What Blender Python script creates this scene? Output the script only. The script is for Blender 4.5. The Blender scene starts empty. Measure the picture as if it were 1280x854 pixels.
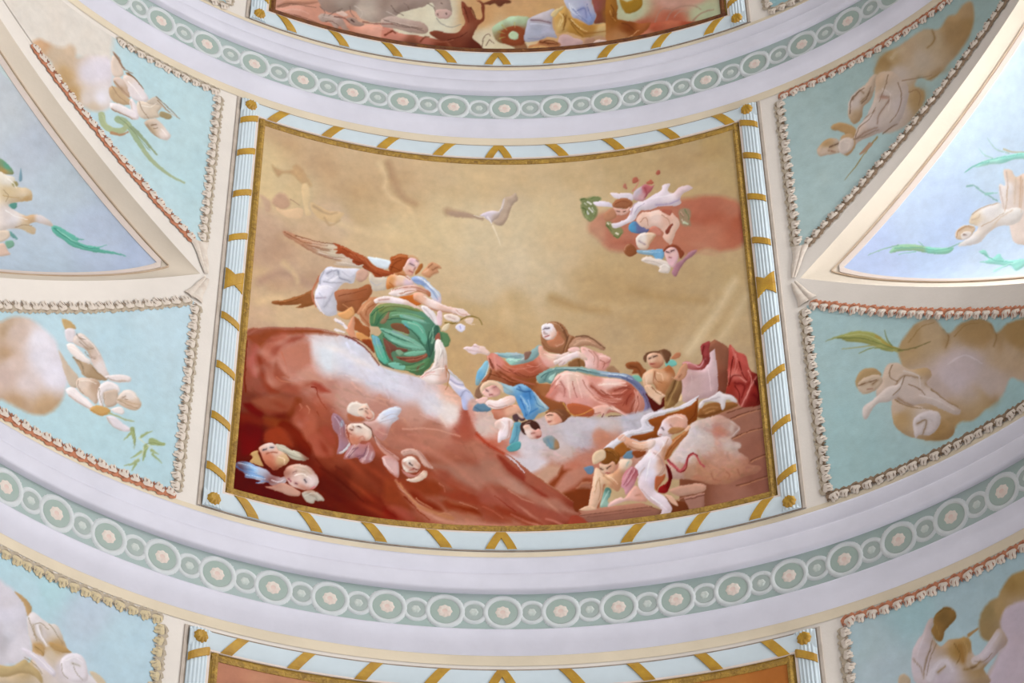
import bpy, math
import numpy as np
from mathutils import Matrix, Vector

# ------------------------------------------------------------------ camera, world, lights, exposure
R = 5.0                      # radius of the barrel vault (m)
CAM_H = 1.6                  # eye height above the nave floor
Z0 = CAM_H + 2.0349334 * R   # springing line of the vault
F_PX, A_Z, YAW, ROLL, CX = 2987.57518, 0.728383212, -0.0306404167, -0.0115326416, 0.0620598915
scene = bpy.context.scene

def cam_basis():
    v = np.array([math.sin(YAW) * math.sin(A_Z), math.sin(A_Z) * math.cos(YAW), math.cos(A_Z)])
    r = np.cross(v, [0, 1, 0.0]); r /= np.linalg.norm(r); u = np.cross(r, v)
    r2 = math.cos(ROLL) * r + math.sin(ROLL) * u
    u2 = -math.sin(ROLL) * r + math.cos(ROLL) * u
    flip = np.array([-1, -1, 1.0])
    return v * flip, r2 * flip, u2 * flip
CV, CR, CU = cam_basis()
CPOS = np.array([-CX * R, 0.0, CAM_H])
cam_data = bpy.data.cameras.new('camera')
cam_data.sensor_width = 36.0
cam_data.lens = F_PX / 1280.0 * 36.0
cam_data.clip_end = 200
cam = bpy.data.objects.new('camera', cam_data)
scene.collection.objects.link(cam)
m = Matrix.Identity(4)
for i in range(3):
    m[i][0], m[i][1], m[i][2], m[i][3] = CR[i], CU[i], -CV[i], CPOS[i]
cam.matrix_world = m
scene.camera = cam

world = bpy.data.worlds.new('nave_daylight'); scene.world = world
world.use_nodes = True
bg = world.node_tree.nodes['Background']
bg.inputs[0].default_value = (1.0, 0.985, 0.985, 1)
bg.inputs[1].default_value = WORLD_STRENGTH = 0.345
WINDOW_RIGHT, WINDOW_LEFT = 34.0, 0.5
NAVE_ADDED_RIGHT, NAVE_ADDED_LEFT = 9.6, 0.5          # pane strengths; tall nave windows are unseen, added to brighten the left vault
scene.view_settings.view_transform = 'Standard'
scene.view_settings.look = 'None'
scene.view_settings.gamma = 1.0
scene.view_settings.use_curve_mapping = False
scene.view_settings.exposure = -0.2

# ------------------------------------------------------------------ vault coordinates: t in degrees from the crown, y in radii along the nave
def V(t, y, off=0.0):
    """numpy: point on the barrel, off = inward projection in radii"""
    t = np.radians(np.asarray(t, float)); y = np.asarray(y, float); off = np.asarray(off, float)
    r = R * (1 - off)
    t, y, r = np.broadcast_arrays(t, y, r)
    return np.stack([r * np.sin(t), -R * y, Z0 + r * np.cos(t)], -1)

def px_of(P):
    """image coordinates (photo pixels) of points on the vault"""
    d = P - CPOS
    z = d @ CV
    return 640 + F_PX * (d @ CR) / z, 427 - F_PX * (d @ CU) / z

def tv(xs, ys):
    """(t, y) on the barrel seen at an image pixel"""
    xs = np.asarray(xs, float); ys = np.asarray(ys, float)
    d = CV + ((xs - 640) / F_PX)[..., None] * CR - ((ys - 427) / F_PX)[..., None] * CU
    o = (CPOS - np.array([0, 0, Z0])) / R
    A = d[..., 0] ** 2 + d[..., 2] ** 2
    B = 2 * (o[0] * d[..., 0] + o[2] * d[..., 2])
    C = o[0] ** 2 + o[2] ** 2 - 1
    s = (-B + np.sqrt(B * B - 4 * A * C)) / (2 * A)
    P = o + s[..., None] * d
    return np.degrees(np.arctan2(P[..., 0], P[..., 2])), -P[..., 1]

BAY = 1.1419
T_END = 68.0
YC = 2.733                                   # axis of the lunettes of the middle bay
def hw_up(t): x = np.maximum(t - 30.0, 0); return 0.0137 * x - 0.0001 * x * x
def hw_lo(t): x = np.maximum(t - 30.0, 0); return 0.0111 * x
RISE = 0.45
def LUN(t, w, side, yc=YC, off=0.0):
    """point of a lunette vault; w -1..1 across, t as on the barrel"""
    t = np.asarray(t, float); w = np.asarray(w, float)
    h = np.where(w > 0, hw_up(t), hw_lo(t))
    hm = 0.5 * (hw_up(t) + hw_lo(t))
    tr = np.radians(t)
    x = side * np.sin(tr); y = yc + w * h; z = np.cos(tr) + RISE * hm * (1 - w * w) - off
    x, y, z = np.broadcast_arrays(x, y, z)
    return np.stack([R * x, -R * y, Z0 + R * z], -1)

# ------------------------------------------------------------------ materials
def lin(c):
    c = np.asarray(c, float) / 255.0
    return np.where(c <= 0.04045, c / 12.92, ((c + 0.055) / 1.055) ** 2.4)
def hexrgb(h): return np.array([int(h[i:i + 2], 16) for i in (0, 2, 4)], float)
MATS = {}
def mat(name, col, rough=0.85, var=0.06, scale=3.0, bump=0.0, bscale=40.0, metallic=0.0, col2=None, spec=0.25, dist=0.0):
    if name in MATS: return MATS[name]
    M = bpy.data.materials.new(name); M.use_nodes = True
    nt = M.node_tree; N = nt.nodes; L = nt.links
    b = N['Principled BSDF']; b.inputs['Roughness'].default_value = rough
    b.inputs['Metallic'].default_value = metallic
    b.inputs['Specular IOR Level'].default_value = spec
    tc = N.new('ShaderNodeTexCoord')
    n = N.new('ShaderNodeTexNoise'); n.inputs['Scale'].default_value = scale; n.inputs['Detail'].default_value = 6
    n.inputs['Roughness'].default_value = 0.6; n.inputs['Distortion'].default_value = dist
    L.new(tc.outputs['Object'], n.inputs['Vector'])
    mix = N.new('ShaderNodeMix'); mix.data_type = 'RGBA'
    c1 = lin(hexrgb(col)); c2 = lin(hexrgb(col2)) if col2 else c1 * (1 - 2 * var)
    mix.inputs[6].default_value = (*c1, 1); mix.inputs[7].default_value = (*c2, 1)
    rr = N.new('ShaderNodeMapRange'); rr.inputs[1].default_value = 0.35; rr.inputs[2].default_value = 0.68
    L.new(n.outputs['Fac'], rr.inputs[0]); L.new(rr.outputs[0], mix.inputs[0])
    L.new(mix.outputs[2], b.inputs['Base Color'])
    if bump:
        n2 = N.new('ShaderNodeTexNoise'); n2.inputs['Scale'].default_value = bscale; n2.inputs['Detail'].default_value = 4
        L.new(tc.outputs['Object'], n2.inputs['Vector'])
        bp = N.new('ShaderNodeBump'); bp.inputs['Strength'].default_value = bump; bp.inputs['Distance'].default_value = 0.02
        L.new(n2.outputs['Fac'], bp.inputs['Height']); L.new(bp.outputs['Normal'], b.inputs['Normal'])
    MATS[name] = M
    return M

def paint_mat():
    M = bpy.data.materials.new('fresco_paint'); M.use_nodes = True
    nt = M.node_tree; N = nt.nodes; L = nt.links
    b = N['Principled BSDF']; b.inputs['Roughness'].default_value = 0.9; b.inputs['Specular IOR Level'].default_value = 0.12
    at = N.new('ShaderNodeAttribute'); at.attribute_name = 'paint'
    tc = N.new('ShaderNodeTexCoord')
    n = N.new('ShaderNodeTexNoise'); n.inputs['Scale'].default_value = 9; n.inputs['Detail'].default_value = 7; n.inputs['Roughness'].default_value = 0.65
    L.new(tc.outputs['Object'], n.inputs['Vector'])
    rr = N.new('ShaderNodeMapRange'); rr.inputs[1].default_value = 0.3; rr.inputs[2].default_value = 0.7
    rr.inputs[3].default_value = 0.93; rr.inputs[4].default_value = 1.06
    L.new(n.outputs['Fac'], rr.inputs[0])
    mx = N.new('ShaderNodeVectorMath'); mx.operation = 'SCALE'
    L.new(at.outputs['Color'], mx.inputs[0]); L.new(rr.outputs[0], mx.inputs[3])
    L.new(mx.outputs[0], b.inputs['Base Color'])
    n2 = N.new('ShaderNodeTexNoise'); n2.inputs['Scale'].default_value = 60
    L.new(tc.outputs['Object'], n2.inputs['Vector'])
    bp = N.new('ShaderNodeBump'); bp.inputs['Strength'].default_value = 0.08; bp.inputs['Distance'].default_value = 0.01
    L.new(n2.outputs['Fac'], bp.inputs['Height']); L.new(bp.outputs['Normal'], b.inputs['Normal'])
    MATS['paint'] = M
    return M

CREAM = mat('cream_plaster', 'e8e1da', var=0.05, scale=1.2, bump=0.05)
LUNETTE = mat('warm_plaster', 'e2d6c6', var=0.05, scale=1.2, bump=0.05)
EDGE2 = mat('grey_edge_fillet', 'c6bab0', col2='b4a89c', scale=10)
PINKC = mat('rosette_pink', 'dcc2ba', col2='dcccc4', scale=14)
TAN = mat('tan_plaster', 'e2d5be', var=0.06, scale=1.5, bump=0.05)
WHITE = mat('lilac_white_plaster', 'dcdcea', var=0.05, scale=2.0, bump=0.04)
GREEN = mat('green_grisaille', 'a2b5b1', col2='a9b7b8', scale=2.5)
DISC = mat('green_disc', '9fb1aa', col2='a6b4b0', scale=6)
DISCG = mat('grey_disc', 'a2aeab', col2='aab6b4', scale=6)
RING = mat('pale_ring', 'd3d9dc', var=0.05, scale=8)
ROSE = mat('rosette_cream', 'e0dad2', col2='dccac2', scale=14)
ROSEG = mat('rosette_grey', 'cdd3d0', col2='bcc8c4', scale=14)
GOLD = mat('gilding', 'b8923a', rough=0.55, metallic=0.0, col2='826022', scale=16, bump=0.7, bscale=50, spec=0.5, dist=1.0)
GOLD2 = mat('ribbon_gold', 'c0962c', rough=0.5, col2='a67c26', scale=9, bump=0.15, spec=0.5)
GOLDEDGE = mat('gilding_edge', '94762c', rough=0.6, col2='7a5c22', scale=12, bump=0.3, spec=0.3)  # outer strip of the gold slip, shadow partly put into its dark colour
GOLDDARK = mat('dark_brown_gold', '7a4a1c', rough=0.6, col2='53260e', scale=12, bump=0.5, spec=0.4)  # darker brown gilding for the upper slip
REED = mat('pale_blue_reeds', 'cfdde6', var=0.03, scale=4)
PINK = mat('pale_pink_fillet', 'e2d4cc', var=0.04, scale=4)
EDGE = mat('grey_brown_edge', 'a09488', col2='8a7c70', scale=10)
LINE = mat('brown_line_trim', 'cbb6a0', col2='bda48c', scale=6)
LEAF = mat('leaf_cream', 'dfd6cc', col2='d0c2b6', scale=20)
LEAFG = mat('leaf_tan', 'd3c6a8', col2='c6b48c', scale=20)
CREASE = mat('leaf_crease_brown', 'a8998a', col2='8c7a68', scale=20)
RUST = mat('leaf_rust', 'c88a6c', col2='ae6a4c', scale=30)
UMBER = mat('leaf_umber', 'bfb3a2', col2='a89a86', scale=30)
DARKRUST = mat('leaf_dark_rust', 'a9745c', col2='8c5844', scale=20)
BARK = mat('leaf_bark_brown', '9c8872', col2='7a6452', scale=30)
DARKBARK = mat('leaf_dark_bark', '7e6a58', col2='68543f', scale=20)
PAINT = paint_mat()

# ------------------------------------------------------------------ object helpers
col = scene.collection
def tag(o, label=None, cat=None, group=None, kind=None):
    if label: o['label'] = label
    if cat: o['category'] = cat
    if group: o['group'] = group
    if kind: o['kind'] = kind
    return o
def empty(name, loc, **kw):
    o = bpy.data.objects.new(name, None); o.location = loc; o.empty_display_size = 0.2
    col.objects.link(o); bpy.context.view_layer.update()
    return tag(o, **kw)
def link(o, parent=None):
    col.objects.link(o)
    if parent is not None:
        o.parent = parent
        o.matrix_parent_inverse = WM[parent.name].inverted()
    WM[o.name] = o.matrix_basis.copy()
    return o
WM = {}
def root(name, loc, label=None, cat=None, group=None, kind=None):
    o = bpy.data.objects.new(name, None); o.location = [float(c) for c in loc]; o.empty_display_size = 0.2
    col.objects.link(o)
    WM[o.name] = Matrix.Translation(Vector(o.location))
    return tag(o, label, cat, group, kind)
def mesh_data(name, verts, faces, material, smooth=True, mats=None, midx=None):
    me = bpy.data.meshes.new(name)
    verts = np.asarray(verts, float).reshape(-1, 3)
    me.from_pydata(verts.tolist(), [], [list(map(int, f)) for f in faces])
    for mm in (mats or [material]): me.materials.append(mm)
    if midx is not None: me.polygons.foreach_set('material_index', list(midx))
    me.polygons.foreach_set('use_smooth', [bool(smooth)] * len(me.polygons))
    me.update()
    return me
def obj(name, me, parent=None, matrix=None, **kw):
    o = bpy.data.objects.new(name, me)
    if matrix is not None: o.matrix_basis = matrix
    link(o, parent)
    return tag(o, **kw)
def grid_faces(nr, nc, flip=False, base=0):
    i = np.arange(nr - 1)[:, None] * nc + np.arange(nc - 1)[None, :] + base
    q = np.stack([i, i + 1, i + nc + 1, i + nc], -1).reshape(-1, 4)
    return q[:, ::-1] if flip else q
def solid_strip(name, P, material, parent=None, smooth=True, **kw):
    """grid of points P (nr, nc, 3) -> mesh object"""
    nr, nc = P.shape[:2]
    return obj(name, mesh_data(name, P, grid_faces(nr, nc), material, smooth), parent, **kw)
def frame_at(t, y, off, rot=0.0, scale=1.0):
    """matrix of a small relief on the barrel: local x along the arch (right), y along the nave (away), z into the room"""
    p = V(t, y, off); tr = math.radians(t)
    ex = Vector((math.cos(tr), 0, -math.sin(tr))); ey = Vector((0, -1, 0)); ez = Vector((-math.sin(tr), 0, -math.cos(tr)))
    c, s = math.cos(rot), math.sin(rot)
    ax = ex * c + ey * s; ay = ey * c - ex * s
    M = Matrix.Identity(4)
    for i in range(3):
        M[i][0], M[i][1], M[i][2], M[i][3] = ax[i] * scale, ay[i] * scale, ez[i] * scale, p[i]
    return M

# ------------------------------------------------------------------ the setting: barrel vault, lunettes, walls, windows
BAYS = (YC - BAY, YC, YC + BAY)
Y_MIN, Y_MAX = 1.35, 4.12
def build_ceiling():
    ceil = None
    # crown strip without openings
    ts = np.linspace(-30, 30, 61); ys = np.linspace(Y_MIN, Y_MAX, 60)
    P = V(ts[None, :], ys[:, None])
    verts = [P.reshape(-1, 3)]; faces = [grid_faces(len(ys), len(ts))]; base = P.shape[0] * P.shape[1]
    # haunches with the lunettes cut out
    tt = np.linspace(30, T_END, 60)
    cuts = [Y_MIN] + [None] * 0
    for side in (-1, 1):
        lo = [np.full_like(tt, Y_MIN)]
        hi = []
        for yc in BAYS:
            hi.append(yc - hw_lo(tt)); lo.append(yc + hw_up(tt))
        hi.append(np.full_like(tt, Y_MAX))
        for a, b in zip(lo, hi):
            k = np.linspace(0, 1, 12)[:, None]
            a2 = np.minimum(a, b)
            Y = a2[None] * (1 - k) + b[None] * k
            P = V(side * tt[None, :], Y)
            verts.append(P.reshape(-1, 3)); faces.append(grid_faces(P.shape[0], P.shape[1], side < 0) + base)
            base += P.shape[0] * P.shape[1]
    me = mesh_data('ceiling', np.concatenate(verts), np.concatenate(faces), CREAM)
    ceil = obj('ceiling', me, kind='structure')
    # lunette vaults
    for side in (-1, 1):
        for yc in BAYS:
            tt = np.linspace(30, T_END, 50); ww = np.linspace(-1, 1, 33)
            P = LUN(tt[None, :], ww[:, None], side, yc)
            solid_strip('lunette_vault', P, LUNETTE, ceil)
    return ceil
ceiling = build_ceiling()

XW = R * math.sin(math.radians(T_END)); ZW = Z0 + R * math.cos(math.radians(T_END))
glass_mats = {}
def glass(name, strength):
    M = bpy.data.materials.new(name); M.use_nodes = True
    nt = M.node_tree; N = nt.nodes
    N.remove(N['Principled BSDF'])
    e = N.new('ShaderNodeEmission'); e.inputs[0].default_value = (1.0, 0.985, 0.96, 1); e.inputs[1].default_value = strength
    nt.links.new(e.outputs[0], N['Material Output'].inputs[0])
    return M
GL = {1: glass('daylight_pane_bright', WINDOW_RIGHT), -1: glass('daylight_pane_dim', WINDOW_LEFT)}
GN = {1: glass('added_nave_pane_bright', NAVE_ADDED_RIGHT), -1: glass('added_nave_pane_dim', NAVE_ADDED_LEFT)}
def build_side(side, nm):
    x = side * XW
    z1, zb = ZW, Z0 - 6.0
    verts = [(x, -R * Y_MIN, zb), (x, -R * Y_MAX, zb), (x, -R * Y_MAX, z1), (x, -R * Y_MIN, z1)]
    xo = x + side * 0.35
    verts += [(xo, v[1], v[2]) for v in verts]
    faces = [(0, 1, 2, 3), (7, 6, 5, 4), (0, 4, 5, 1), (1, 5, 6, 2), (2, 6, 7, 3), (3, 7, 4, 0)]
    obj('wall_' + nm, mesh_data('wall', verts, faces, CREAM, False), kind='structure')
n_win = 0
for side, nm in ((-1, 'left'), (1, 'right')):
    build_side(side, nm)
    for yc in BAYS:
        n_win += 1
        ww = np.linspace(-1, 1, 25)
        top = LUN(np.full_like(ww, T_END), ww, side, yc)
        w_root = root('window_%d' % n_win, (side * XW, -R * yc, ZW), kind='structure')
        # frame: arched rim of real depth
        c = np.array([side * XW, -R * yc, ZW])
        inner = c + (top - c) * np.array([1, 0.9, 0.82]); inner[:, 2] += 0.02
        out2 = top + np.array([side * 0.12, 0, 0]); in2 = inner + np.array([side * 0.12, 0, 0])
        P = np.stack([out2, top, inner, in2], 0)
        solid_strip('window_frame', P, WHITE, w_root, smooth=False)
        # glazing
        g = in2 - np.array([side * 0.02, 0, 0])
        low = g.copy(); low[:, 2] = ZW
        solid_strip('pane', np.stack([g, low], 0), GL[side], w_root, smooth=False)
        for k in (-0.45, 0.0, 0.45):
            yb = -R * (yc + k * 0.36)
            zt = float(np.interp(k, ww, inner[:, 2]))
            b = 0.03
            vs = [(side * XW + dx, yb + dy, z) for z in (ZW, zt) for dx in (0, side * 0.08) for dy in (-b, b)]
            fs = [(0, 1, 3, 2), (4, 6, 7, 5), (0, 4, 5, 1), (1, 5, 7, 3), (3, 7, 6, 2), (2, 6, 4, 0)]
            obj('mullion', mesh_data('mullion', vs, fs, WHITE, False), w_root)

for side in (-1, 1):
    for yc in BAYS:                      # unseen tall windows below the springing line, added for stronger side light
        n_win += 1
        x = side * (XW - 0.01)
        za, zb = Z0 - 4.9, Z0 - 1.1
        hy = 1.15; ym = -R * yc
        w_root = root('window_%d' % n_win, (x, ym, za), kind='structure')
        a = np.linspace(0, np.pi, 17)
        def outline(h, zt, zl):
            return np.array([(ym - h, zl)] + [(ym - h * math.cos(q), zt + h * math.sin(q)) for q in a] + [(ym + h, zl)])
        o_, i_ = outline(hy, zb, za), outline(hy - 0.12, zb, za + 0.12)
        rows = [[(xx, p_[0], p_[1]) for p_ in ol] for xx, ol in ((x, o_), (x - side * 0.06, o_), (x - side * 0.06, i_), (x, i_))]
        solid_strip('window_frame', np.array(rows), WHITE, w_root, smooth=False)
        vs = [(x - side * 0.01, p_[0], p_[1]) for p_ in i_]
        obj('pane', mesh_data('pane', vs, [tuple(range(len(vs)))], GN[side], False), w_root)

# ------------------------------------------------------------------ transverse arches with the guilloche band
def sweep(name, prof, material, parent, t0=-T_END - 2.2, t1=T_END + 2.2, n=121, smooth=True, **kw):
    ts = np.linspace(t0, t1, n); prof = np.asarray(prof, float)
    P = V(ts[None, :], prof[:, 0][:, None], prof[:, 1][:, None])
    return solid_strip(name, P, material, parent, smooth, **kw)
def flat_ring(ro, ri, n, h):
    a = np.linspace(0, 2 * np.pi, n, endpoint=False)
    rows = []
    for r, z in ((ro, 0.0), (ro - 0.22 * (ro - ri), h), (ri + 0.22 * (ro - ri), h), (ri, 0.0)):
        rows.append(np.stack([r * np.cos(a), r * np.sin(a), np.full(n, z)], -1))
    v = np.concatenate(rows); f = []
    for k in range(3):
        for i in range(n):
            j = (i + 1) % n
            f.append((k * n + i, k * n + j, (k + 1) * n + j, (k + 1) * n + i))
    return v, f
def disc_mesh(r, n, z):
    a = np.linspace(0, 2 * np.pi, n, endpoint=False)
    return np.stack([r * np.cos(a), r * np.sin(a), np.full(n, z)], -1), [tuple(range(n))]
def rosette_mesh(r, petals, h):
    n = petals * 4
    a = np.linspace(0, 2 * np.pi, n, endpoint=False)
    rr = r * (0.94 + 0.06 * np.cos(a * petals))
    o = np.stack([rr * np.cos(a), rr * np.sin(a), np.zeros(n)], -1)
    i_ = np.stack([0.6 * rr * np.cos(a), 0.6 * rr * np.sin(a), h * (0.9 + 0.1 * np.cos(a * petals))], -1)
    k = np.stack([0.34 * r * np.cos(a), 0.34 * r * np.sin(a), np.full(n, h * 0.45)], -1)
    v = np.concatenate([o, i_, k, [[0, 0, h * 0.8]]]); f = []
    for b in range(2):
        for q in range(n):
            j = (q + 1) % n
            f.append((b * n + q, b * n + j, (b + 1) * n + j, (b + 1) * n + q))
    for q in range(n): f.append((2 * n + q, 2 * n + (q + 1) % n, 3 * n))
    return v, f
ME_RING_L = mesh_data('large_ring', *flat_ring(0.160, 0.114, 32, 0.010), RING)
ME_RING_S = mesh_data('small_ring', *flat_ring(0.112, 0.074, 28, 0.008), RING)
ME_DISC_L = mesh_data('large_disc', *disc_mesh(0.114, 32, 0.003), DISC)
ME_DISC_S = mesh_data('small_disc', *disc_mesh(0.074, 28, 0.003), DISCG)
_v, _f = rosette_mesh(0.062, 8, 0.010)
ME_ROS_L = mesh_data('large_rosette', _v, _f, None, True, [ROSE, PINKC], [0] * 64 + [1] * 32)
ME_ROS_S = mesh_data('small_rosette', *rosette_mesh(0.038, 6, 0.008), ROSEG)
def palmette():
    v = []; f = []
    for a, l in ((-0.9, 0.034), (0.0, 0.044), (0.9, 0.034)):
        b = len(v); s, c = math.sin(a), math.cos(a)
        for x, y, z in ((-0.004, 0, 0.001), (-0.008, 0.6, 0.003), (0, 1, 0.001), (0.008, 0.6, 0.003), (0.004, 0, 0.001), (0, 0.5, 0.008)):
            y *= l; v.append((x * c + y * s, -x * s + y * c, z))
        f += [(b, b + 1, b + 5), (b + 1, b + 2, b + 5), (b + 2, b + 3, b + 5), (b + 3, b + 4, b + 5)]
    return v, f
ME_PALM = mesh_data('palmette', *palmette(), RING)
BAND_W = 0.0705
def build_arch(yg, phase, per, label):
    r_ = root('transverse_arch', V(0, yg, 0.02), label, 'arch', 'painted arches across the vault')
    a = lambda L: [(yg + y, o) for y, o in L]
    sweep('upper_moulding', a([(0.0704, -0.002), (0.0704, 0.004), (0.0640, 0.0066), (0.0400, 0.0066), (0.0360, 0.0055), (0.0348, 0.0090),
                               (0.0300, 0.0118), (0.0200, 0.0135), (0.0060, 0.0140), (0.0, 0.0130), (0.0, 0.0)]), WHITE, r_)
    sweep('guilloche_band', a([(0.001, 0.0025), (-BAND_W - 0.001, 0.0025)]), GREEN, r_)
    sweep('lower_moulding', a([(-BAND_W, 0.0), (-BAND_W, 0.0105), (-BAND_W - 0.004, 0.0125), (-BAND_W - 0.018, 0.0120),
                               (-BAND_W - 0.026, 0.0095), (-BAND_W - 0.036, 0.0045), (-BAND_W - 0.043, 0.0012)]), WHITE, r_)
    sweep('tan_border', a([(-BAND_W - 0.040, 0.0010), (-BAND_W - 0.056, 0.0009), (-0.1315, 0.0009)]), TAN, r_)
    sweep('cream_border', a([(0.0820, 0.0008), (0.0700, 0.0008)]), TAN, r_)
    k0 = int((-64 - phase) // per); 
    yb = yg - 0.0345
    for k in range(k0, k0 + 40):
        t = phase + k * per
        if abs(t) < 64:
            o = obj('large_medallion', ME_DISC_L, r_, frame_at(t, yb, 0.0026))
            obj('ring', ME_RING_L, o, frame_at(t, yb, 0.0026)); obj('rosette', ME_ROS_L, o, frame_at(t, yb, 0.0030))
        t2 = t + per / 2
        if abs(t2) < 64:
            o = obj('small_medallion', ME_DISC_S, r_, frame_at(t2, yb, 0.0026))
            obj('ring', ME_RING_S, o, frame_at(t2, yb, 0.0026)); obj('rosette', ME_ROS_S, o, frame_at(t2, yb, 0.0030))
        for d in (-0.28 * per, 0.28 * per):
            if abs(t2 + d) < 64:
                obj('palmette', ME_PALM, r_, frame_at(t2 + d, yb + 0.0175, 0.0026))
                obj('palmette', ME_PALM, r_, frame_at(t2 + d, yb - 0.0175, 0.0026, math.pi))
    return r_
build_arch(2.1766, 0.1, 5.143, 'white plaster arch with green ring band below the rose cloud fresco')
build_arch(2.1766 + BAY, 0.67, 5.4525, 'white plaster arch with green ring band above the rose cloud fresco')

# ------------------------------------------------------------------ frames of the frescoes: reeded rails, gold ribbons, gold slip
TO, TI, TG = 27.6, 25.62, 24.85         # outer rail edge, gold outer edge, painting edge (degrees)
RW = math.radians(TO - TI) / 2          # rail half width in radii
def rail_off(w): return 0.0012 + 0.0052 * np.sqrt(np.maximum(0, 1 - np.abs(w) ** 2.4))
def rail_pt(axis, s, w, extra=0.0, pos=0.0):
    """axis 't': rail running along the arch at y=pos; axis 'y': rail running along the nave at t=pos (degrees)"""
    o = rail_off(w) + extra
    if axis == 't': return V(np.degrees(s), pos + np.asarray(w) * RW, o)
    return V(pos + np.degrees(np.asarray(w) * RW), s, o)
def build_rail(axis, pos, s0, s1, parent, reeds):
    w = np.linspace(-1, 1, 37)
    bump = 0.0007 * np.cos(w * np.pi * 6.0) if reeds else 0 * w
    o = rail_off(w * 0.999) + bump
    n = 49
    s = np.linspace(s0, s1, n)
    if axis == 't': P = V(np.degrees(s)[None, :], (pos + w * RW)[:, None], o[:, None])
    else: P = V((pos + np.degrees(w * RW))[:, None], s[None, :], o[:, None])
    return solid_strip('reeded_rail', P, REED, parent)
def build_ribbon(axis, pos, s, slant, parent, width=0.0150, name='ribbon', lift=0.0):
    w = np.linspace(-0.98, 0.98, 9)
    rows = []
    cs = s + slant * w * RW
    for d, e in ((-width / 2, 0.0), (-width / 2, 0.0022), (width / 2, 0.0022), (width / 2, 0.0)):
        rows.append(rail_pt(axis, cs + d, w, e + (lift if e else 0), pos))
    return solid_strip(name, np.stack(rows, 0), GOLD2, parent, smooth=False)
def strip_t(name, y0, y1, ta, tb, o, material, parent, h=0.0):
    ts = np.linspace(ta, tb, 61)
    prof = [(y0, 0.0), (y0, o), ((y0 + y1) / 2, o + h), (y1, o), (y1, 0.0)]
    P = np.stack([V(ts, y, oo) for y, oo in prof], 0)
    return solid_strip(name, P, material, parent, smooth=False)
def strip_y(name, t0, t1, ya, yb, o, material, parent, h=0.0):
    ys = np.linspace(ya, yb, 41)
    prof = [(t0, 0.0), (t0, o), ((t0 + t1) / 2, o + h), (t1, o), (t1, 0.0)]
    P = np.stack([V(t, ys, oo) for t, oo in prof], 0)
    return solid_strip(name, P, material, parent, smooth=False)
ME_KNOB = mesh_data('corner_rosette', *rosette_mesh(0.060, 9, 0.04), GOLD2)
DY = 0.0335      # rail width along the nave (radii)
def build_frame(y0, y1, label, gold, skip_bottom=False, skip_top=False, missing=(), shift=0.0):
    """y0 < y1: outer edges along the nave"""
    r_ = root('fresco_frame', V(0, (y0 + y1) / 2, 0.004), label, 'picture frame', 'reeded fresco frames with gold ribbons')
    yo = [] 
    if not skip_bottom: yo.append((y0, 1))
    if not skip_top: yo.append((y1, -1))
    rto, rti = math.radians(TO), math.radians(TI)
    tm = (TO + TI) / 2
    for y, d in yo:
        ym = y + d * RW
        build_rail('t', ym, -rto, rto, r_, False)
        strip_t('edge_line', y - d * 0.0022, y + d * 0.0006, -TO, TO, 0.0016, EDGE, r_)
        strip_t('pink_fillet', y + d * (2 * RW - 0.0065), y + d * (2 * RW + 0.0005), -TI - 0.3, TI + 0.3, 0.0042, PINK, r_)
        strip_t('gold_slip', y + d * (2 * RW + 0.0030), y + d * (2 * RW + 0.0135), -TI + 0.2, TI - 0.2, 0.0022, gold, r_, 0.0018)
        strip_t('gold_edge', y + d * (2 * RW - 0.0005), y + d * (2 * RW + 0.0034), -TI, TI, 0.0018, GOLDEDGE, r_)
        for k in range(-4, 5):
            if (d, k) in missing: continue
            s = k * 0.1035 + 0.004
            if k == 0:
                bow = build_ribbon('t', ym, -0.0085, 0.55, r_, 0.0145, 'ribbon_bow')
                build_ribbon('t', ym, 0.0085, -0.55, bow, 0.0145)
                continue
            build_ribbon('t', ym, s, d * np.sign(k) * 0.75, r_, 0.0180)
    ya, yb = y0, y1
    n = int(round((y1 - y0) / 0.105))
    yc = (y0 + y1) / 2
    for sg in (-1, 1):
        build_rail('y', sg * tm, ya, yb, r_, True)
        strip_y('edge_line', sg * (TO - 0.02), sg * (TO + 0.16), ya - 0.002, yb + 0.002, 0.0016, EDGE, r_)
        strip_y('edge_fillet', sg * (TO + 0.14), sg * (TO + 0.42), ya - 0.002, yb + 0.002, 0.0022, EDGE2, r_)
        strip_y('pink_fillet', sg * (TI - 0.02), sg * (TI + 0.34), ya + 2 * RW - 0.005, yb - 2 * RW + 0.005, 0.0044, PINK, r_)
        strip_y('gold_slip', sg * (TG - 0.05), sg * (TI - 0.30), ya + 2 * RW, yb - 2 * RW, 0.0024, gold, r_, 0.0018)
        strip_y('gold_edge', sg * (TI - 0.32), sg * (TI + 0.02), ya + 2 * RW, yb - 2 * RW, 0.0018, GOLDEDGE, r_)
        for k in range(-5, 6):
            if abs(k) > 4: continue
            s = (2.332, 2.4346, 2.5412, 2.6485, 2.7393, 2.8410, 2.9470, 3.0500, 3.1335)[k + 4] + shift
            if not (ya + 0.03 < s < yb - 0.03): continue
            if k == 0:
                bow = build_ribbon('y', sg * tm, s, -0.75, r_, 0.024, 'ribbon_bow')
                build_ribbon('y', sg * tm, s, 0.75, bow, 0.024, lift=0.0006)
                continue
            build_ribbon('y', sg * tm, s, -sg * np.sign(k) * 0.55, r_, 0.014)
        for y, d in yo:
            obj('corner_rosette', ME_KNOB, r_, frame_at(sg * tm, y + d * RW * 0.85, 0.0062))
    return r_
YF0, YF1 = 2.2627, 3.1840
build_frame(YF0, YF1, 'pale blue reeded frame with gold ribbons around the rose cloud fresco', GOLD, missing=((1, 1),))
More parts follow.
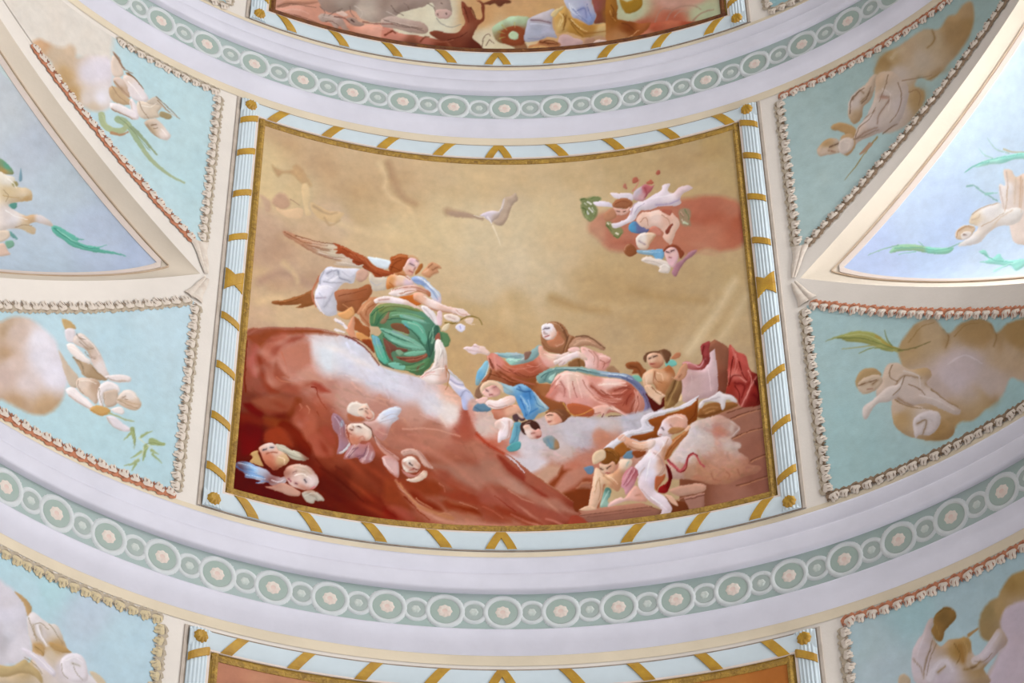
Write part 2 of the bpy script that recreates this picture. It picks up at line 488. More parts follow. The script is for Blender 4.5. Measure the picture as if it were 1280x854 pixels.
build_frame(YF0 + BAY, YF0 + BAY + 0.55, 'pale blue reeded frame with gold ribbons around the resting donkey fresco', GOLDDARK, skip_top=True, shift=BAY)
build_frame(YF1 - BAY - 0.5, YF1 - BAY - 0.006, 'pale blue reeded frame with gold ribbons around the brown fresco', GOLD, skip_bottom=True, shift=-BAY)

# ------------------------------------------------------------------ fresco painter: brush strokes traced in image pixels, put on the vault through the camera
CS = 1.5                                   # canvas samples per image pixel
CX0, CY0, CX1, CY1 = -70, -60, 1350, 914
CW, CH = int((CX1 - CX0) * CS), int((CY1 - CY0) * CS)
IMG = np.full((CH, CW, 3), 200.0, np.float32)
IDS = np.zeros((CH, CW), np.int16)
PARTS = [('field', None)]                  # id -> (name, parent id)
rng = np.random.default_rng(7)
class Brush: pass
BR = Brush(); BR.x0 = BR.y0 = 0.0; BR.k = 1.0; BR.id = 0; BR.mask = None
def smooth_closed(p, n=4):
    q = []
    a, b, c, d = np.roll(p, 1, 0), p, np.roll(p, -1, 0), np.roll(p, -2, 0)
    for i in range(n):
        t = i / n
        q.append(0.5 * (2 * b + (c - a) * t + (2 * a - 5 * b + 4 * c - d) * t * t + (3 * b - a - 3 * c + d) * t ** 3))
    return np.stack(q, 1).reshape(-1, 2)
def smooth_open(p, n=4):
    if len(p) < 3: return p
    e = np.concatenate([[2 * p[0] - p[1]], p, [2 * p[-1] - p[-2]]])
    a, b, c, d = e[:-3], e[1:-2], e[2:-1], e[3:]
    q = []
    for i in range(n):
        t = i / n
        q.append(0.5 * (2 * b + (c - a) * t + (2 * a - 5 * b + 4 * c - d) * t * t + (3 * b - a - 3 * c + d) * t ** 3))
    return np.concatenate([np.stack(q, 1).reshape(-1, 2), p[-1:]])
def bbox(p, pad):
    x0 = max(0, int(p[:, 0].min() - pad)); x1 = min(CW, int(p[:, 0].max() + pad) + 2)
    y0 = max(0, int(p[:, 1].min() - pad)); y1 = min(CH, int(p[:, 1].max() + pad) + 2)
    return x0, x1, y0, y1
def poly_mask(p, soft):
    soft = max(soft * CS, 0.5)
    x0, x1, y0, y1 = bbox(p, soft + 1)
    if x1 <= x0 or y1 <= y0: return None
    X, Y = np.meshgrid(np.arange(x0, x1, dtype=np.float32), np.arange(y0, y1, dtype=np.float32))
    ins = np.zeros(X.shape, bool); d2 = np.full(X.shape, 1e9, np.float32)
    q = np.roll(p, -1, 0)
    for (ax, ay), (bx, by) in zip(p, q):
        ex, ey = bx - ax, by - ay
        l2 = ex * ex + ey * ey
        if l2 < 1e-9: continue
        ra, rb = min(ay, by), max(ay, by)
        if ra != rb:
            i0 = max(0, int(math.ceil(ra)) - y0); i1 = min(Y.shape[0], int(math.ceil(rb)) - y0)
            if i1 > i0:
                ins[i0:i1] ^= X[i0:i1] < ax + (Y[i0:i1] - ay) * (ex / ey)
        # distance only near the edge
        pad = soft + 1
        jx0 = max(0, int(min(ax, bx) - pad) - x0); jx1 = min(X.shape[1], int(max(ax, bx) + pad) + 2 - x0)
        jy0 = max(0, int(ra - pad) - y0); jy1 = min(X.shape[0], int(rb + pad) + 2 - y0)
        if jx1 <= jx0 or jy1 <= jy0: continue
        xs = X[jy0:jy1, jx0:jx1] - ax; ys = Y[jy0:jy1, jx0:jx1] - ay
        t = np.clip((xs * ex + ys * ey) / l2, 0, 1)
        dd = (xs - t * ex) ** 2 + (ys - t * ey) ** 2
        v = d2[jy0:jy1, jx0:jx1]; np.minimum(v, dd, out=v)
    sd = np.sqrt(d2) * np.where(ins, 1, -1)
    return x0, x1, y0, y1, np.clip(0.5 + sd / (2 * soft), 0, 1)
def stroke_mask(p, w0, w1, soft):
    soft = max(soft * CS, 0.5)
    mw = max(w0, w1) / 2
    x0, x1, y0, y1 = bbox(p, mw + soft + 1)
    if x1 <= x0 or y1 <= y0: return None
    out = np.full((y1 - y0, x1 - x0), -1e9, np.float32)
    seg = np.hypot(*(p[1:] - p[:-1]).T); cum = np.concatenate([[0], np.cumsum(seg)]); tot = max(cum[-1], 1e-6)
    for i in range(len(p) - 1):
        ax, ay = p[i]; bx, by = p[i + 1]; ex, ey = bx - ax, by - ay; l2 = max(ex * ex + ey * ey, 1e-9)
        pad = mw + soft + 1
        jx0 = max(0, int(min(ax, bx) - pad) - x0); jx1 = min(out.shape[1], int(max(ax, bx) + pad) + 2 - x0)
        jy0 = max(0, int(min(ay, by) - pad) - y0); jy1 = min(out.shape[0], int(max(ay, by) + pad) + 2 - y0)
        if jx1 <= jx0 or jy1 <= jy0: continue
        X, Y = np.meshgrid(np.arange(jx0 + x0, jx1 + x0, dtype=np.float32) - ax, np.arange(jy0 + y0, jy1 + y0, dtype=np.float32) - ay)
        t = np.clip((X * ex + Y * ey) / l2, 0, 1)
        d = np.sqrt((X - t * ex) ** 2 + (Y - t * ey) ** 2)
        r = 0.5 * (w0 + (w1 - w0) * (cum[i] + t * seg[i]) / tot)
        v = out[jy0:jy1, jx0:jx1]; np.maximum(v, r - d, out=v)
    return x0, x1, y0, y1, np.clip(0.5 + out / (2 * soft), 0, 1)
def lay(mk, color, alpha=1.0, clip=False, assign=True):
    if mk is None: return
    x0, x1, y0, y1, a = mk
    a = a * alpha
    if clip and BR.mask is not None:
        a = a * BR.mask[y0:y1, x0:x1]
    v = IMG[y0:y1, x0:x1]
    v += (np.asarray(color, np.float32) - v) * a[..., None]
    if assign:
        s = IDS[y0:y1, x0:x1]; s[a > 0.5] = BR.id
def box_blur(a, r):
    r = max(1, int(r))
    for ax in (0, 1):
        pad = [(0, 0), (0, 0)]; pad[ax] = (r + 1, r)
        c = np.cumsum(np.pad(a, pad), axis=ax)
        n = a.shape[ax]
        hi = np.take(c, np.arange(2 * r + 1, 2 * r + 1 + n), axis=ax); lo = np.take(c, np.arange(0, n), axis=ax)
        a = (hi - lo) / (2 * r + 1)
    return a
def relief(mk, amount=1.0):
    """the fresco painter models every form: lighter towards the upper left, darker towards the lower right rim"""
    if mk is None or BR.id == 0: return
    x0, x1, y0, y1, a = mk
    ar = float(a.sum())
    if ar < 30 or ar > 40000: return
    r = min(max(0.10 * math.sqrt(ar), 1.0), 8.0)
    pd = int(3 * r) + 2
    b = np.pad(a.astype(np.float32), pd)
    b = box_blur(box_blur(b, r), r)
    gy, gx = np.gradient(b)
    sh = ((gx * 0.6 + gy * 0.8) * r * 1.5)[pd:-pd, pd:-pd]
    rim = (1 - b[pd:-pd, pd:-pd]) * 0.10
    v = IMG[y0:y1, x0:x1]
    k = amount * a * (np.clip(sh, -0.5, 0.5) * 0.62 - rim)
    v *= (1 + k)[..., None]
    v += (np.clip(-k, 0, 1) * 26)[..., None] * np.array([1.0, 0.25, -0.2], np.float32)    # shadows turn warm
    np.clip(v, 0, 255, out=v)
def dabs(n, angle, spread, length, width, jitter):
    """loose brush dabs over the last outline, in the colours already there"""
    ys, xs = np.nonzero(BR.mask > 0.6)
    if len(ys) == 0: return
    for i in rng.integers(0, len(ys), n):
        x, y = float(xs[i]), float(ys[i])
        c = IMG[ys[i], xs[i]] * (1 + jitter * (rng.random() - 0.5)) + (rng.random(3) - 0.5) * 10
        a = math.radians(angle + spread * (rng.random() - 0.5)); l = length * CS * (0.5 + rng.random()); b = 0.35 * (rng.random() - 0.5)
        dx, dy = math.cos(a) * l / 2, math.sin(a) * l / 2
        p = np.array([[x - dx, y - dy], [x - dy * b, y + dx * b], [x + dx, y + dy]])
        mk = stroke_mask(smooth_open(p, 3), width * CS * (0.5 + rng.random()), 1.0, 1.0)
        lay(mk, c, 0.55, clip=True, assign=False)
def remember(mk):
    if mk is None: return
    m_ = np.zeros((CH, CW), np.float32)
    x0, x1, y0, y1, a = mk; m_[y0:y1, x0:x1] = a
    BR.mask = m_
def pts(s):
    a = np.array([[float(c) for c in q.split(',')] for q in s.split()], float)
    return to_canvas(a)
def to_canvas(a):
    x = BR.x0 + a[:, 0] / BR.k; y = BR.y0 + a[:, 1] / BR.k
    return np.stack([(x - CX0) * CS, (y - CY0) * CS], -1)
def idw(mk, cols, where, power=3.0):
    x0, x1, y0, y1, a = mk
    # evaluate coarsely, then enlarge
    st = 3
    X, Y = np.meshgrid(np.arange(x0, x1 + st, st, dtype=np.float32), np.arange(y0, y1 + st, st, dtype=np.float32))
    acc = np.zeros(X.shape + (3,), np.float32); ws = np.zeros(X.shape, np.float32)
    for c, (px, py) in zip(cols, where):
        w = 1.0 / (((X - px) ** 2 + (Y - py) ** 2) + 9.0) ** (power / 2)
        acc += w[..., None] * c.astype(np.float32); ws += w
    acc /= ws[..., None]
    fx = (np.arange(x1 - x0) / st); fy = (np.arange(y1 - y0) / st)
    ix = np.minimum(fx.astype(int), X.shape[1] - 2); iy = np.minimum(fy.astype(int), X.shape[0] - 2)
    ux = (fx - ix)[None, :, None].astype(np.float32); uy = (fy - iy)[:, None, None].astype(np.float32)
    A = acc[iy][:, ix]; B = acc[iy][:, ix + 1]; C = acc[iy + 1][:, ix]; D = acc[iy + 1][:, ix + 1]
    return (A * (1 - ux) + B * ux) * (1 - uy) + (C * (1 - ux) + D * ux) * uy
def paint(script):
    for ln in script.split('\n'):
        ln = ln.strip()
        if not ln or ln[0] == '#': continue
        head, _, body = ln.partition(':')
        h = head.split(); op = h[0]
        if op == 'T': BR.x0, BR.y0, BR.k = float(h[1]), float(h[2]), float(h[3]); continue
        if op == 'P':                                    # P part  /  P part > piece  /  P + (same) / P > piece (piece of the last part)
            if h[1] == '>':
                BR.id = len(PARTS); PARTS.append((h[2], BR.top))
            else:
                BR.id = len(PARTS); PARTS.append((h[1], None)); BR.top = BR.id
            continue
        if op == 'S': dabs(int(h[1]), *[float(q) for q in h[2:7]]); continue       # S count angle spread length width jitter
        if op == 'V':                                    # thin veil of colour over the last outline
            m_ = BR.mask[..., None] * float(h[2]); IMG[:] += (hexrgb(h[1]).astype(np.float32) - IMG) * m_; continue
        if op == 'BG': BR.id = 0; continue
        if op == 'U': BR.id = BR.top; continue           # back to the part itself
        if op in 'FH':
            soft = float(h[2]) if len(h) > 2 else 0.6
            p = pts(body)
            if op == 'F': p = smooth_closed(p)
            mk = poly_mask(p, soft); lay(mk, hexrgb(h[1])); relief(mk, 0.34 if soft < 1.05 else 0.10); remember(mk)
        elif op in ('G', 'K'):                           # gradient fill: G soft colour@x,y ... : outline
            soft = float(h[1])
            cols = []; wh = []
            for q in h[2:]:
                c, _, xy = q.partition('@'); cols.append(hexrgb(c)); wh.append([float(v) for v in xy.split(',')])
            p = pts(body)
            if op == 'G': p = smooth_closed(p)
            mk = poly_mask(p, soft)
            if mk is None: continue
            lay(mk, idw(mk, cols, to_canvas(np.array(wh)), 4.6 if len(cols) > 12 else 3.2)); relief(mk, 0.34 if soft < 1.05 else 0.10); remember(mk)
        elif op in ('L', 'l'):
            w0 = float(h[2]) / BR.k * CS; w1 = (float(h[3]) / BR.k * CS) if len(h) > 3 else w0
            soft = float(h[4]) if len(h) > 4 else 0.6
            if op == 'l':                                # a fold: broad soft tone first, then the line
                lay(stroke_mask(smooth_open(pts(body)), w0 * 2.6, w1 * 2.2, soft + 1.2), hexrgb(h[1]), 0.34, clip=True, assign=False)
            mk = stroke_mask(smooth_open(pts(body)), w0, w1, soft)
            lay(mk, hexrgb(h[1]), 1.0 if op == 'L' else 0.72, clip=(op == 'l'), assign=(op == 'L'))
        elif op in ('B', 'b'):                           # soft dab: B colour alpha : x,y,rx,ry,angle
            for q in body.split():
                x, y, rx, ry, an = [float(v) for v in q.split(',')]
                c = to_canvas(np.array([[x, y]]))[0]; rx *= CS / BR.k; ry *= CS / BR.k; an = math.radians(an)
                rr = 2.2 * max(rx, ry)
                x0, x1, y0, y1 = bbox(np.array([c]), rr)
                if x1 <= x0 or y1 <= y0: continue
                X, Y = np.meshgrid(np.arange(x0, x1) - c[0], np.arange(y0, y1) - c[1])
                U = (X * math.cos(an) + Y * math.sin(an)) / rx; W_ = (-X * math.sin(an) + Y * math.cos(an)) / ry
                mk = (x0, x1, y0, y1, np.exp(-(U * U + W_ * W_)).astype(np.float32))
                lay(mk, hexrgb(h[1]), float(h[2]), clip=(op == 'B'), assign=False)

def value_noise(shape, cell, octaves=3):
    out = np.zeros(shape, np.float32); amp = 1.0; tot = 0
    for o in range(octaves):
        n0 = int(shape[0] / cell) + 3; n1 = int(shape[1] / cell) + 3
        g = rng.random((n0, n1)).astype(np.float32) - 0.5
        fy = np.arange(shape[0]) / cell; fx = np.arange(shape[1]) / cell
        iy = fy.astype(int); ix = fx.astype(int); uy = (fy - iy)[:, None].astype(np.float32); ux = (fx - ix)[None, :].astype(np.float32)
        uy = uy * uy * (3 - 2 * uy); ux = ux * ux * (3 - 2 * ux)
        A = g[iy][:, ix]; B = g[iy][:, ix + 1]; C = g[iy + 1][:, ix]; D = g[iy + 1][:, ix + 1]
        out += amp * ((A * (1 - ux) + B * ux) * (1 - uy) + (C * (1 - ux) + D * ux) * uy)
        tot += amp; amp *= 0.55; cell = max(cell / 2.1, 1.2)
    return out / tot
def finish_canvas():
    """the fresco's brushwork: edges waver a little, colour breaks into dabs"""
    global IMG, IDS
    Y, X = np.meshgrid(np.arange(CH, dtype=np.float32), np.arange(CW, dtype=np.float32), indexing='ij')
    dx = value_noise((CH, CW), 16) * 4.2 + value_noise((CH, CW), 70, 2) * 10; dy = value_noise((CH, CW), 16) * 4.2 + value_noise((CH, CW), 70, 2) * 10
    X2 = np.clip(X + dx * 0.6, 0, CW - 1); Y2 = np.clip(Y + dy * 0.6, 0, CH - 1)
    ix = np.rint(X2).astype(int); iy = np.rint(Y2).astype(int)
    IDS = IDS[iy, ix]; IMG = IMG[iy, ix]
    amp = np.full((CH, CW), 0.32, np.float32)
    fx, fy = X / CS + CX0, Y / CS + CY0
    amp[(fx > 283) & (fx < 975) & (fy > 145) & (fy < 670)] = 0.5; amp[(fx > 335) & (fx < 915) & (fy < 72)] = 0.6
    fig = (IDS > 0) & (amp == 0.5)
    IMG[fig] = np.clip(150 + (IMG[fig] - 150) * 1.10, 0, 255)
    tone = 1 + amp * (0.12 * value_noise((CH, CW), 42, 4) + 0.10 * value_noise((CH, CW), 9, 3))
    IMG = IMG * tone[..., None]
    IMG = IMG + (value_noise((CH, CW), 30, 3) * 10 * amp)[..., None] * np.array([1, -0.1, -1.0], np.float32)
    np.clip(IMG, 0, 255, out=IMG)
def sample(x, y):
    fx = np.clip((x - CX0) * CS, 0, CW - 1.001); fy = np.clip((y - CY0) * CS, 0, CH - 1.001)
    ix = fx.astype(int); iy = fy.astype(int); ux = (fx - ix)[..., None]; uy = (fy - iy)[..., None]
    c = (IMG[iy, ix] * (1 - ux) + IMG[iy, ix + 1] * ux) * (1 - uy) + (IMG[iy + 1, ix] * (1 - ux) + IMG[iy + 1, ix + 1] * ux) * uy
    return c
def sample_id(x, y):
    return IDS[np.clip(np.rint((y - CY0) * CS).astype(int), 0, CH - 1), np.clip(np.rint((x - CX0) * CS).astype(int), 0, CW - 1)]
def components(ids):
    """label the 4-connected regions of a 2-D id map (runs + union-find)"""
    nr, nc = ids.shape
    par = []
    def find(a):
        while par[a] != a:
            par[a] = par[par[a]]; a = par[a]
        return a
    lab = np.zeros(ids.shape, np.int32)
    prev = []
    for r in range(nr):
        row = ids[r]
        cut = np.flatnonzero(row[1:] != row[:-1]) + 1
        st = [0] + cut.tolist(); en = cut.tolist() + [nc]
        cur = []; j = 0
        for a, b in zip(st, en):
            k = len(par); par.append(k); v = row[a]
            while j < len(prev) and prev[j][1] <= a: j += 1
            q = j
            while q < len(prev) and prev[q][0] < b:
                if prev[q][2] == v:
                    ra, rb = find(prev[q][3]), find(k)
                    if ra != rb: par[max(ra, rb)] = min(ra, rb)
                q += 1
            cur.append((a, b, v, k)); lab[r, a:b] = k
        prev = cur
    rootmap = np.array([find(i) for i in range(len(par))])
    return rootmap[lab]
def painted_surface(P, r_, field_name='painted_field', min_cells=24, labels={}):
    """P (nr, nc, 3): grid of points on the vault -> one mesh per painted part, children of r_"""
    nr, nc = P.shape[:2]
    x, y = px_of(P)
    rgb = lin(np.clip(sample(x, y), 0, 255)).astype(np.float32).reshape(-1, 3)
    cx = 0.25 * (x[:-1, :-1] + x[1:, :-1] + x[:-1, 1:] + x[1:, 1:]); cy = 0.25 * (y[:-1, :-1] + y[1:, :-1] + y[:-1, 1:] + y[1:, 1:])
    ids = sample_id(cx, cy).reshape(-1)
    ids[(cx.reshape(-1) < -10) | (cx.reshape(-1) > 1290) | (cy.reshape(-1) < -12) | (cy.reshape(-1) > 866)] = 0
    faces = grid_faces(nr, nc)
    verts = P.reshape(-1, 3).astype(np.float32)
    # merge specks into what surrounds them, then one mesh per connected region
    g = ids.reshape(nr - 1, nc - 1).copy()
    for _ in range(4):
        lab = components(g)
        u, inv, cnt = np.unique(lab, return_inverse=True, return_counts=True)
        small = (cnt < min_cells)[inv].reshape(lab.shape)
        if not small.any(): break
        left = np.roll(g, 1, 1); up_ = np.roll(g, 1, 0)
        left[:, 0] = g[:, 0]; up_[0] = g[0]
        ls = np.roll(small, 1, 1); ls[:, 0] = True
        g = np.where(small, np.where(ls, up_, left), g)
    lab = components(g).reshape(-1); gf = g.reshape(-1)
    u, first, cnt = np.unique(lab, return_index=True, return_counts=True)
    regions = sorted([(PARTS[int(gf[f])][1] is not None, -c, int(gf[f]), int(l)) for l, f, c in zip(u, first, cnt)])
    made = {}
    for sub, c, pid, l in regions:
        f = faces[lab == l]
        used = np.unique(f)
        remap = np.zeros(nr * nc, np.int32); remap[used] = np.arange(len(used))
        f2 = remap[f].astype(np.int32)
        nm, par = PARTS[pid]
        if pid == 0: nm = field_name
        me = bpy.data.meshes.new(nm)
        me.vertices.add(len(used)); me.vertices.foreach_set('co', verts[used].ravel())
        me.loops.add(f2.size); me.loops.foreach_set('vertex_index', f2.ravel())
        me.polygons.add(len(f2)); me.polygons.foreach_set('loop_start', np.arange(0, f2.size, 4, dtype=np.int32))
        at = me.attributes.new('paint', 'FLOAT_COLOR', 'POINT')
        c4 = np.ones((len(used), 4), np.float32); c4[:, :3] = rgb[used]
        at.data.foreach_set('color', c4.ravel())
        me.update(calc_edges=True); me.materials.append(PAINT)
        o = obj(nm, me, made.get(par, r_) if sub else r_)
        made.setdefault(pid, o)
        if nm in PART_LABELS and not sub and made[pid] is o: o['label'] = PART_LABELS[nm]
    return made
PART_LABELS = {}

# ------------------------------------------------------------------ the paintings
# centre fresco: sky and clouds
paint('''
T 0 0 1
K 0.5 c2a07c@345,170 d0b488@335,190 d6be92@330,215 cfb58a@360,235 c6a682@400,195 cbac86@450,200 c0a27a@450,260 cbaa84@500,230 d2b38a@540,215 d2b68a@600,215 d0b388@660,215 cdb083@720,215 c0a272@790,195 b99a6c@850,185 b4965f@900,175 b89c68@920,200 d0b893@700,260 cfbaa0@640,270 cfbaa2@590,300 cdb690@560,260 d0bba2@640,330 ccb28e@600,360 cfb692@680,340 d0b48c@520,290 ccb08a@540,330 c8a878@640,390 c2a06e@590,400 c0a276@720,380 b8986a@800,380 bc9d6e@760,360 b5966a@850,370 b4976c@900,400 b4986a@930,350 b99a70@920,300 bfa070@880,240 b89668@830,410 ba9a70@760,420 bb9d76@850,440 b89a74@900,440 bf9a68@620,430 c0986a@600,460 c09a68@570,450 c2a08a@320,290 bd9a82@350,330 c6a482@320,360 bf9c80@400,330 c29e84@330,400 ccab86@360,390 c8a888@400,300 ccae88@450,310 c9ac90@420,280 : 300,130 950,130 985,660 270,660
V ccba9e 0.30
b b89672 0.35 : 350,178,18,12,30 385,200,30,14,20 410,215,25,16,40
b d8c296 0.55 : 335,205,14,30,10 345,245,25,12,0
b b8946e 0.26 : 470,225,40,18,15 500,250,30,16,50 520,265,14,26,0 440,240,30,14,10
b d6bc92 0.4 : 478,210,5,14,0 500,262,20,8,40 
b b79a76 0.3 : 505,228,10,16,0 520,250,18,10,30
b d8c8a8 0.5 : 600,275,70,45,0 640,320,60,55,0
b dcc69c 0.5 : 560,300,60,40,0 500,290,40,24,0 680,270,60,30,0
b c4a880 0.35 : 590,240,90,16,0
b ae9066 0.26 : 860,200,36,10,-20 890,190,24,8,-10 760,350,60,12,5 820,370,70,12,0 740,372,40,9,-10 900,415,50,10,20 800,395,50,10,10 640,375,18,14,0
b cbb08a 0.4 : 870,215,40,8,-15 690,390,30,10,0 770,385,30,8,10 870,400,60,9,-50 905,390,70,8,-52 930,400,50,7,-55 700,300,40,20,0
b ae8a72 0.4 : 345,355,30,10,10 330,320,26,14,0 350,300,30,16,10 390,350,22,12,-10
b d2b48e 0.5 : 325,340,16,6,0 330,378,18,7,10 345,398,30,6,10 370,300,20,6,10
b dcc8aa 0.35 : 660,360,50,8,60 620,350,40,7,70 690,350,50,8,40
L b79a7e 10 3 3 : 560,264 575,266 590,270
L dcc49c 5 3 4 : 474,205 484,222 482,236 492,250 508,258 518,272 520,290
L b09070 7 4 5 : 486,205 494,228 504,246 520,256
L d8bc94 5 3 4 : 322,378 345,372 365,380 390,384
L b0907c 8 5 5 : 325,352 350,342 375,350 395,362
L d6ba94 5 3 4 : 355,330 366,340 372,352
L d8c09a 6 4 5 : 400,272 430,282 460,290 500,292
L d8c4a0 8 5 6 : 860,440 890,400 920,350
L d4be98 8 5 6 : 890,440 915,400 940,360
L b29468 9 6 6 : 790,360 830,372 880,376
L b29468 8 5 6 : 690,372 720,384 760,388
P dove
T 530 220 7.98
F ae9684 1.2 : 250,355 330,345 440,365 530,400 600,410 580,440 480,415 350,405 260,385
F b8a494 0.8 : 690,440 740,350 780,290 800,220 860,200 910,170 930,240 880,290 850,370 820,440 780,490 720,480
G 0.7 cfc6d4@640,380 d4ccd6@690,360 b8a8a0@720,400 : 560,395 610,360 680,340 750,345 770,300 790,230 805,230 790,310 760,370 740,410 700,440 680,460 650,440 600,410
L e2dce2 18 8 : 640,405 665,440 680,470
L e2d6c4 16 3 1 : 690,490 730,580 760,680
L e4dccc 8 6 : 500,390 560,410 610,410
L e2d8c8 8 4 : 750,350 790,280 805,220
T 300 160 6.1
P faint_cherubs
F b89a78 2 : 235,285 270,310 330,330 400,320 400,300 440,285 480,320 500,380 520,430 480,430 430,390 400,360 330,350 290,375 260,350
F c0a27e 2.4 : 410,310 470,330 540,420 530,450 470,430 430,380
F d6be98 1.4 : 470,440 510,430 530,520 520,600 540,660 500,670 480,600 470,520
F bc9c86 1.6 : 250,540 290,495 340,500 370,540 380,590 340,620 290,610 250,580
F d6ba9a 1.4 : 270,600 330,625 430,610 480,630 460,690 380,690 300,650
F bea28c 1.6 : 150,510 200,530 240,570 230,640 200,640 180,580
L a08070 6 3 : 380,540 450,590
F cfb48e 1.6 : 540,570 600,600 680,640 760,640 790,660 740,720 680,720 600,690 550,640
L b4987c 14 8 1.8 : 560,600 620,640 680,660 740,650
L b4987a 12 6 1.8 : 640,690 690,745 760,710
''')
# cherubs on the red cloud
paint('''
T 600 180 3.556
P red_cloud
G 4 b87a64@1120,300 ac6650@1150,350 b4725e@1000,300 b87c66@1000,400 b87a66@600,400 b67a66@700,430 bf9078@520,400 b87a64@900,450 : 900,245 1000,232 1090,240 1165,290 1172,440 1080,480 1000,470 880,500 760,480 620,478 560,460 520,420 480,390 490,340 560,300 700,270
b bf8c76 0.5 : 520,350,40,40,0 
b a05640 0.35 : 960,340,80,20,10 660,440,60,16,0 1050,330,60,30,0
b c08c74 0.5 : 980,450,60,14,15 1010,490,50,10,10
T 715 205 7.98
P flower_wreath
F 7d8660 1.4 : 80,350 150,340 220,325 290,345 270,380 230,390 250,450 240,520 180,575 130,540 100,480 90,420 100,390
L d8d8d0 18 : 160,380 190,400
L d6d6d2 16 : 170,440 200,480
L c8ccc8 14 : 150,470 160,500
L 5e7048 10 : 100,350 130,350
L 9aa478 12 : 120,480 150,540
F 8a8a62 1.2 : 330,590 370,570 420,610 500,640 515,690 470,750 430,720 380,670
L dcd8c8 14 : 350,590 360,600
L dcd8c8 18 : 450,690 470,700
P flower_wreath
F 9c8870 1.4 : 1070,470 1130,440 1190,470 1180,560 1190,620 1130,630 1080,580
L b8c0a8 26 14 : 1120,590 1160,610
L d0a898 10 : 1090,480 1110,520
P cherub
F b8866a 0.9 : 315,500 350,460 400,440 430,470 430,520 390,550 340,570 310,540
P > wing
F dcd2dc 0.6 : 380,290 470,290 570,290 610,320 600,360 500,350 420,340
F b06a58 0.7 : 600,150 640,130 660,165 630,190 600,190
L c88878 14 8 : 600,270 640,220 670,150
F b46a58 0.7 : 740,185 780,155 810,190 760,205
F a86050 0.7 : 835,85 870,60 880,95 850,110
F b87868 0.6 : 510,215 535,195 545,250 515,240
G 0.6 c4b8c4@650,270 b86870@740,260 cca0a4@720,330 : 600,310 630,260 690,220 730,200 790,220 820,210 790,270 750,310 720,370 670,370 620,350
l 9c5058 14 : 720,240 740,290 730,330
U
G 0.6 e0d8e6@350,400 dcd0dc@820,380 e2dae4@620,430 e4d8e0@980,330 d8c4ca@1080,260 : 210,380 300,375 380,385 400,420 560,450 640,380 720,370 800,320 890,260 900,215 960,190 985,200 960,270 1020,290 1080,230 1160,200 1210,230 1190,250 1120,290 1090,350 1100,390 1040,420 880,430 760,470 680,470 620,560 560,590 450,640 400,630 390,590 450,580 540,540 570,490 560,460 380,430 250,420
l a898b8 12 : 840,415 980,400 1080,350
l b898a8 10 : 580,500 610,420 640,380
P > hair
F a06a4c 0.7 : 395,400 430,360 500,340 570,350 600,390 570,430 500,440 440,440 400,430
U
F d8b0a4 0.6 : 400,435 450,445 520,450 570,430 560,480 500,510 440,505 420,470
l 9a6a60 7 : 430,470 460,475
l 9a6a60 7 : 500,470 530,465
P cherub
G 0.6 dcbcae@700,550 e4ccc4@830,540 d8b0a0@960,560 e0c0b0@1020,620 : 640,560 690,490 760,490 840,470 920,470 1000,490 1060,550 1080,610 1040,690 1010,760 990,800 960,790 910,730 920,690 850,640 760,650 690,640
F b06a58 0.7 : 880,470 930,450 1000,470 980,520 930,500
F c88878 0.8 : 770,650 830,630 900,690 880,720 800,680
F 8a4a3c 0.6 : 935,680 970,620 1010,600 990,650 960,700
l c09080 10 : 820,530 820,580
P > blue_sash
G 0.6 5a98c0@600,640 6a6a90@680,640 : 575,600 630,570 680,620 740,650 770,660 740,690 650,700 590,680 565,640
T 750 270 7.98
P cherub
G 0.6 e0d8d4@430,210 d8c4b0@520,200 c49878@540,230 : 360,215 420,175 520,165 570,190 540,230 500,280 470,330 400,330 365,290
l 8a7080 8 : 390,255 450,285
F 8e5a3c 0.7 : 245,340 290,280 340,300 370,360 330,400 280,400
l c89880 12 : 250,340 270,300 290,285
P > wing
G 0.6 78a8cc@580,380 8cacc0@430,360 : 370,340 470,340 620,330 640,380 620,440 570,460 540,400 440,385 380,370
P cherub
P > wing
F dcd0c8 0.7 : 410,440 470,400 560,420 650,440 700,480 680,560 590,545 600,500 520,480
F a87c88 0.8 : 710,560 760,470 840,420 900,350 970,335 930,390 860,450 800,520 760,600
P > hair
F 8a4a34 0.7 : 630,340 680,290 760,290 820,340 840,380 800,420 770,340 700,310 650,350
U
G 0.6 e0bcb8@700,370 dcb4bc@720,450 : 645,350 690,310 740,310 770,340 785,400 760,470 720,510 680,470 650,400
l 7a5058 8 : 660,350 690,360
l 7a5058 8 : 710,345 740,335
l a06068 6 : 690,400 710,405
''')
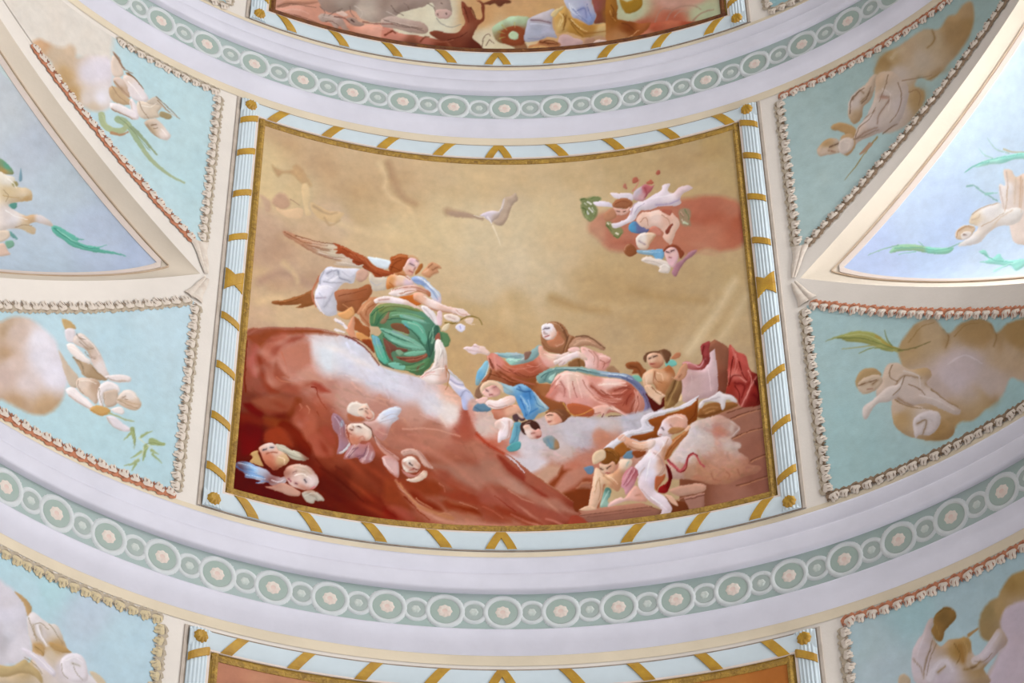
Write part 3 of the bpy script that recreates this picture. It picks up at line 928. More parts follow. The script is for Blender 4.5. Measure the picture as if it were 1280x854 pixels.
# the great rose cloud
paint('''
T 0 0 1
P angel
P > wing
T 340 280 7.98
F 8e5c38 0.8 : 0,770 130,755 290,710 390,670 410,700 430,800 330,835 240,835 290,805 150,810 10,800
G 0.7 a66e52@700,700 9a5e3e@900,680 8e5a3c@720,820 : 610,690 700,650 850,630 960,590 1000,660 960,740 890,800 900,860 860,900 750,890 650,860 640,780
G 0.8 b0846c@150,100 b88e74@300,160 b89078@450,220 c6b8a4@600,250 ccbcae@760,390 c0a890@500,280 : 110,80 160,75 260,115 380,150 520,180 640,195 700,230 800,300 830,350 900,410 880,440 760,420 620,400 700,360 600,355 480,310 380,265 320,225 220,170 140,125
l 6e4630 14 7 : 250,115 420,158 560,190 650,200
l 9a7660 8 4 : 330,190 440,230 570,255
l 8a5a44 14 9 : 310,222 400,280 520,325 680,358
l d8ccc0 10 5 : 420,200 560,215 630,220
l d4c4b8 12 6 : 480,280 600,330 700,350
l 8e6a58 8 4 : 420,240 500,255 580,262
F 9a4e30 0.7 : 620,190 700,215 800,270 930,325 1000,400 1090,440 1200,470 1220,500 1120,520 1030,520 980,470 900,430 910,400 850,410 790,370 800,350 740,330 700,300 640,290 660,260 620,250 660,235
l b8724e 12 6 : 780,300 860,330 920,350
l b46c48 14 8 : 920,330 960,400 1040,460
l 7a3a20 10 5 : 820,370 900,390 960,430
F c8beb2 0.7 : 975,480 1020,520 1140,525 1170,560 1160,640 1090,660 1010,655 980,590 960,540
P > scarf
F d4dee8 0.7 : 950,320 1060,340 1180,370 1180,410 1130,440 1040,420 980,370
P > white_drapery
L b8785c 26 12 : 480,530 420,640 400,720 440,830
G 0.6 ccccda@560,470 d8d6e4@520,660 d0d0dc@700,480 c4c4d0@580,800 d4d4e0@760,540 : 580,425 700,435 850,440 900,470 830,510 800,580 720,580 690,600 650,660 620,690 640,780 645,854 640,900 560,920 480,870 430,790 430,690 470,600 480,530 530,460
l 9494a6 18 8 : 555,495 600,470 650,455
l 9898a8 10 6 : 520,580 600,592 690,582
l 9c9cac 16 8 : 482,600 490,540 530,470
l 8a8c9e 18 8 : 660,470 670,530 770,565
l e8e6f0 16 : 540,530 600,560 650,520
l 9a8c9c 12 6 : 440,745 540,740
l a4a4b4 12 : 520,830 560,780 610,690
l e6e4ee 26 : 480,650 540,640
F c4a090 0.6 : 830,480 870,450 940,450 960,500 930,540 870,570 830,540
L e4d8dc 14 8 : 430,760 480,850 520,900
P rose_cloud
T 0 0 1
G 1.6 a85f48@333,415 bb8070@368,419 d6c8ca@403,431 cfd2e0@438,447 d0d0e0@477,464 cfcad8@508,482 d4ced8@540,508 e0d0cc@563,515 b06e5c@322,443 b87a6c@350,443 c9978a@380,461 a5604e@326,475 9a5540@350,496 c08a7c@403,485 c59a8e@438,496 bf8d80@477,513 c39688@519,524 b77a68@508,545 bb8270@540,538 b8604c@585,531 b05a48@588,518 d8a894@567,496 8f4a38@312,506 6a1c10@315,531 7a2414@303,530 8a3a22@340,527 a4563e@368,520 a85c46@396,520 9a4a32@395,548 7e2c18@368,552 7e2a1a@304,555 6a0f08@301,597 741208@322,619 7e2410@396,625 9a4a30@420,570 8e3c20@450,605 7a2a14@427,600 95432a@480,605 8a2e18@463,633 a4543c@505,640 b06a54@543,620 b06a52@561,591 a05034@526,598 b06a56@596,591 b87a62@578,647 a85e48@614,626 b87a66@596,566 a85a44@620,645 b06450@680,640 9c4630@710,652 b5745c@650,655 d2d0dc@455,455 d2d2de@490,472 : 306,418 330,410 350,409 382,410 410,415 431,420 456,433 473,455 500,465 526,472 554,480 578,496 592,520 597,540 615,555 640,572 665,590 700,615 735,640 748,656 690,672 620,674 500,668 400,650 288,625 280,560 300,480
S 900 35 60 12 3.2 0.20
b a05a46 0.5 : 325,425,10,12,0 313,450,8,20,10 350,480,16,8,30 335,465,10,12,0 372,500,14,6,20
b c89486 0.45 : 345,455,16,10,30 365,470,18,8,40 340,500,10,7,0 372,440,14,12,0
b d8d6e2 0.6 : 425,440,26,9,15 465,462,30,9,25 505,486,28,9,25 545,505,22,9,30
b e8dcd6 0.5 : 566,512,10,12,0 555,500,12,8,30
b bb6a54 0.6 : 590,528,5,16,-10 575,545,14,5,-20
b 7a2a16 0.6 : 345,512,30,8,25 368,535,22,7,50 385,572,26,7,50 330,520,20,14,0 412,600,34,7,42 440,622,26,6,40 358,560,10,14,0
b 6c1608 0.55 : 310,600,22,26,0 350,632,40,9,12 318,545,20,16,0 395,600,16,10,40 400,640,30,8,12
b a8593f 0.5 : 392,540,12,26,-35 420,560,14,30,-40 452,590,12,30,-45 355,530,10,10,0 340,515,12,8,20
b b87460 0.45 : 530,560,40,10,15 560,600,40,10,25 500,530,30,8,10 610,600,30,10,40 640,630,40,7,30
b c48e7c 0.55 : 498,608,6,3,30 515,625,20,3,45 530,638,30,4,30 560,650,40,4,10 600,655,40,4,5
b 8a3418 0.45 : 490,620,26,5,42 470,600,20,6,45 540,610,26,5,25 580,620,30,6,20 620,620,26,6,35 665,648,30,5,10
b 9c4a34 0.4 : 480,570,30,8,35 440,560,18,8,40 590,580,20,8,40
L cf9a88 2 1 1.2 : 505,535 545,537 575,545
L b4705a 2 1 1.5 : 480,560 520,570 560,590
L cc9a86 3 1 1 : 493,601 500,612 520,628 540,642
L 6e1e0c 3 1 1.5 : 400,585 430,606 455,628
L 7c2a14 3 1 1.5 : 372,525 385,550 395,575 420,600
''')
# cherub heads in the cloud
paint('''
T 400 490 7.12
P cherub
P > wing
F 9c7c8c 0.8 : 100,260 110,190 160,205 210,250 240,330 240,400 270,450 270,490 200,550 150,545 170,480 165,390 120,330
F c8ccd4 0.6 : 170,540 230,510 270,460 280,490 240,530 190,552
F a4b4c8 1.4 : 180,280 205,260 215,300 195,315
G 0.8 c8d0e4@620,190 cfd0da@560,240 b88078@540,350 c49a90@520,300 : 390,270 490,250 560,180 640,140 710,135 735,160 700,215 710,230 650,280 620,340 600,400 560,430 500,390 450,310
l e4e8f0 10 : 540,200 620,160 700,150
l c89c90 6 : 500,330 560,370 600,380
U
F d8ccc4 0.7 : 240,160 260,100 320,78 370,95 420,100 450,150 490,190 485,230 430,250 380,210 330,215 270,190
F a8664a 1.2 : 250,195 330,215 400,240 370,270 300,270 260,250
G 0.6 dccabc@350,180 d8a898@450,210 : 340,140 400,110 440,140 470,180 485,220 440,245 390,225 350,200
l 8a7470 8 : 355,150 385,150
l 7a5448 6 : 410,165 430,190
l a05048 6 : 425,230 450,235
P cherub
P > wing
F ac8088 0.9 : 215,600 240,540 280,490 330,460 400,470 450,450 490,520 490,580 440,630 370,630 340,590 280,600
l d4b8b4 18 8 : 290,560 320,500 350,480
l d0b4b8 16 8 : 380,620 410,540 440,480
l 7a5060 12 5 : 340,580 390,560 430,480
l 7a5464 10 5 : 300,520 330,510
l c8b0b4 14 : 450,600 470,540
U
G 0.7 dcd0c8@330,350 e0ccc0@420,380 d49c84@320,450 : 250,330 270,290 330,285 400,290 450,330 465,400 430,440 380,440 340,480 290,470 270,420 270,390
l 6a4038 9 : 280,340 300,350
l 6a4038 9 : 340,315 370,325
l 9a6a58 6 : 300,300 310,330
l b88070 9 : 350,420 390,400 400,430
L e8d8d0 8 5 : 235,300 240,380 270,450
L 5a3830 8 4 : 395,290 450,330 480,400 520,470 560,520
P cherub
P > wing
F d0b4b0 0.7 : 490,400 560,480 640,540 700,590 690,610 620,580 550,520 510,460
l 8a5850 6 : 500,420 570,500 650,560
F cca8a8 0.8 : 555,590 590,560 650,580 690,620 700,700 690,770 640,740 580,670
l e0c8c8 8 : 560,580 570,640 610,700
F c8a498 0.8 : 720,530 780,505 860,510 920,550 970,620 1020,680 980,680 920,640 870,570 800,560 740,570
l 9a6a60 6 : 880,520 940,590 990,660
F d8c4b4 0.7 : 760,780 850,760 920,700 960,710 950,760 890,800 820,810
F b88078 0.8 : 720,690 780,720 850,740 900,700 870,750 780,760
U
G 0.6 e4dcd4@780,640 d8c0b4@860,670 : 720,620 760,585 830,580 870,610 900,650 880,700 820,720 750,700
l 5a4040 9 : 800,635 825,650
l 7a4038 8 : 830,680 880,690
l b06860 6 : 790,700 830,690
T 280 540 7.98
P cherub
P > wing
F bcb8a8 0.7 : 500,130 580,130 660,180 740,200 830,260 820,280 740,285 660,265 610,220 540,190
l a09888 6 : 610,215 700,250 800,270
U
F c0a070 0.7 : 265,215 330,185 345,230 390,330 390,350 330,330 260,300 290,260
G 0.6 d8c8c4@460,150 c88068@450,260 cfb088@570,270 b87058@440,320 d8b4a4@520,200 : 340,170 390,130 460,112 510,145 530,180 590,210 640,270 620,320 560,350 500,385 450,350 400,300 370,230
l 5a5460 9 : 385,185 410,180
l 5a5460 9 : 455,160 480,160
l a05a48 7 : 420,220 470,200 520,205
P cherub
P > wing
G 0.7 6aa4e0@180,340 90b4e0@260,370 b4bcd0@380,410 cccad4@520,470 : 105,340 150,295 240,300 320,340 420,380 480,430 560,450 610,440 620,500 540,540 470,530 440,500 380,520 320,515 370,490 280,470 220,460 215,420 160,390
l 5a90cc 10 : 130,345 220,370 300,380
l a8d0f0 10 : 160,320 260,350 340,400
l 5a98d8 10 : 230,440 330,440 400,460
F c09888 0.7 : 410,550 480,540 560,510 640,520 720,570 760,600 740,640 640,635 560,600
F b8b0a4 0.7 : 770,610 850,580 900,600 960,640 990,690 940,700 900,690 880,720 820,700
l 8a8478 6 : 830,620 900,650 920,700
U
G 0.7 d8b4a4@640,370 ccb8ac@800,390 e0ccc8@700,480 dccccc@860,480 : 595,400 630,345 720,320 800,330 870,370 920,440 930,500 890,560 820,580 740,560 680,540 640,500 610,450
l c0a898 12 : 690,350 780,360 860,420
l b8a090 8 : 720,390 800,400
l a06a70 9 : 640,460 660,490
l 7a4a58 9 : 705,505 725,515
l 5a4c58 10 : 795,470 810,500
l c84858 6 : 850,570 890,545
l 7a5a58 7 : 690,405 715,390
''')
# angel
paint('''
T 420 370 7.98
P angel
F b88464 0.7 : 200,180 250,100 310,40 330,10 420,10 430,60 380,120 330,180 320,250 335,310 250,260 220,200
l d8a884 10 : 260,150 300,90 340,50
l 8a5236 8 : 290,200 310,130 380,80
l 9c6040 10 : 230,190 280,250 330,290
F 9a5c38 0.7 : 170,215 260,290 335,320 325,420 270,390 200,350 165,330
F c8925e 0.6 : 190,370 250,370 310,410 350,440 360,520 320,500 250,450 200,430
F 8a4426 0.8 : 250,440 340,440 370,480 390,560 340,520
F d4a06e 0.7 : 10,180 80,150 150,110 180,180 130,240 60,230
F cc9478 0.6 : 95,330 120,270 165,210 175,270 165,340 190,410 220,445 150,425 110,385
P > white_drapery
L e2d8dc 34 24 : -10,240 50,275 95,320
L dcd4d6 24 16 : -10,335 80,365
L a89ca4 8 5 : 0,262 60,290
P > robe
G 0.6 7a8a58@500,110 5e8468@600,250 4e7858@380,230 5f8a76@800,300 607e66@700,500 567e60@760,740 52806a@960,500 : 330,200 360,150 440,90 560,70 680,80 760,100 850,150 900,180 960,230 1000,270 1040,330 1060,400 1080,480 1010,560 990,620 950,690 900,740 850,790 760,770 690,740 560,710 480,690 430,650 400,570 380,500 350,410 360,390 420,400 450,360 420,310 350,300 325,250
F 6e9470 0.5 : 540,170 640,165 760,175 900,230 840,240 720,215 600,220 500,240
F 74ac98 0.5 : 640,190 760,205 880,250 940,275 850,275 720,240 650,225
l 4c6c58 9 5 : 650,185 780,215 920,265
l a8bcb4 7 4 : 670,205 780,235 880,255
F 6cac96 0.6 : 650,250 780,258 860,300 900,360 925,460 890,480 830,400 760,345 700,310
l 6aa8c0 16 8 : 690,290 720,320 750,370
F 7c5640 0.5 : 535,290 590,275 660,285 720,330 735,385 660,370 560,330
F 8a9a78 0.6 : 560,340 640,360 730,385 700,400 600,370
F 78aa96 0.6 : 440,320 560,348 680,392 780,430 870,490 915,532 800,545 700,525 620,490 520,430 470,380
l 8c94a4 10 6 : 560,355 650,385 740,425
l 4e7a66 10 5 : 480,350 600,420 700,450
l 8cc4b0 14 8 : 560,440 700,490 840,520
l 3e6a56 10 6 : 760,380 820,430 880,480
F 784e42 0.6 : 470,420 540,460 620,510 720,535 690,560 600,545 560,560 575,640 540,610 500,520
F 84a488 0.6 : 600,540 640,535 680,570 650,590 620,580
l b0987c 7 4 : 550,550 590,620 680,690
F 7cb29a 0.5 : 680,580 760,552 900,542 930,555 840,580 740,602
F 8a5848 0.6 : 600,598 700,608 800,598 935,568 920,600 840,640 760,668 680,650
l 9c6450 16 8 : 820,610 880,595 930,575
F 567e58 0.7 : 690,700 760,690 850,650 930,610 945,660 880,740 800,770 720,745
l 7a4a40 14 6 : 810,740 830,690 870,670
l 6f9a70 14 8 : 720,710 800,700 880,650
G 0.6 70aea0@430,540 74a8b8@410,440 60b098@490,610 : 355,400 410,408 440,440 490,540 535,630 500,675 440,640 410,570 385,500
F 78b2a2 0.6 : 525,662 610,655 695,702 680,735 600,725 550,700
L 4a4a48 10 6 : 430,640 500,690 580,720
F 808c58 0.7 : 420,110 520,75 640,75 760,100 850,155 760,145 620,112 520,122 440,165
l 4a6a4a 9 6 : 440,165 530,130 640,122 780,150 880,190
l 9aa47c 10 6 : 460,105 580,90 720,110
F 5a7e58 0.6 : 330,210 380,150 420,125 400,200 375,275 340,285
l 8a9c70 10 6 : 395,160 380,220 370,290
F 8c745c 0.7 : 430,270 490,205 535,150 525,210 480,280
l 4a6648 10 6 : 420,280 450,210 520,150
F 42685a 0.6 : 915,460 950,340 985,280 1030,330 1010,430 975,560 935,610 900,540
l 8ab89c 12 6 : 940,420 970,330 990,290
l 98bca4 10 : 990,430 970,470
F 9a5e50 0.7 : 1010,380 1040,370 1055,430 1000,440
F 5e8460 0.7 : 1050,360 1110,375 1142,430 1125,490 1080,505 1050,440
l 3e5848 9 5 : 1000,280 1040,340 1060,430
P > white_drapery
G 0.6 e2dedc@1050,500 dcccc8@1080,650 e8dede@950,780 d4b0a4@1090,800 d8d4d0@1030,600 : 1000,460 1040,430 1080,490 1110,580 1115,700 1105,760 1110,854 960,880 850,820 860,790 930,730 970,680 990,600
l a89a9c 8 5 : 1000,690 1040,610 1070,560
l b8a8a4 8 : 900,770 970,730 1030,700
l d49c94 12 6 : 860,810 920,770 980,750
l b87a60 10 5 : 1098,700 1105,800
T 500 400 7.98
P > scarf
G 0.6 d8d0e0@560,600 c4c8e2@690,780 cfcada@540,540 b0b8dc@640,820 : 478,490 540,535 620,610 655,670 720,725 748,800 748,870 640,890 612,780 560,720 490,640 480,590
l 8c88a8 12 6 : 500,590 560,630 630,645
l f0e8f0 12 : 500,610 570,660 640,680
l 9898b8 14 8 : 605,760 650,700 700,720
l a8a8a0 10 6 : 500,520 560,570 630,620
L a8764c 12 5 : 463,490 490,540 475,640 455,690
T 460 300 7.98
U
G 0.7 d09868@240,400 e4c8b0@330,370 dcc4d0@390,410 c07a44@230,470 e0bcae@300,420 : 205,360 280,325 350,330 400,355 440,400 460,440 380,445 280,460 200,495 185,440
F bf8860 0.7 : 255,300 300,270 350,300 395,345 330,350 270,335
F bc6c34 0.8 : 310,565 420,545 460,540 480,590 535,632 480,655 400,612
P > blue_sleeve
G 0.6 9cb0d8@510,405 c8d4e8@600,450 8aa4cc@560,430 bcc8da@680,540 d8c8d4@700,600 : 430,375 480,360 540,370 600,410 660,470 710,520 725,570 722,640 640,590 600,520 540,450 470,430
l 7c90bc 12 6 : 450,400 540,420 620,480 690,590
l e8eaf2 12 8 : 500,370 580,420 640,470
P > sash
G 0.6 dcc0bc@400,470 e4d6d6@300,500 c8a090@560,490 b87a5a@600,540 : 245,495 300,465 380,445 460,440 540,470 600,500 622,545 600,562 570,535 480,512 400,545 300,558 215,542 240,510
l a86a54 9 6 : 270,485 380,462 500,475 590,512
l f0e4e2 10 6 : 260,520 360,505 470,490
l c08468 10 5 : 400,545 480,505 560,520
U
G 0.6 d4a48c@480,570 dcb4a0@520,550 e8d4d0@640,610 dcbcb0@760,670 e4ccc8@900,710 : 450,530 510,515 570,540 590,575 680,610 780,660 880,680 950,700 990,740 960,762 900,752 840,738 760,728 650,702 590,662 530,632 470,600 450,565
l a86e4c 12 7 : 470,595 560,652 680,706 800,732 890,750
l f0e0de 14 8 : 590,590 700,635 800,680
F e8d4d0 0.6 : 870,690 930,688 985,730 1015,755 985,772 930,760 880,738
l b88878 6 : 930,745 980,750
P > hair
F 9c5630 0.8 : 215,190 240,165 300,145 360,145 400,155 430,160 400,195 375,235 350,275 335,305 280,322 230,312 205,275 222,230
l b87048 14 8 : 250,190 300,165 370,165
l 7a3c1e 10 6 : 230,290 260,230 320,200
F c29c7c 0.8 : 390,160 440,150 490,178 512,212 470,205 420,192
U
G 0.6 dcbcb0@400,260 d4b4c0@440,220 d8a894@400,320 e0c4c0@480,240 : 395,190 430,178 480,195 505,215 512,250 495,275 470,300 450,345 420,357 390,342 365,312 350,272 370,235
l 5c4650 9 6 : 420,236 460,256
l 6a4a4c 6 : 480,205 500,215
l 8a5a50 7 : 470,275 462,295
l 96504c 8 : 412,302 450,322
F a0683c 0.7 : 508,252 540,235 547,270 530,300 500,330 472,348 470,320 490,290
F c49474 0.8 : 530,340 560,300 590,268 610,235 650,222 705,255 728,285 690,290 695,320 640,350 600,378 560,362
l 7c5038 6 : 600,280 640,240
l 7c5038 6 : 640,300 690,270
l e0b8a0 10 : 560,330 600,300
P > sash
G 0.6 e6d8d8@150,590 e8dce0@300,590 d8c0b8@430,640 : 60,592 130,562 240,562 340,582 430,622 500,662 545,682 520,692 400,655 280,635 150,625 75,632
l b07c70 8 : 110,600 220,590
F e4dce0 0.6 : 530,660 580,660 650,710 700,790 720,850 690,854 640,800 570,730
l b4a8ac 6 : 560,680 620,740 660,810
F dcc4cc 0.6 : 690,720 735,720 742,800 730,860 700,840
P lily_branch
L 7c6c34 14 8 : 770,832 860,832 930,790 1000,760 1080,775 1120,810 1138,850
L 6a6430 8 5 : 780,790 850,820
F e4d6d0 0.6 : 755,755 830,742 905,770 908,812 850,820 780,800
l c0a098 8 : 800,770 860,790
F dcc8bc 0.6 : 965,790 1045,780 1035,835 990,835
L d8c4b8 12 6 : 960,800 1000,835 1060,850
T 500 400 7.98
F dcdaec 0.6 : 555,60 600,35 652,68 632,112 600,122 560,95
L 7674c0 5 3 : 598,62 606,88
F d8ccb4 0.6 : 415,100 440,58 492,38 482,92 450,112
L c8b090 6 4 : 470,90 490,50
''')
# seated woman
paint('''
T 570 390 7.98
P seated_woman
P > veil
F 9c6e50 0.7 : 850,190 870,130 910,105 990,95 1060,120 1110,170 1130,220 1180,240 1260,240 1300,235 1290,270 1200,290 1140,340 1110,400 1040,415 960,402 890,382 855,320 845,250
l 6c4830 10 5 : 1050,130 1090,220 1110,300 1090,390
l 7a5238 10 5 : 990,112 1060,160 1100,260
l b89070 10 5 : 1150,235 1110,320 1080,400
l 7a5036 8 5 : 1180,245 1130,320 1100,390
l bc9474 12 8 : 960,110 1030,130 1070,180
P > cloak
G 0.6 70a8cc@240,640 8cbcd2@290,550 86a8b4@215,700 : 198,695 215,600 260,540 300,488 335,500 332,550 300,620 250,690 215,725
L e2e8ea 6 4 : 333,515 310,600 250,690
G 0.6 90b0b8@450,415 a4b4c0@600,410 88a8ac@740,440 98c0b8@560,480 8a9c9c@700,480 : 375,405 480,398 600,403 680,410 740,385 830,328 855,360 825,420 780,460 720,492 640,512 560,522 530,492 510,455 430,430
l e0e8ee 10 6 : 395,412 520,445 640,468 690,430
l 6a8a94 10 6 : 420,425 540,440 650,430
F 8a6a60 0.7 : 680,402 712,385 748,397 722,440 682,470
F a0ccc0 0.6 : 505,460 600,460 655,458 615,492 560,520 528,502
P > dress
G 0.7 cc8880@440,500 b2644e@600,560 a85a46@760,560 c88a7c@860,480 a06446@400,630 8e5030@600,690 8c5432@740,700 9c6642@850,780 a06a48@900,820 b87058@520,540 : 315,435 370,403 450,440 520,500 560,522 640,512 720,490 800,450 840,430 880,500 930,560 890,610 830,640 800,690 830,705 940,712 960,760 960,900 900,900 850,850 800,790 740,772 660,722 540,742 420,692 340,682 250,695 330,600 345,560 322,480
l 86442e 14 8 : 405,605 480,670 560,722
l 8a4836 14 8 : 540,565 620,625 720,655
l c87a6a 12 8 : 470,545 560,595 620,565
l d89c90 12 8 : 385,425 400,500 405,570
l 7c4028 16 8 : 440,590 540,660 700,740
l c07862 10 6 : 640,540 740,590 820,560
l c88070 10 5 : 820,450 850,500 880,540
l b46c58 14 8 : 560,650 660,690 780,720
F 8a4c3e 0.6 : 328,455 350,470 385,550 365,562 340,520
L e0b0a4 8 5 : 322,440 340,520 365,565
F 82543c 0.8 : 195,810 230,735 300,672 345,560 362,600 310,690 250,740 235,845 200,845
U
G 0.6 e4d2d8@180,380 dcc4bc@280,390 : 65,370 100,350 150,352 180,322 230,338 280,345 312,375 345,400 320,432 240,415 190,432 140,415 100,387
l b89494 7 4 : 160,345 230,352
l c4a4a0 7 4 : 110,378 180,395 260,400
G 0.7 e2c4b4@930,440 e8d2ce@1050,430 dca8a0@900,500 d8a898@880,400 : 820,352 860,340 890,392 960,412 1050,412 1120,392 1115,430 1000,470 1000,522 910,545 840,472
l c88478 8 5 : 830,450 870,510 900,545
F b87c5e 0.7 : 905,285 970,262 1000,200 1040,195 1055,250 1082,300 1040,342 980,352 930,332
l d4a890 10 6 : 1000,330 1060,315 1080,290
l 8a5840 8 5 : 1020,180 1035,220
G 0.6 e4dee8@900,160 eae2e4@920,240 d8b4a4@970,240 : 843,140 890,113 950,118 985,160 1005,210 975,262 910,274 868,247 848,200
l 60545c 9 6 : 878,165 930,152
l 8a6e68 6 : 875,205 910,218
l ac6660 8 : 888,245 930,228
P > dress
T 680 395 7.98
F b08a72 0.8 : 245,305 290,240 360,198 450,198 520,230 590,280 612,322 580,342 500,302 400,302 300,322
l d0ac94 14 8 : 300,290 380,250 470,250
L 785842 14 10 : 330,208 420,198 500,230 560,280 608,315
G 0.7 e2bcb8@450,400 dcaca4@550,400 cc9e8e@540,330 e4c6c6@430,460 d09890@600,490 : 375,310 450,320 520,350 600,380 662,410 652,460 620,530 540,545 420,515 400,450 378,380
l b47e74 10 6 : 500,350 540,420 530,510
l f0d4d0 12 6 : 560,395 630,400 650,420
l a86c60 10 6 : 590,470 640,450 655,430
l c89488 8 5 : 400,330 470,350 540,350
F e6c0bc 0.7 : 245,322 330,310 362,342 300,358 248,352
F 9c7a60 0.9 : 610,530 670,478 742,552 690,570
U
G 0.6 e6d4d2@100,440 e8d8dc@300,385 dcc0b4@390,400 : 90,450 150,410 240,372 340,350 402,382 425,432 330,410 250,440 210,470 150,490 130,470 110,480
l b08a88 6 4 : 130,480 170,440
l b08a88 6 4 : 170,490 200,450
P > dress
F 8c6444 0.7 : 240,460 330,418 392,440 402,492 340,495 250,492
l 6a4a2c 10 : 340,430 350,490
G 0.8 e4c0b8@200,620 deb4ac@400,700 d8a49e@150,800 d8baae@300,600 cc9084@500,660 b87262@700,780 a65846@850,800 c68a7c@950,840 e0bcb4@650,660 c48074@100,760 d89c94@350,900 cc8c80@600,900 b06450@780,930 a86048@60,860 : 80,650 130,580 220,543 310,548 420,588 560,618 700,618 800,640 880,690 960,780 1010,854 1000,940 930,1000 860,1012 700,960 600,985 376,992 200,930 -10,880 60,720
l ac6a62 14 8 : 165,650 205,720 195,800
l c88c84 12 8 : 60,790 130,725 220,805
l 984c3c 18 8 : 470,700 600,795 760,800 850,740
l 8e4638 16 8 : 700,745 780,722 840,700
l f2dcd4 16 8 : 540,690 680,672 800,660
l 984a3c 22 10 : 820,880 850,790 900,780
l dca094 16 8 : 930,760 950,860 930,960
l d8a096 12 8 : 400,592 500,675 570,725
l ecd0c8 16 10 : 235,600 245,720 260,820
l 9c5244 14 8 : 560,830 700,880 800,860
l e4b8ac 14 8 : 420,760 520,850 620,890
l 8c4636 16 8 : 860,990 880,900 910,840
l e8c4bc 16 8 : 130,880 250,900 380,930
l b47468 14 8 : 70,700 110,650 160,600
l e0aca0 14 8 : 600,740 680,820 760,830
T 720 490 7.98
G 0.7 dcb0a4@250,180 e4c4b8@380,170 d09084@480,220 : 60,240 130,180 220,140 330,138 430,180 550,250 520,258 430,215 330,180 290,230 260,270 240,225 200,255 130,262
l b07060 8 5 : 330,142 390,190 420,210
P > cloak
T 570 390 7.98
F 7fa09c 0.6 : 808,622 880,580 970,550 1100,540 1280,545 1280,592 1150,570 1050,590 990,632 950,702 900,692 830,702 803,662
l 587878 14 8 : 880,670 915,605 1000,570
F a8c8c0 0.6 : 918,645 970,610 992,602 952,682
l d0dcd8 8 5 : 815,640 900,680 945,690
l 98b8b8 10 6 : 1000,555 1120,550 1270,560
T 680 395 7.98
G 0.6 7ca09c@100,520 88a8a8@400,540 8aa0bc@700,585 7a80a0@900,660 80789a@1020,800 : 30,530 150,500 280,503 420,520 600,548 740,560 860,590 930,640 980,700 1040,780 1095,854 1080,940 1020,995 975,1000 1010,900 990,810 900,705 820,645 700,612 540,602 420,572 300,545 150,540 60,570
l 5c6890 10 6 : 640,590 780,605 900,655 980,745
l d0dcea 10 5 : 560,572 700,578 810,592
l 547478 10 6 : 100,522 300,518 480,565 600,585
l b8ccd0 8 5 : 200,510 340,515 460,545
l 5a5068 10 6 : 1000,780 1050,880 1040,960
''')
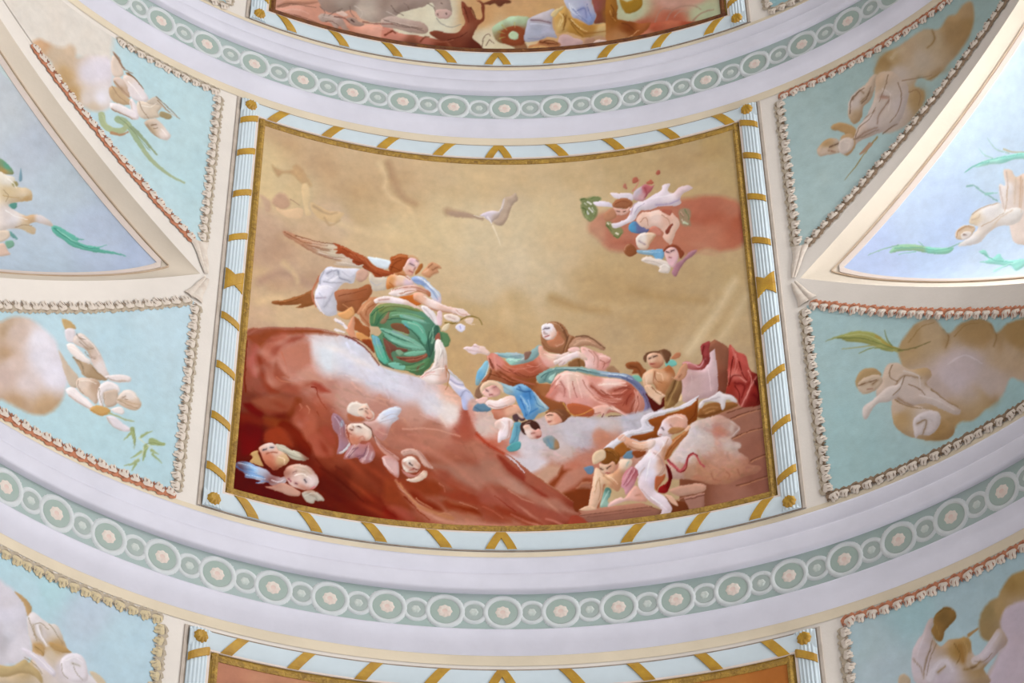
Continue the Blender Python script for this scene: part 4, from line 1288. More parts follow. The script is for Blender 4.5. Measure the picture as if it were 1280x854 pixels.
# right hand clouds, steps and the figures around the seated woman
paint('''
T 0 0 1
P pale_cloud
G 2 ccaca4@592,520 d0bab4@605,533 cfc4ca@661,560 c6c0c8@718,545 c8b4b0@705,566 b88070@735,578 c0664e@610,560 c89080@592,570 c88a78@620,572 c0bcc8@735,530 c2b4b4@757,531 b8b0ba@732,550 b87a66@735,590 c48a74@751,546 b87462@720,590 a85a46@690,598 9c5038@700,612 c8949a@575,545 b86a58@640,580 c0bcc8@790,530 bf8a76@770,560 8e4a30@735,606 : 585,505 600,500 640,540 680,520 720,522 760,522 800,515 830,510 838,560 800,590 760,600 748,640 735,640 700,614 665,590 640,572 612,556 596,540
S 500 20 90 9 3 0.14
b d2cad2 0.5 : 655,556,16,9,0 720,536,26,8,-5 745,530,20,6,0 700,556,16,7,0
b c0705a 0.5 : 612,560,14,4,30 628,575,14,5,40
b bb7c68 0.5 : 715,585,18,10,20 745,575,10,18,0 755,555,12,8,-40
b d4c0ba 0.5 : 600,530,8,12,0 612,545,12,6,20
L a8442e 4 2 1.5 : 596,543 612,558 636,572 655,590
P stone_steps
K 0.8 a87868@900,500 9a6c5c@930,530 946454@950,560 8e5e50@950,600 a07060@920,620 7a4a36@860,615 : 880,512 958,492 976,640 850,648 850,590 890,560
T 840 500 7.98
L 6c4030 9 7 : 590,185 740,130 890,82
L c48e6c 7 5 : 600,200 750,140 895,92
L 6a3e2e 9 7 : 590,390 740,330 915,275
L c08a68 8 6 : 610,395 760,335 915,290
L 6a3e2e 9 7 : 780,610 860,575 945,545
L c08a68 7 5 : 790,622 860,590 945,560
L 6a3e2e 9 7 : 640,850 800,810 970,760
L c08a68 7 5 : 680,855 820,815 970,775
L 6a3e2e 9 7 : 560,130 700,80 890,10
L b08060 14 8 1.5 : 420,140 560,110 700,60 880,20
P pale_cloud
G 1 c8b8b4@350,400 c0887a@480,330 c0a59c@600,450 bf9280@520,600 b88870@320,700 bb9a8e@560,250 c4aca6@330,260 ccc0c2@250,350 b8866e@560,730 ad7a66@820,690 cfc0c0@120,560 b89078@150,700 c0a096@60,740 : 160,290 220,220 350,180 480,150 580,200 640,250 680,290 650,350 590,390 620,420 680,440 690,480 660,510 760,580 760,640 860,660 890,700 820,740 680,770 560,830 420,830 280,800 140,780 20,790 -60,760 -30,600 60,480 130,360
S 260 20 120 7 3 0.14
b d4c6c2 0.5 : 500,400,60,30,0 650,460,34,30,0 600,290,30,50,0 560,450,50,40,0 230,420,60,40,0
b b87c66 0.5 : 480,320,60,30,10 300,770,60,20,0 440,790,60,24,0 640,740,40,24,0 230,760,40,16,0
b a8705a 0.4 : 280,790,50,14,10 430,815,60,12,0 760,620,30,14,40
l d8ccc8 6 4 : 590,220 660,260 670,300 610,360
l 9a6450 8 4 : 390,720 420,780 480,800
l 9a6450 8 4 : 540,710 570,740 550,790
l 96604c 8 4 : 650,690 670,740
P stone_ledge
T 720 550 7.98
F 7e3c24 1 : -10,520 60,490 140,500 135,620 100,680 -10,710
H a06c58 0.8 : 0,500 60,430 160,425 150,500
H 6e3a20 0.8 : 700,640 840,690 880,560 1010,600 1110,620 1150,718 940,750 700,700
H a4786a 0.7 : 1080,570 1280,515 1280,705 1150,718 1100,625
L 6e4034 8 : 1100,590 1280,545
L c49684 8 : 1090,575 1280,525
F c49a88 0.8 : 930,500 1020,460 1100,440 1280,425 1280,500 1100,550 1010,550
H ac7a68 0.8 : 30,705 330,660 640,622 745,650 745,682 400,722 100,765
H 906456 0.8 : 30,745 400,705 745,664 845,692 830,785 600,812 150,870 60,830
L 6a3e34 6 5 : 50,748 400,703 745,660
L c08c78 5 4 : 50,740 400,696 730,652
L 7a4e42 5 4 : 110,770 400,735 740,690
H 7a4434 0.8 : 1100,690 1150,718 950,748 960,720
F 9c4836 1.2 : -40,760 60,770 130,830 180,870 60,900 -60,880
P stone_ledge
L b07c68 10 6 : 1000,600 1050,580 1100,560
''')
paint('''
# brown shade and gold cord under the woman
T 580 470 7.98
P seated_woman
P > shade
F 8c5636 0.9 : 690,130 800,190 900,240 1000,270 1020,330 1070,390 1000,430 900,410 850,340 760,260
F b06242 0.8 : 1020,285 1160,285 1280,330 1280,410 1150,415 1080,395
L d2a456 8 6 : 985,270 1040,355 1100,400 1180,392 1280,340
# blue draped cherub
P cherub
F 8a6a58 0.7 : 113,195 130,110 180,68 195,140 172,202 130,212
P > wing
F 66869e 0.7 : 85,330 130,268 200,278 262,332 200,362 120,357
l 4a6a84 10 6 : 110,310 160,350
P > blue_cloth
G 0.6 5c94cc@620,260 7caacc@560,130 6a9cc8@680,370 9cb8c4@420,110 90b0c0@790,270 4e86c0@600,200 : 315,60 400,80 480,100 560,78 620,98 680,140 740,200 800,258 855,312 820,342 745,372 700,432 620,434 580,372 540,300 512,232 490,202 420,182 380,152
l 466fa4 14 7 : 540,100 580,150 660,155
l 3c6a9c 12 6 : 650,150 665,230
l bcd4e8 12 6 : 590,240 640,300
l a4c8e0 10 6 : 560,200 610,260 640,340
l 3f78b4 14 8 : 620,390 680,350 740,320
l c8d8e0 12 6 : 720,180 780,250 830,310
l 8a9ca0 10 6 : 330,75 420,130 470,160
U
F dcc0a8 0.6 : 158,112 200,58 270,43 345,65 385,112 380,175 350,132 280,92 212,112 182,182
G 0.6 e2beb6@250,160 cc968e@310,130 d8a8a0@300,180 : 178,152 220,110 290,90 342,120 352,172 322,202 270,213 220,207 190,182
l 845458 8 5 : 212,128 238,150
l 8a5a5c 7 : 290,115 320,105
l 8a4c50 7 : 250,178 278,188
G 0.6 c88a76@330,370 dcae98@450,350 b87660@300,400 : 262,342 380,312 480,285 540,310 562,362 482,402 380,432 300,432 278,382
l a06650 8 5 : 280,335 380,330 470,300
G 0.6 ead8d8@330,285 e2c6be@460,230 : 198,252 240,235 320,245 420,200 480,200 512,232 480,282 400,312 300,332 230,302
F e2c0bc 0.6 : 118,232 180,205 232,215 210,262 150,272
G 0.6 ecdee2@400,480 e0c4bc@330,490 e8dce4@370,600 : 298,462 370,420 450,430 492,472 452,542 440,622 390,642 330,672 328,592 340,542 300,522
l c09488 10 6 : 440,460 440,560 420,630
P > blue_cloth
F 5c4448 0.7 : 478,402 530,380 580,400 612,435 570,455 540,440 530,470 490,450
F d0b0a0 0.7 : 520,375 560,385 600,420 560,420
G 0.6 74a8bc@500,560 689cb0@540,500 : 480,520 500,470 562,470 568,520 545,600 530,672 450,682 462,600
l 4a7c94 9 5 : 520,520 510,620 480,670
F 5c9ea4 0.7 : 425,722 500,672 562,672 545,742 460,762
# two cherub heads under the cloak
P cherub
P > hair
F 4c2e28 0.7 : 555,505 600,458 680,443 745,480 765,545 700,562 640,602 575,575
l a08070 12 6 : 600,520 620,480 660,465
U
G 0.6 ead8d4@640,570 d8a49a@745,575 dcb8a8@630,520 : 590,505 650,490 680,530 720,550 752,530 782,570 765,622 690,642 640,622 600,560
l 8a4038 8 5 : 680,585 710,580
l 7a2c28 10 6 : 730,620 780,605
P > wing
G 0.7 8a9498@840,640 7a98a4@870,690 a8805c@930,690 : 785,642 850,598 925,640 960,685 950,730 900,745 845,722
l 6a8aa0 10 6 : 830,640 870,710
P cherub
P > hair
F 7c5038 0.7 : 815,370 860,338 930,328 1000,340 1035,400 1012,452 960,472 930,400
l a87a58 10 6 : 850,360 920,350 980,390
U
G 0.6 e6bcaa@860,410 dca08c@930,440 e0b4a0@880,470 : 813,392 850,360 920,370 970,420 982,462 920,492 860,494 830,452
l 6a4238 8 5 : 850,392 890,385
l a85850 7 5 : 850,455 880,450
''')
paint('''
# lectern, winged cherub and red drapery
T 770 420 6.726
P lectern
G 0.6 c6aaaa@640,420 d2b8be@780,250 c6a8ac@800,420 bc9c9c@600,350 : 540,385 600,290 700,280 770,230 780,150 825,113 862,472 720,525 560,545
K 0.6 8c5c48@880,150 7c4838@900,400 94624e@800,80 : 755,85 830,33 945,112 935,455 925,492 862,472 826,113 770,155
P > red_cloth
G 0.6 a04a4a@740,150 9a4444@700,260 b87070@640,270 8a3a3a@760,200 : 712,95 755,60 792,52 782,120 778,220 722,282 650,292 590,272 555,242 600,222 680,250 722,200
l e0b4ba 12 7 : 555,235 640,238 700,265 740,200
l 6a2220 12 6 : 740,90 725,160 745,220
P red_drapery
G 0.7 a04038@1000,250 c46e64@990,320 8a2e28@1150,450 6e1e1a@1195,400 bc5c54@1070,200 a84840@1050,460 92382e@960,440 7a2822@1180,530 : 942,120 960,88 1010,140 1060,158 1092,182 1122,290 1192,332 1212,400 1218,562 1080,602 1040,572 1010,522 930,492 940,400 930,300
l d69488 14 8 : 955,345 1010,332 1095,392
l 742420 16 8 : 1000,400 1085,420 1060,520
l d49088 12 7 : 1060,590 1130,430 1175,350
l 68181a 18 8 : 1150,490 1200,545
l c87a70 14 8 : 970,110 1000,200 990,300
l 782824 14 7 : 950,400 980,340 1050,340
l b45850 14 8 : 1080,180 1110,280 1120,380
P basket
F 8e6038 0.8 : 690,630 740,582 830,560 900,560 1010,560 1022,592 900,642 800,682 740,692 685,682
l b8885a 10 6 : 740,620 800,600 860,600
l 6a3e20 10 6 : 700,670 800,660 900,620
l c49868 8 5 : 760,650 830,630
F dad2d6 0.7 : 688,592 720,540 800,512 840,492 870,468 912,490 985,505 1025,562 940,540 925,600 900,622 870,562 760,552 720,602
l b0a0a8 8 5 : 740,550 820,530 880,520
P cherub
P > wing
F 8e5634 0.8 : 73,235 120,213 190,220 230,270 255,292 230,345 200,345 180,312 130,312 140,282 100,272
l 6a3a20 10 6 : 120,250 180,270 210,320
F 7cb4a4 0.7 : 130,332 190,330 225,372 190,382
F 78bab2 0.7 : 418,232 480,208 515,252 440,272
F b47a5c 0.7 : 468,202 500,150 542,148 532,192
P > brown_drapery
F 5a1e16 0.8 : 255,480 320,530 380,575 400,520 440,500 425,570 380,610 320,625 290,560
G 0.7 8c6c4a@460,450 7c5a3c@500,500 98784e@440,560 : 425,465 480,370 540,360 552,440 530,522 480,592 415,605
l b89868 10 6 : 520,390 480,480 440,580
l 5e4028 10 6 : 500,380 470,460 430,540
F e0c49c 0.7 : 520,540 545,480 552,530
U
G 0.7 dcb89c@290,350 d4a888@400,340 a86a44@450,280 b47e58@400,420 b8825c@370,470 : 222,332 270,290 330,273 400,280 450,255 492,300 502,340 470,392 430,452 420,492 360,472 320,402 250,452 228,402
l a0684a 10 6 : 330,300 320,380 350,440
l e8c8b0 16 10 : 270,320 260,380
F c49478 0.7 : 475,358 500,350 552,258 592,238 602,280 580,342 545,372 515,380
l 8a5a44 7 4 : 530,350 550,330
l 98b4a4 12 6 : 485,300 462,380 420,445
G 0.6 dcb89c@300,440 e0c0a8@370,510 : 240,422 300,410 340,450 400,480 425,502 388,520 382,572 350,552 300,512 260,472
P > hair
F 6e4c38 0.7 : 233,192 250,150 300,130 370,125 420,113 462,150 456,202 430,242 410,202 380,172 310,147 270,162 255,222
l a07c60 10 6 : 380,140 400,180 410,210
U
G 0.6 dcbaa2@310,190 b87c62@350,250 d0a488@370,190 : 263,172 310,142 370,150 402,192 402,242 360,272 310,267 278,237
l 543630 8 5 : 285,190 300,185
l 543630 8 5 : 320,175 350,165
l a05048 8 5 : 295,235 330,235
# white scroll
T 720 490 7.98
P paper_scroll
F d6d2dc 0.6 : 1218,28 1204,62 1140,125 1060,163 930,203 790,243 735,285 725,305 760,340 782,352 765,402 640,422 545,442 405,560 350,572 275,568 420,440 520,390 655,352 648,282 700,220 800,190 1000,148 1120,78
P > inner_side
H 8a4c20 0.7 : 1213,45 1208,272 1120,342 1050,380 900,420 830,445 640,492 535,462 560,437 690,417 772,392 786,352 740,312 728,282 760,257 880,227 1020,192 1140,122
F 98602e 1 : 380,570 430,520 490,500 560,560 520,600 460,640 420,640
P cherub
P > wing
F 6c8aa2 0.7 : 468,640 520,590 572,600 562,662 500,665
F 8a4a28 0.8 : 560,600 690,585 680,630 600,660
U
F aa6e42 0.7 : 870,660 920,540 980,470 1060,420 1130,385 1105,445 1000,562 940,642 900,680
l 7c4424 10 6 : 900,640 960,550 1060,450
l d09c74 12 6 : 960,520 1030,460 1090,410
F e2bca4 0.6 : 1085,385 1130,338 1142,370 1110,405
G 0.6 e4dae6@820,560 e4d8e2@720,680 e6d6d2@700,640 cc9c80@890,580 e4d8e0@860,500 c89478@880,680 : 740,500 790,460 870,440 940,450 965,500 905,600 885,700 895,800 830,860 700,900 600,830 590,740 640,690 700,620 740,560
T 720 550 7.98
G 0.7 e2dcea@740,330 e4d8e2@850,600 dcccd4@690,480 e6dce6@760,200 d8b8a8@870,300 c89880@880,220 e0d0da@900,690 dccfe0@780,420 : 598,260 640,210 700,150 800,105 880,190 895,320 830,380 800,420 790,500 880,560 940,640 958,690 920,742 850,768 818,778 850,690 720,592 640,492 618,412 650,322 610,340
l b89a94 8 5 : 620,400 650,330 690,280
l b0908c 8 5 : 780,130 840,170 870,240
l a88070 9 5 : 810,360 860,330 890,280
l c09c98 8 5 : 730,590 800,640 850,690
F dab29c 0.6 : 885,540 960,560 1000,610 1018,655 960,632 920,592
T 720 490 7.98
G 0.6 dcb49c@620,540 e6d2ce@780,490 d4a48c@520,520 : 478,450 540,470 640,500 760,470 805,500 770,560 660,592 580,582 510,552 468,502
l b07c5c 9 5 : 500,530 580,570 680,585
F dcb4a4 0.6 : 405,452 460,428 492,450 482,502 430,492
G 0.6 e2d2da@860,360 d4a898@1000,280 dcb0a0@1080,260 d8a898@1050,330 e4d8e0@840,410 : 818,402 850,330 870,280 930,240 1020,220 1092,240 1117,300 1102,370 1040,402 960,432 900,442 830,432
l 644c50 9 5 : 860,352 880,375
l a06c64 8 5 : 940,330 970,360
F a87c54 0.8 : 920,385 970,352 1050,362 1092,372 1040,412 960,424
P > red_cloth
T 720 550 7.98
G 0.6 7a1414@900,440 5e0c0c@930,340 8e2020@860,490 : 895,240 940,290 962,380 932,482 890,527 818,517 842,462 900,432 922,372
F a86040 0.8 : 800,370 850,360 890,340 880,400 830,460 810,500 790,460
L b85a5e 30 16 : 920,205 990,272 1050,305 1100,235 1130,160 1190,150 1240,220 1280,252
L 7a1c20 10 6 : 1060,310 1105,270 1122,170 1160,140 1212,160
L 8a2c30 10 6 : 915,200 960,240 1010,300 1050,320
P cherub
P > wing
F 6884a0 0.8 : 78,292 170,270 172,332 120,352
P > teal_cloth
G 0.6 7ca49c@300,560 98b8ac@300,620 54786e@340,480 : 245,660 270,560 300,470 350,480 345,560 320,600 340,652 290,665
l c4d8d0 10 6 : 255,640 300,560 330,500
P > rose_cloth
G 0.6 c88e9a@540,400 cc98a4@500,500 b87078@590,330 : 478,345 540,258 600,278 625,330 585,432 500,545 480,482 440,442
l a05864 10 6 : 600,300 560,380 500,450
l dcb4bc 12 6 : 560,270 520,330 490,380
U
G 0.7 dcaea4@560,540 e0bcb8@430,580 d4a090@640,560 : 488,572 580,450 640,482 705,592 640,612 500,605 330,665 338,622 440,562
l b07868 8 5 : 590,550 640,540
G 0.7 e0c4ac@220,380 d8b494@330,370 c8987a@420,330 e4ccba@490,220 dcb8a0@200,560 c08e70@400,440 : 188,292 240,300 280,340 400,300 440,262 438,192 540,188 565,230 480,332 460,422 420,505 360,472 300,432 275,450 262,562 220,652 200,692 110,682 130,642 140,542 168,442
l b48a6c 9 5 : 190,520 210,440 240,380
l b08468 9 5 : 280,350 350,400 420,480
l 8ab0b0 10 5 : 530,210 510,250
F dcb89e 0.6 : 35,692 120,652 205,682 120,702
P > hair
F 7e5024 0.7 : 278,97 340,83 422,130 443,182 412,242 370,212 300,252 238,222 292,182
l a0703c 10 6 : 320,110 390,150 410,200
U
F d8c0a4 0.7 : 165,182 190,130 250,100 292,120 292,182 240,222 180,255
G 0.6 dcbca4@290,290 cc9c84@360,290 : 233,242 300,252 370,215 402,240 392,302 340,332 270,332 243,292
l 664232 8 5 : 238,290 272,297
l 664232 8 5 : 308,282 350,258
l b46058 7 5 : 300,322 345,320
''')
# fresco with the donkey
paint('''
T 0 0 1
BG 0
K 0.5 cc9886@345,20 c8907c@400,22 d4ccb6@520,16 d6d0ba@545,20 c89c6c@600,18 c89e70@650,8 c8a070@690,14 b8bc9c@790,14 b4ba98@880,14 c09484@840,-4 c49484@870,-8 d8ccb0@610,50 d4c8a8@625,60 c8a888@400,-30 c4a478@640,-30 b4a890@860,-30 b06048@840,28 a85840@800,36 : 290,-70 960,-70 955,80 290,80
P ground
T 330 0 8
G 1 cc9684@300,80 c68e7a@450,150 d09a88@1100,260 b87862@700,260 : 90,110 200,70 350,55 480,110 560,190 700,240 900,270 1100,240 1290,280 1290,420 1100,400 800,330 500,260 120,180
F a87864 1 : 120,70 200,20 330,10 520,5 540,20 420,40 300,45 180,80
L 7a5444 8 4 : 140,70 220,40 340,45 520,70
L 8a5a48 12 6 : 300,150 450,190 560,240
L 7c3a26 20 10 1 : 860,330 1000,370 1290,420
T 480 0 8
G 0.8 c08070@150,320 7a4632@300,440 a86454@400,380 8a5038@700,440 6a2e1a@600,490 : -10,260 60,290 200,340 330,350 480,380 640,400 800,330 880,380 960,440 990,520 800,540 500,510 200,460 -10,430
L 5e2414 18 10 1 : 10,350 80,310 120,330
L 6a3220 14 8 1 : 370,410 410,370 460,370
L 5a2412 22 14 1.2 : -10,420 200,440 500,480 800,500 980,510
P tree
G 0.7 7c3e2a@850,150 8a4c36@820,260 5a2416@920,460 743a28@700,380 : 768,10 800,15 832,60 870,70 880,110 915,170 958,192 985,160 972,90 965,40 920,0 960,10 1005,50 1005,120 1000,200 945,240 905,320 885,370 950,430 985,510 840,520 700,480 640,420 560,400 460,330 520,310 640,330 740,325 790,265 812,205 785,120
L 4a1c10 10 6 : 870,70 900,130 920,180
F 6a3a28 1 : 980,40 1040,10 1120,-20 1240,-10 1270,20 1210,35 1150,65 1110,35 1060,45
P donkey
G 0.8 a4948a@470,10 b0a298@455,16 9c8a82@485,8 a08e86@505,8 a89488@540,8 8a7870@480,20 : 398,-30 400,6 410,17 424,12 440,14
T 0 0 1
G 0.8 a4948a@430,2 b2a49a@455,14 a29086@485,10 9c8880@505,6 a8948a@540,6 988278@412,14 : 398,-40 400,4 408,14 424,16 440,12 452,24 468,28 486,27 494,22 500,16 514,12 528,9 540,4 544,14 545,20 552,24 560,22 565,14 563,4 558,-10 540,-40
B bdaea2 0.7 : 455,14,12,10,10
B 86746c 0.6 : 480,4,6,12,0 440,6,5,14,30 500,12,8,4,-20
F c4a49c 0.6 : 545,14 552,12 562,13 565,18 560,24 551,24 546,20
L 5a4440 1 1 : 548,18 549,20
L 5a4440 1 1 : 558,17 559,19
l 6a5850 1.4 1 : 550,5 553,6
L 9a948a 1.2 0.8 : 547,24 554,31 566,34 577,30
G 0.7 b49e94@500,28 ac948a@525,35 : 478,24 490,20 510,24 528,29 536,36 532,42 515,41 496,36 478,33
l 7a6258 1.2 1 : 490,30 510,34 528,36
T 330 0 8
G 0.7 ac988e@600,170 b49c92@680,190 a48c82@780,240 : 530,160 570,130 640,140 730,155 780,190 820,270 845,305 790,300 750,260 725,292 690,260 640,215 560,205
F 9a8278 0.7 : 820,190 880,180 950,220 1000,240 980,265 910,265 850,235
L 4a3430 16 10 : 870,205 895,225
F d4b8ac 0.7 : 720,130 780,115 830,150 810,170
L 6a3e36 10 6 : 700,160 790,180 850,230
L 7a4a40 12 6 1 : 990,225 1100,238 1290,240
P hay_sheaf
T 600 0 8
G 0.8 a8c0a0@180,240 b0c8ac@320,170 a4b494@420,200 8a5a34@250,330 8c4a2c@400,320 : 120,290 150,240 230,190 320,150 460,165 500,200 460,300 440,400 470,480 400,520 300,450 170,410
F 8a4426 0.9 : 200,330 260,270 340,250 420,280 450,340 440,430 330,460 220,420
L a89450 12 4 : 180,310 250,330
L b0a868 12 4 : 220,240 270,290
L b8b478 12 4 : 340,220 345,270
L a09850 12 4 : 190,380 250,370
F b8ccaa 0.8 : 280,340 320,305 375,330 380,380 330,395 290,380
L 5a3a30 6 4 : 20,460 40,370 80,330 110,350
L 5a3a30 6 4 : 60,450 100,390 140,430
P seated_figure
P > white_cloth
G 0.6 a4a8bc@580,300 b0b0c4@650,330 c0b8c0@600,170 a8aabc@480,350 : 440,340 460,250 480,190 560,150 660,110 740,90 720,180 720,260 750,330 770,380 680,375 600,400 530,415 450,410
l 6a4a50 12 8 : 510,200 600,205 700,230
P > robe
G 0.7 c49a58@820,180 b4843c@950,280 c8a468@780,280 a87838@1100,260 ccac78@1200,310 : 740,170 800,100 850,60 880,130 960,200 1080,240 1160,240 1280,220 1290,360 1180,350 1040,370 960,340 860,320 780,330 750,280
l 7a4e1e 12 6 : 850,150 840,230 820,300
l 7a4e1e 14 7 : 880,180 960,270 1040,330
l e0c890 12 7 : 800,200 780,260
l 8a5a28 12 6 : 1050,330 1150,320 1290,300
F d4c090 0.8 : 700,150 740,100 830,60 780,120 740,170
P > blue_cloth
G 0.6 b8bcd0@920,70 9ca4cc@1030,130 8c9cc8@1080,200 b4b0c4@1090,60 : 845,-40 850,60 890,110 920,170 1000,200 1080,245 1120,235 1150,150 1130,90 1110,20 1120,-60
l 6c74a8 14 7 : 960,110 1040,80 1060,170
l d4d8e4 14 8 : 900,60 960,120 1000,170
U
F c0a0a0 0.7 : 800,350 860,340 940,370 1020,400 1010,450 900,470 800,480 780,430
G 0.7 8a4e48@1150,80 7a4030@1180,150 8a5a28@1250,140 : 1120,-60 1130,90 1155,150 1130,230 1220,220 1290,220 1290,-60
F a8806a 0.7 : 1040,390 1120,370 1140,420 1100,460 1040,470
F d0b8b0 0.7 : 1120,430 1170,390 1290,400 1290,440 1180,450
F b07850 0.7 : 480,460 560,440 600,400 700,400 780,420 800,460 720,500 560,515 490,515
l 5e2a14 16 8 : 600,420 700,440 780,440
l d8b478 16 8 : 500,490 580,470 680,480
P ground
L 5a2414 20 14 1 : 480,525 700,525 900,490 1100,455 1290,430
P robe_folds
T 760 0 8
G 0.7 a06a28@60,60 8a5420@60,160 a87234@240,60 7a3e1a@200,260 b07c50@120,370 9c5a30@350,260 : -20,-60 70,-60 100,60 90,170 150,190 230,210 310,230 410,220 400,270 330,350 250,420 120,440 -20,440
F 9c7424 0.8 : 120,-20 200,10 310,-40 340,20 320,80 250,125 170,115
l e0b080 16 8 : -10,320 100,340 240,270
l 6a2e12 14 7 : 20,260 120,330 260,340
l d8a078 14 8 : 20,400 150,380 280,300
l 5e2810 16 8 : 100,290 160,230 290,240
P ground
G 1 b0644a@650,230 a4523a@450,280 9c4a32@800,230 b07058@420,340 : 430,230 600,210 850,210 1040,190 1000,230 700,300 400,380 250,410 330,340 400,280
L a08070 7 5 1 : 460,220 500,120 560,80 640,90
L a07c6c 9 5 1 : 580,200 640,100 760,50 860,50 930,90
L a8887a 8 5 1 : 660,170 720,110 800,110
L a07464 12 5 1 : 850,200 930,130 1060,90
L 4e1a0c 22 16 1 : -10,455 300,400 600,320 900,240 1160,170
''')
# brown fresco
paint('''
T 0 0 1
BG 0
K 1 b88068@290,850 bc866a@330,856 c89860@450,866 cc9c50@640,880 c48e48@800,870 b8783c@900,858 b06c34@970,845 c08a58@700,930 : 240,820 1020,815 1040,1000 220,1000
b a8705a 0.5 : 300,860,30,12,0 350,862,20,8,20
b c89478 0.5 : 320,848,16,6,10
''')
# side panels: sky fields first, dimmer light on the right put into the colour
paint('''
T 0 0 1
BG 0
K 0.5 b8d4dc@180,130 bad4de@100,120 b6d2da@240,230 bcd6de@200,250 c8d6d8@60,80 : -70,-60 290,-60 290,330 240,330 150,290 -70,40
K 0.5 b6d4de@20,540 b8d2de@150,430 bcd4e0@200,400 b4d2dc@120,560 : -70,360 262,360 240,630 -70,640
K 0.5 b4d0dc@40,740 b6d0de@150,800 b8c8d8@110,770 aed0da@60,735 : -70,660 230,780 230,914 -70,914
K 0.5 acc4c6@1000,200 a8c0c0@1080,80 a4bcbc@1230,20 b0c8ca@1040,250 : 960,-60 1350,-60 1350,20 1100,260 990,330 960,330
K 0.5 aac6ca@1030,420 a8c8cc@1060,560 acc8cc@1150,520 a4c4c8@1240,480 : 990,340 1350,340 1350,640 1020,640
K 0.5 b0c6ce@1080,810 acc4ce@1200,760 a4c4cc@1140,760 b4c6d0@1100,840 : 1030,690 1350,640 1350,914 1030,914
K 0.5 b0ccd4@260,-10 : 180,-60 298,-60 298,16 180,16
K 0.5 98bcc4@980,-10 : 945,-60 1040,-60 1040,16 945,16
''')
paint('''
# cherubs with the green ribbon
T 0 0 1
BG 0
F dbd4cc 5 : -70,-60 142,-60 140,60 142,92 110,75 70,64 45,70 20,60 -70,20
T 40 40 6.375
P cloud
G 3 c8a280@80,100 c4b09a@200,180 c0a27c@270,350 b8986c@330,500 d8d0d8@450,320 ddd8e4@550,300 d4c8c2@450,520 cebca8@500,590 e2dee4@560,520 cbb49c@300,150 : 0,95 60,60 120,85 200,120 260,125 300,102 340,130 360,200 480,180 630,220 645,400 640,560 600,615 530,632 460,612 380,570 300,512 220,422 172,332 165,250 100,190 40,130
b b49468 0.5 : 260,330,40,90,-20 330,480,50,60,-40
b ddd8e4 0.5 : 500,320,100,80,20 550,510,50,50,0
P ribbon
T 0 0 1
L 9cae8e 9 5 : 148,150 160,156 170,172 182,190
L a2b090 6 2 : 180,188 195,205 212,218 230,229
L a8b48e 8 6 : 128,143 130,154 139,162 152,163 160,156
L 94a486 5 2 : 165,160 176,170 196,192
L b08a68 4 2 : 140,166 150,168 160,165
T 40 40 6.375
P cherub
P > wing
F a08470 0.7 : 640,150 690,200 740,290 810,330 770,320 700,270 660,200
F d8c8bc 0.7 : 640,180 700,250 735,335 700,365 650,350 630,280
F 9c7654 0.7 : 750,325 820,365 895,460 870,445 800,390
U
G 0.7 e2d8da@820,460 dccdc6@770,380 e4dce0@880,520 : 735,350 800,362 860,420 932,522 900,560 820,545 775,500 735,420
G 0.7 d8c6bc@700,400 b89c84@690,470 : 645,375 700,362 755,420 785,525 740,505 690,455
l b0947c 12 6 : 660,400 710,450 760,510
F c0a686 0.8 : 620,440 680,440 740,500 800,560 760,590 690,570 630,520
P cherub
G 0.7 e4dcde@720,610 e6dee4@820,650 : 635,560 720,585 790,625 780,560 805,540 852,622 855,692 800,702 720,662 635,612
l b8a090 10 5 : 640,610 720,660 820,700
l c0a898 8 5 : 790,560 800,620
G 0.7 d8cabc@900,600 d2c2b0@960,640 : 845,560 930,560 1000,535 1042,580 1005,642 1015,682 940,692 880,692 848,650
P > wing
F c8baac 0.7 : 915,560 985,512 1040,570 1110,640 1170,680 1090,640 1020,585 960,580
L 8c7c6a 9 5 : 990,512 1080,592 1175,686
F a2926e 0.8 : 1030,632 1112,662 1090,692 1018,672
U
G 0.8 d4c4b8@1000,740 e0d4d0@1060,810 b8a288@950,790 : 895,722 960,690 1020,718 1082,782 1102,822 1062,858 1000,832 940,782
l a08870 9 5 : 920,740 960,800 1010,840
l 8a7260 8 5 : 960,740 990,740
''')  # the pale patch over the top left corner is haze put into the colour
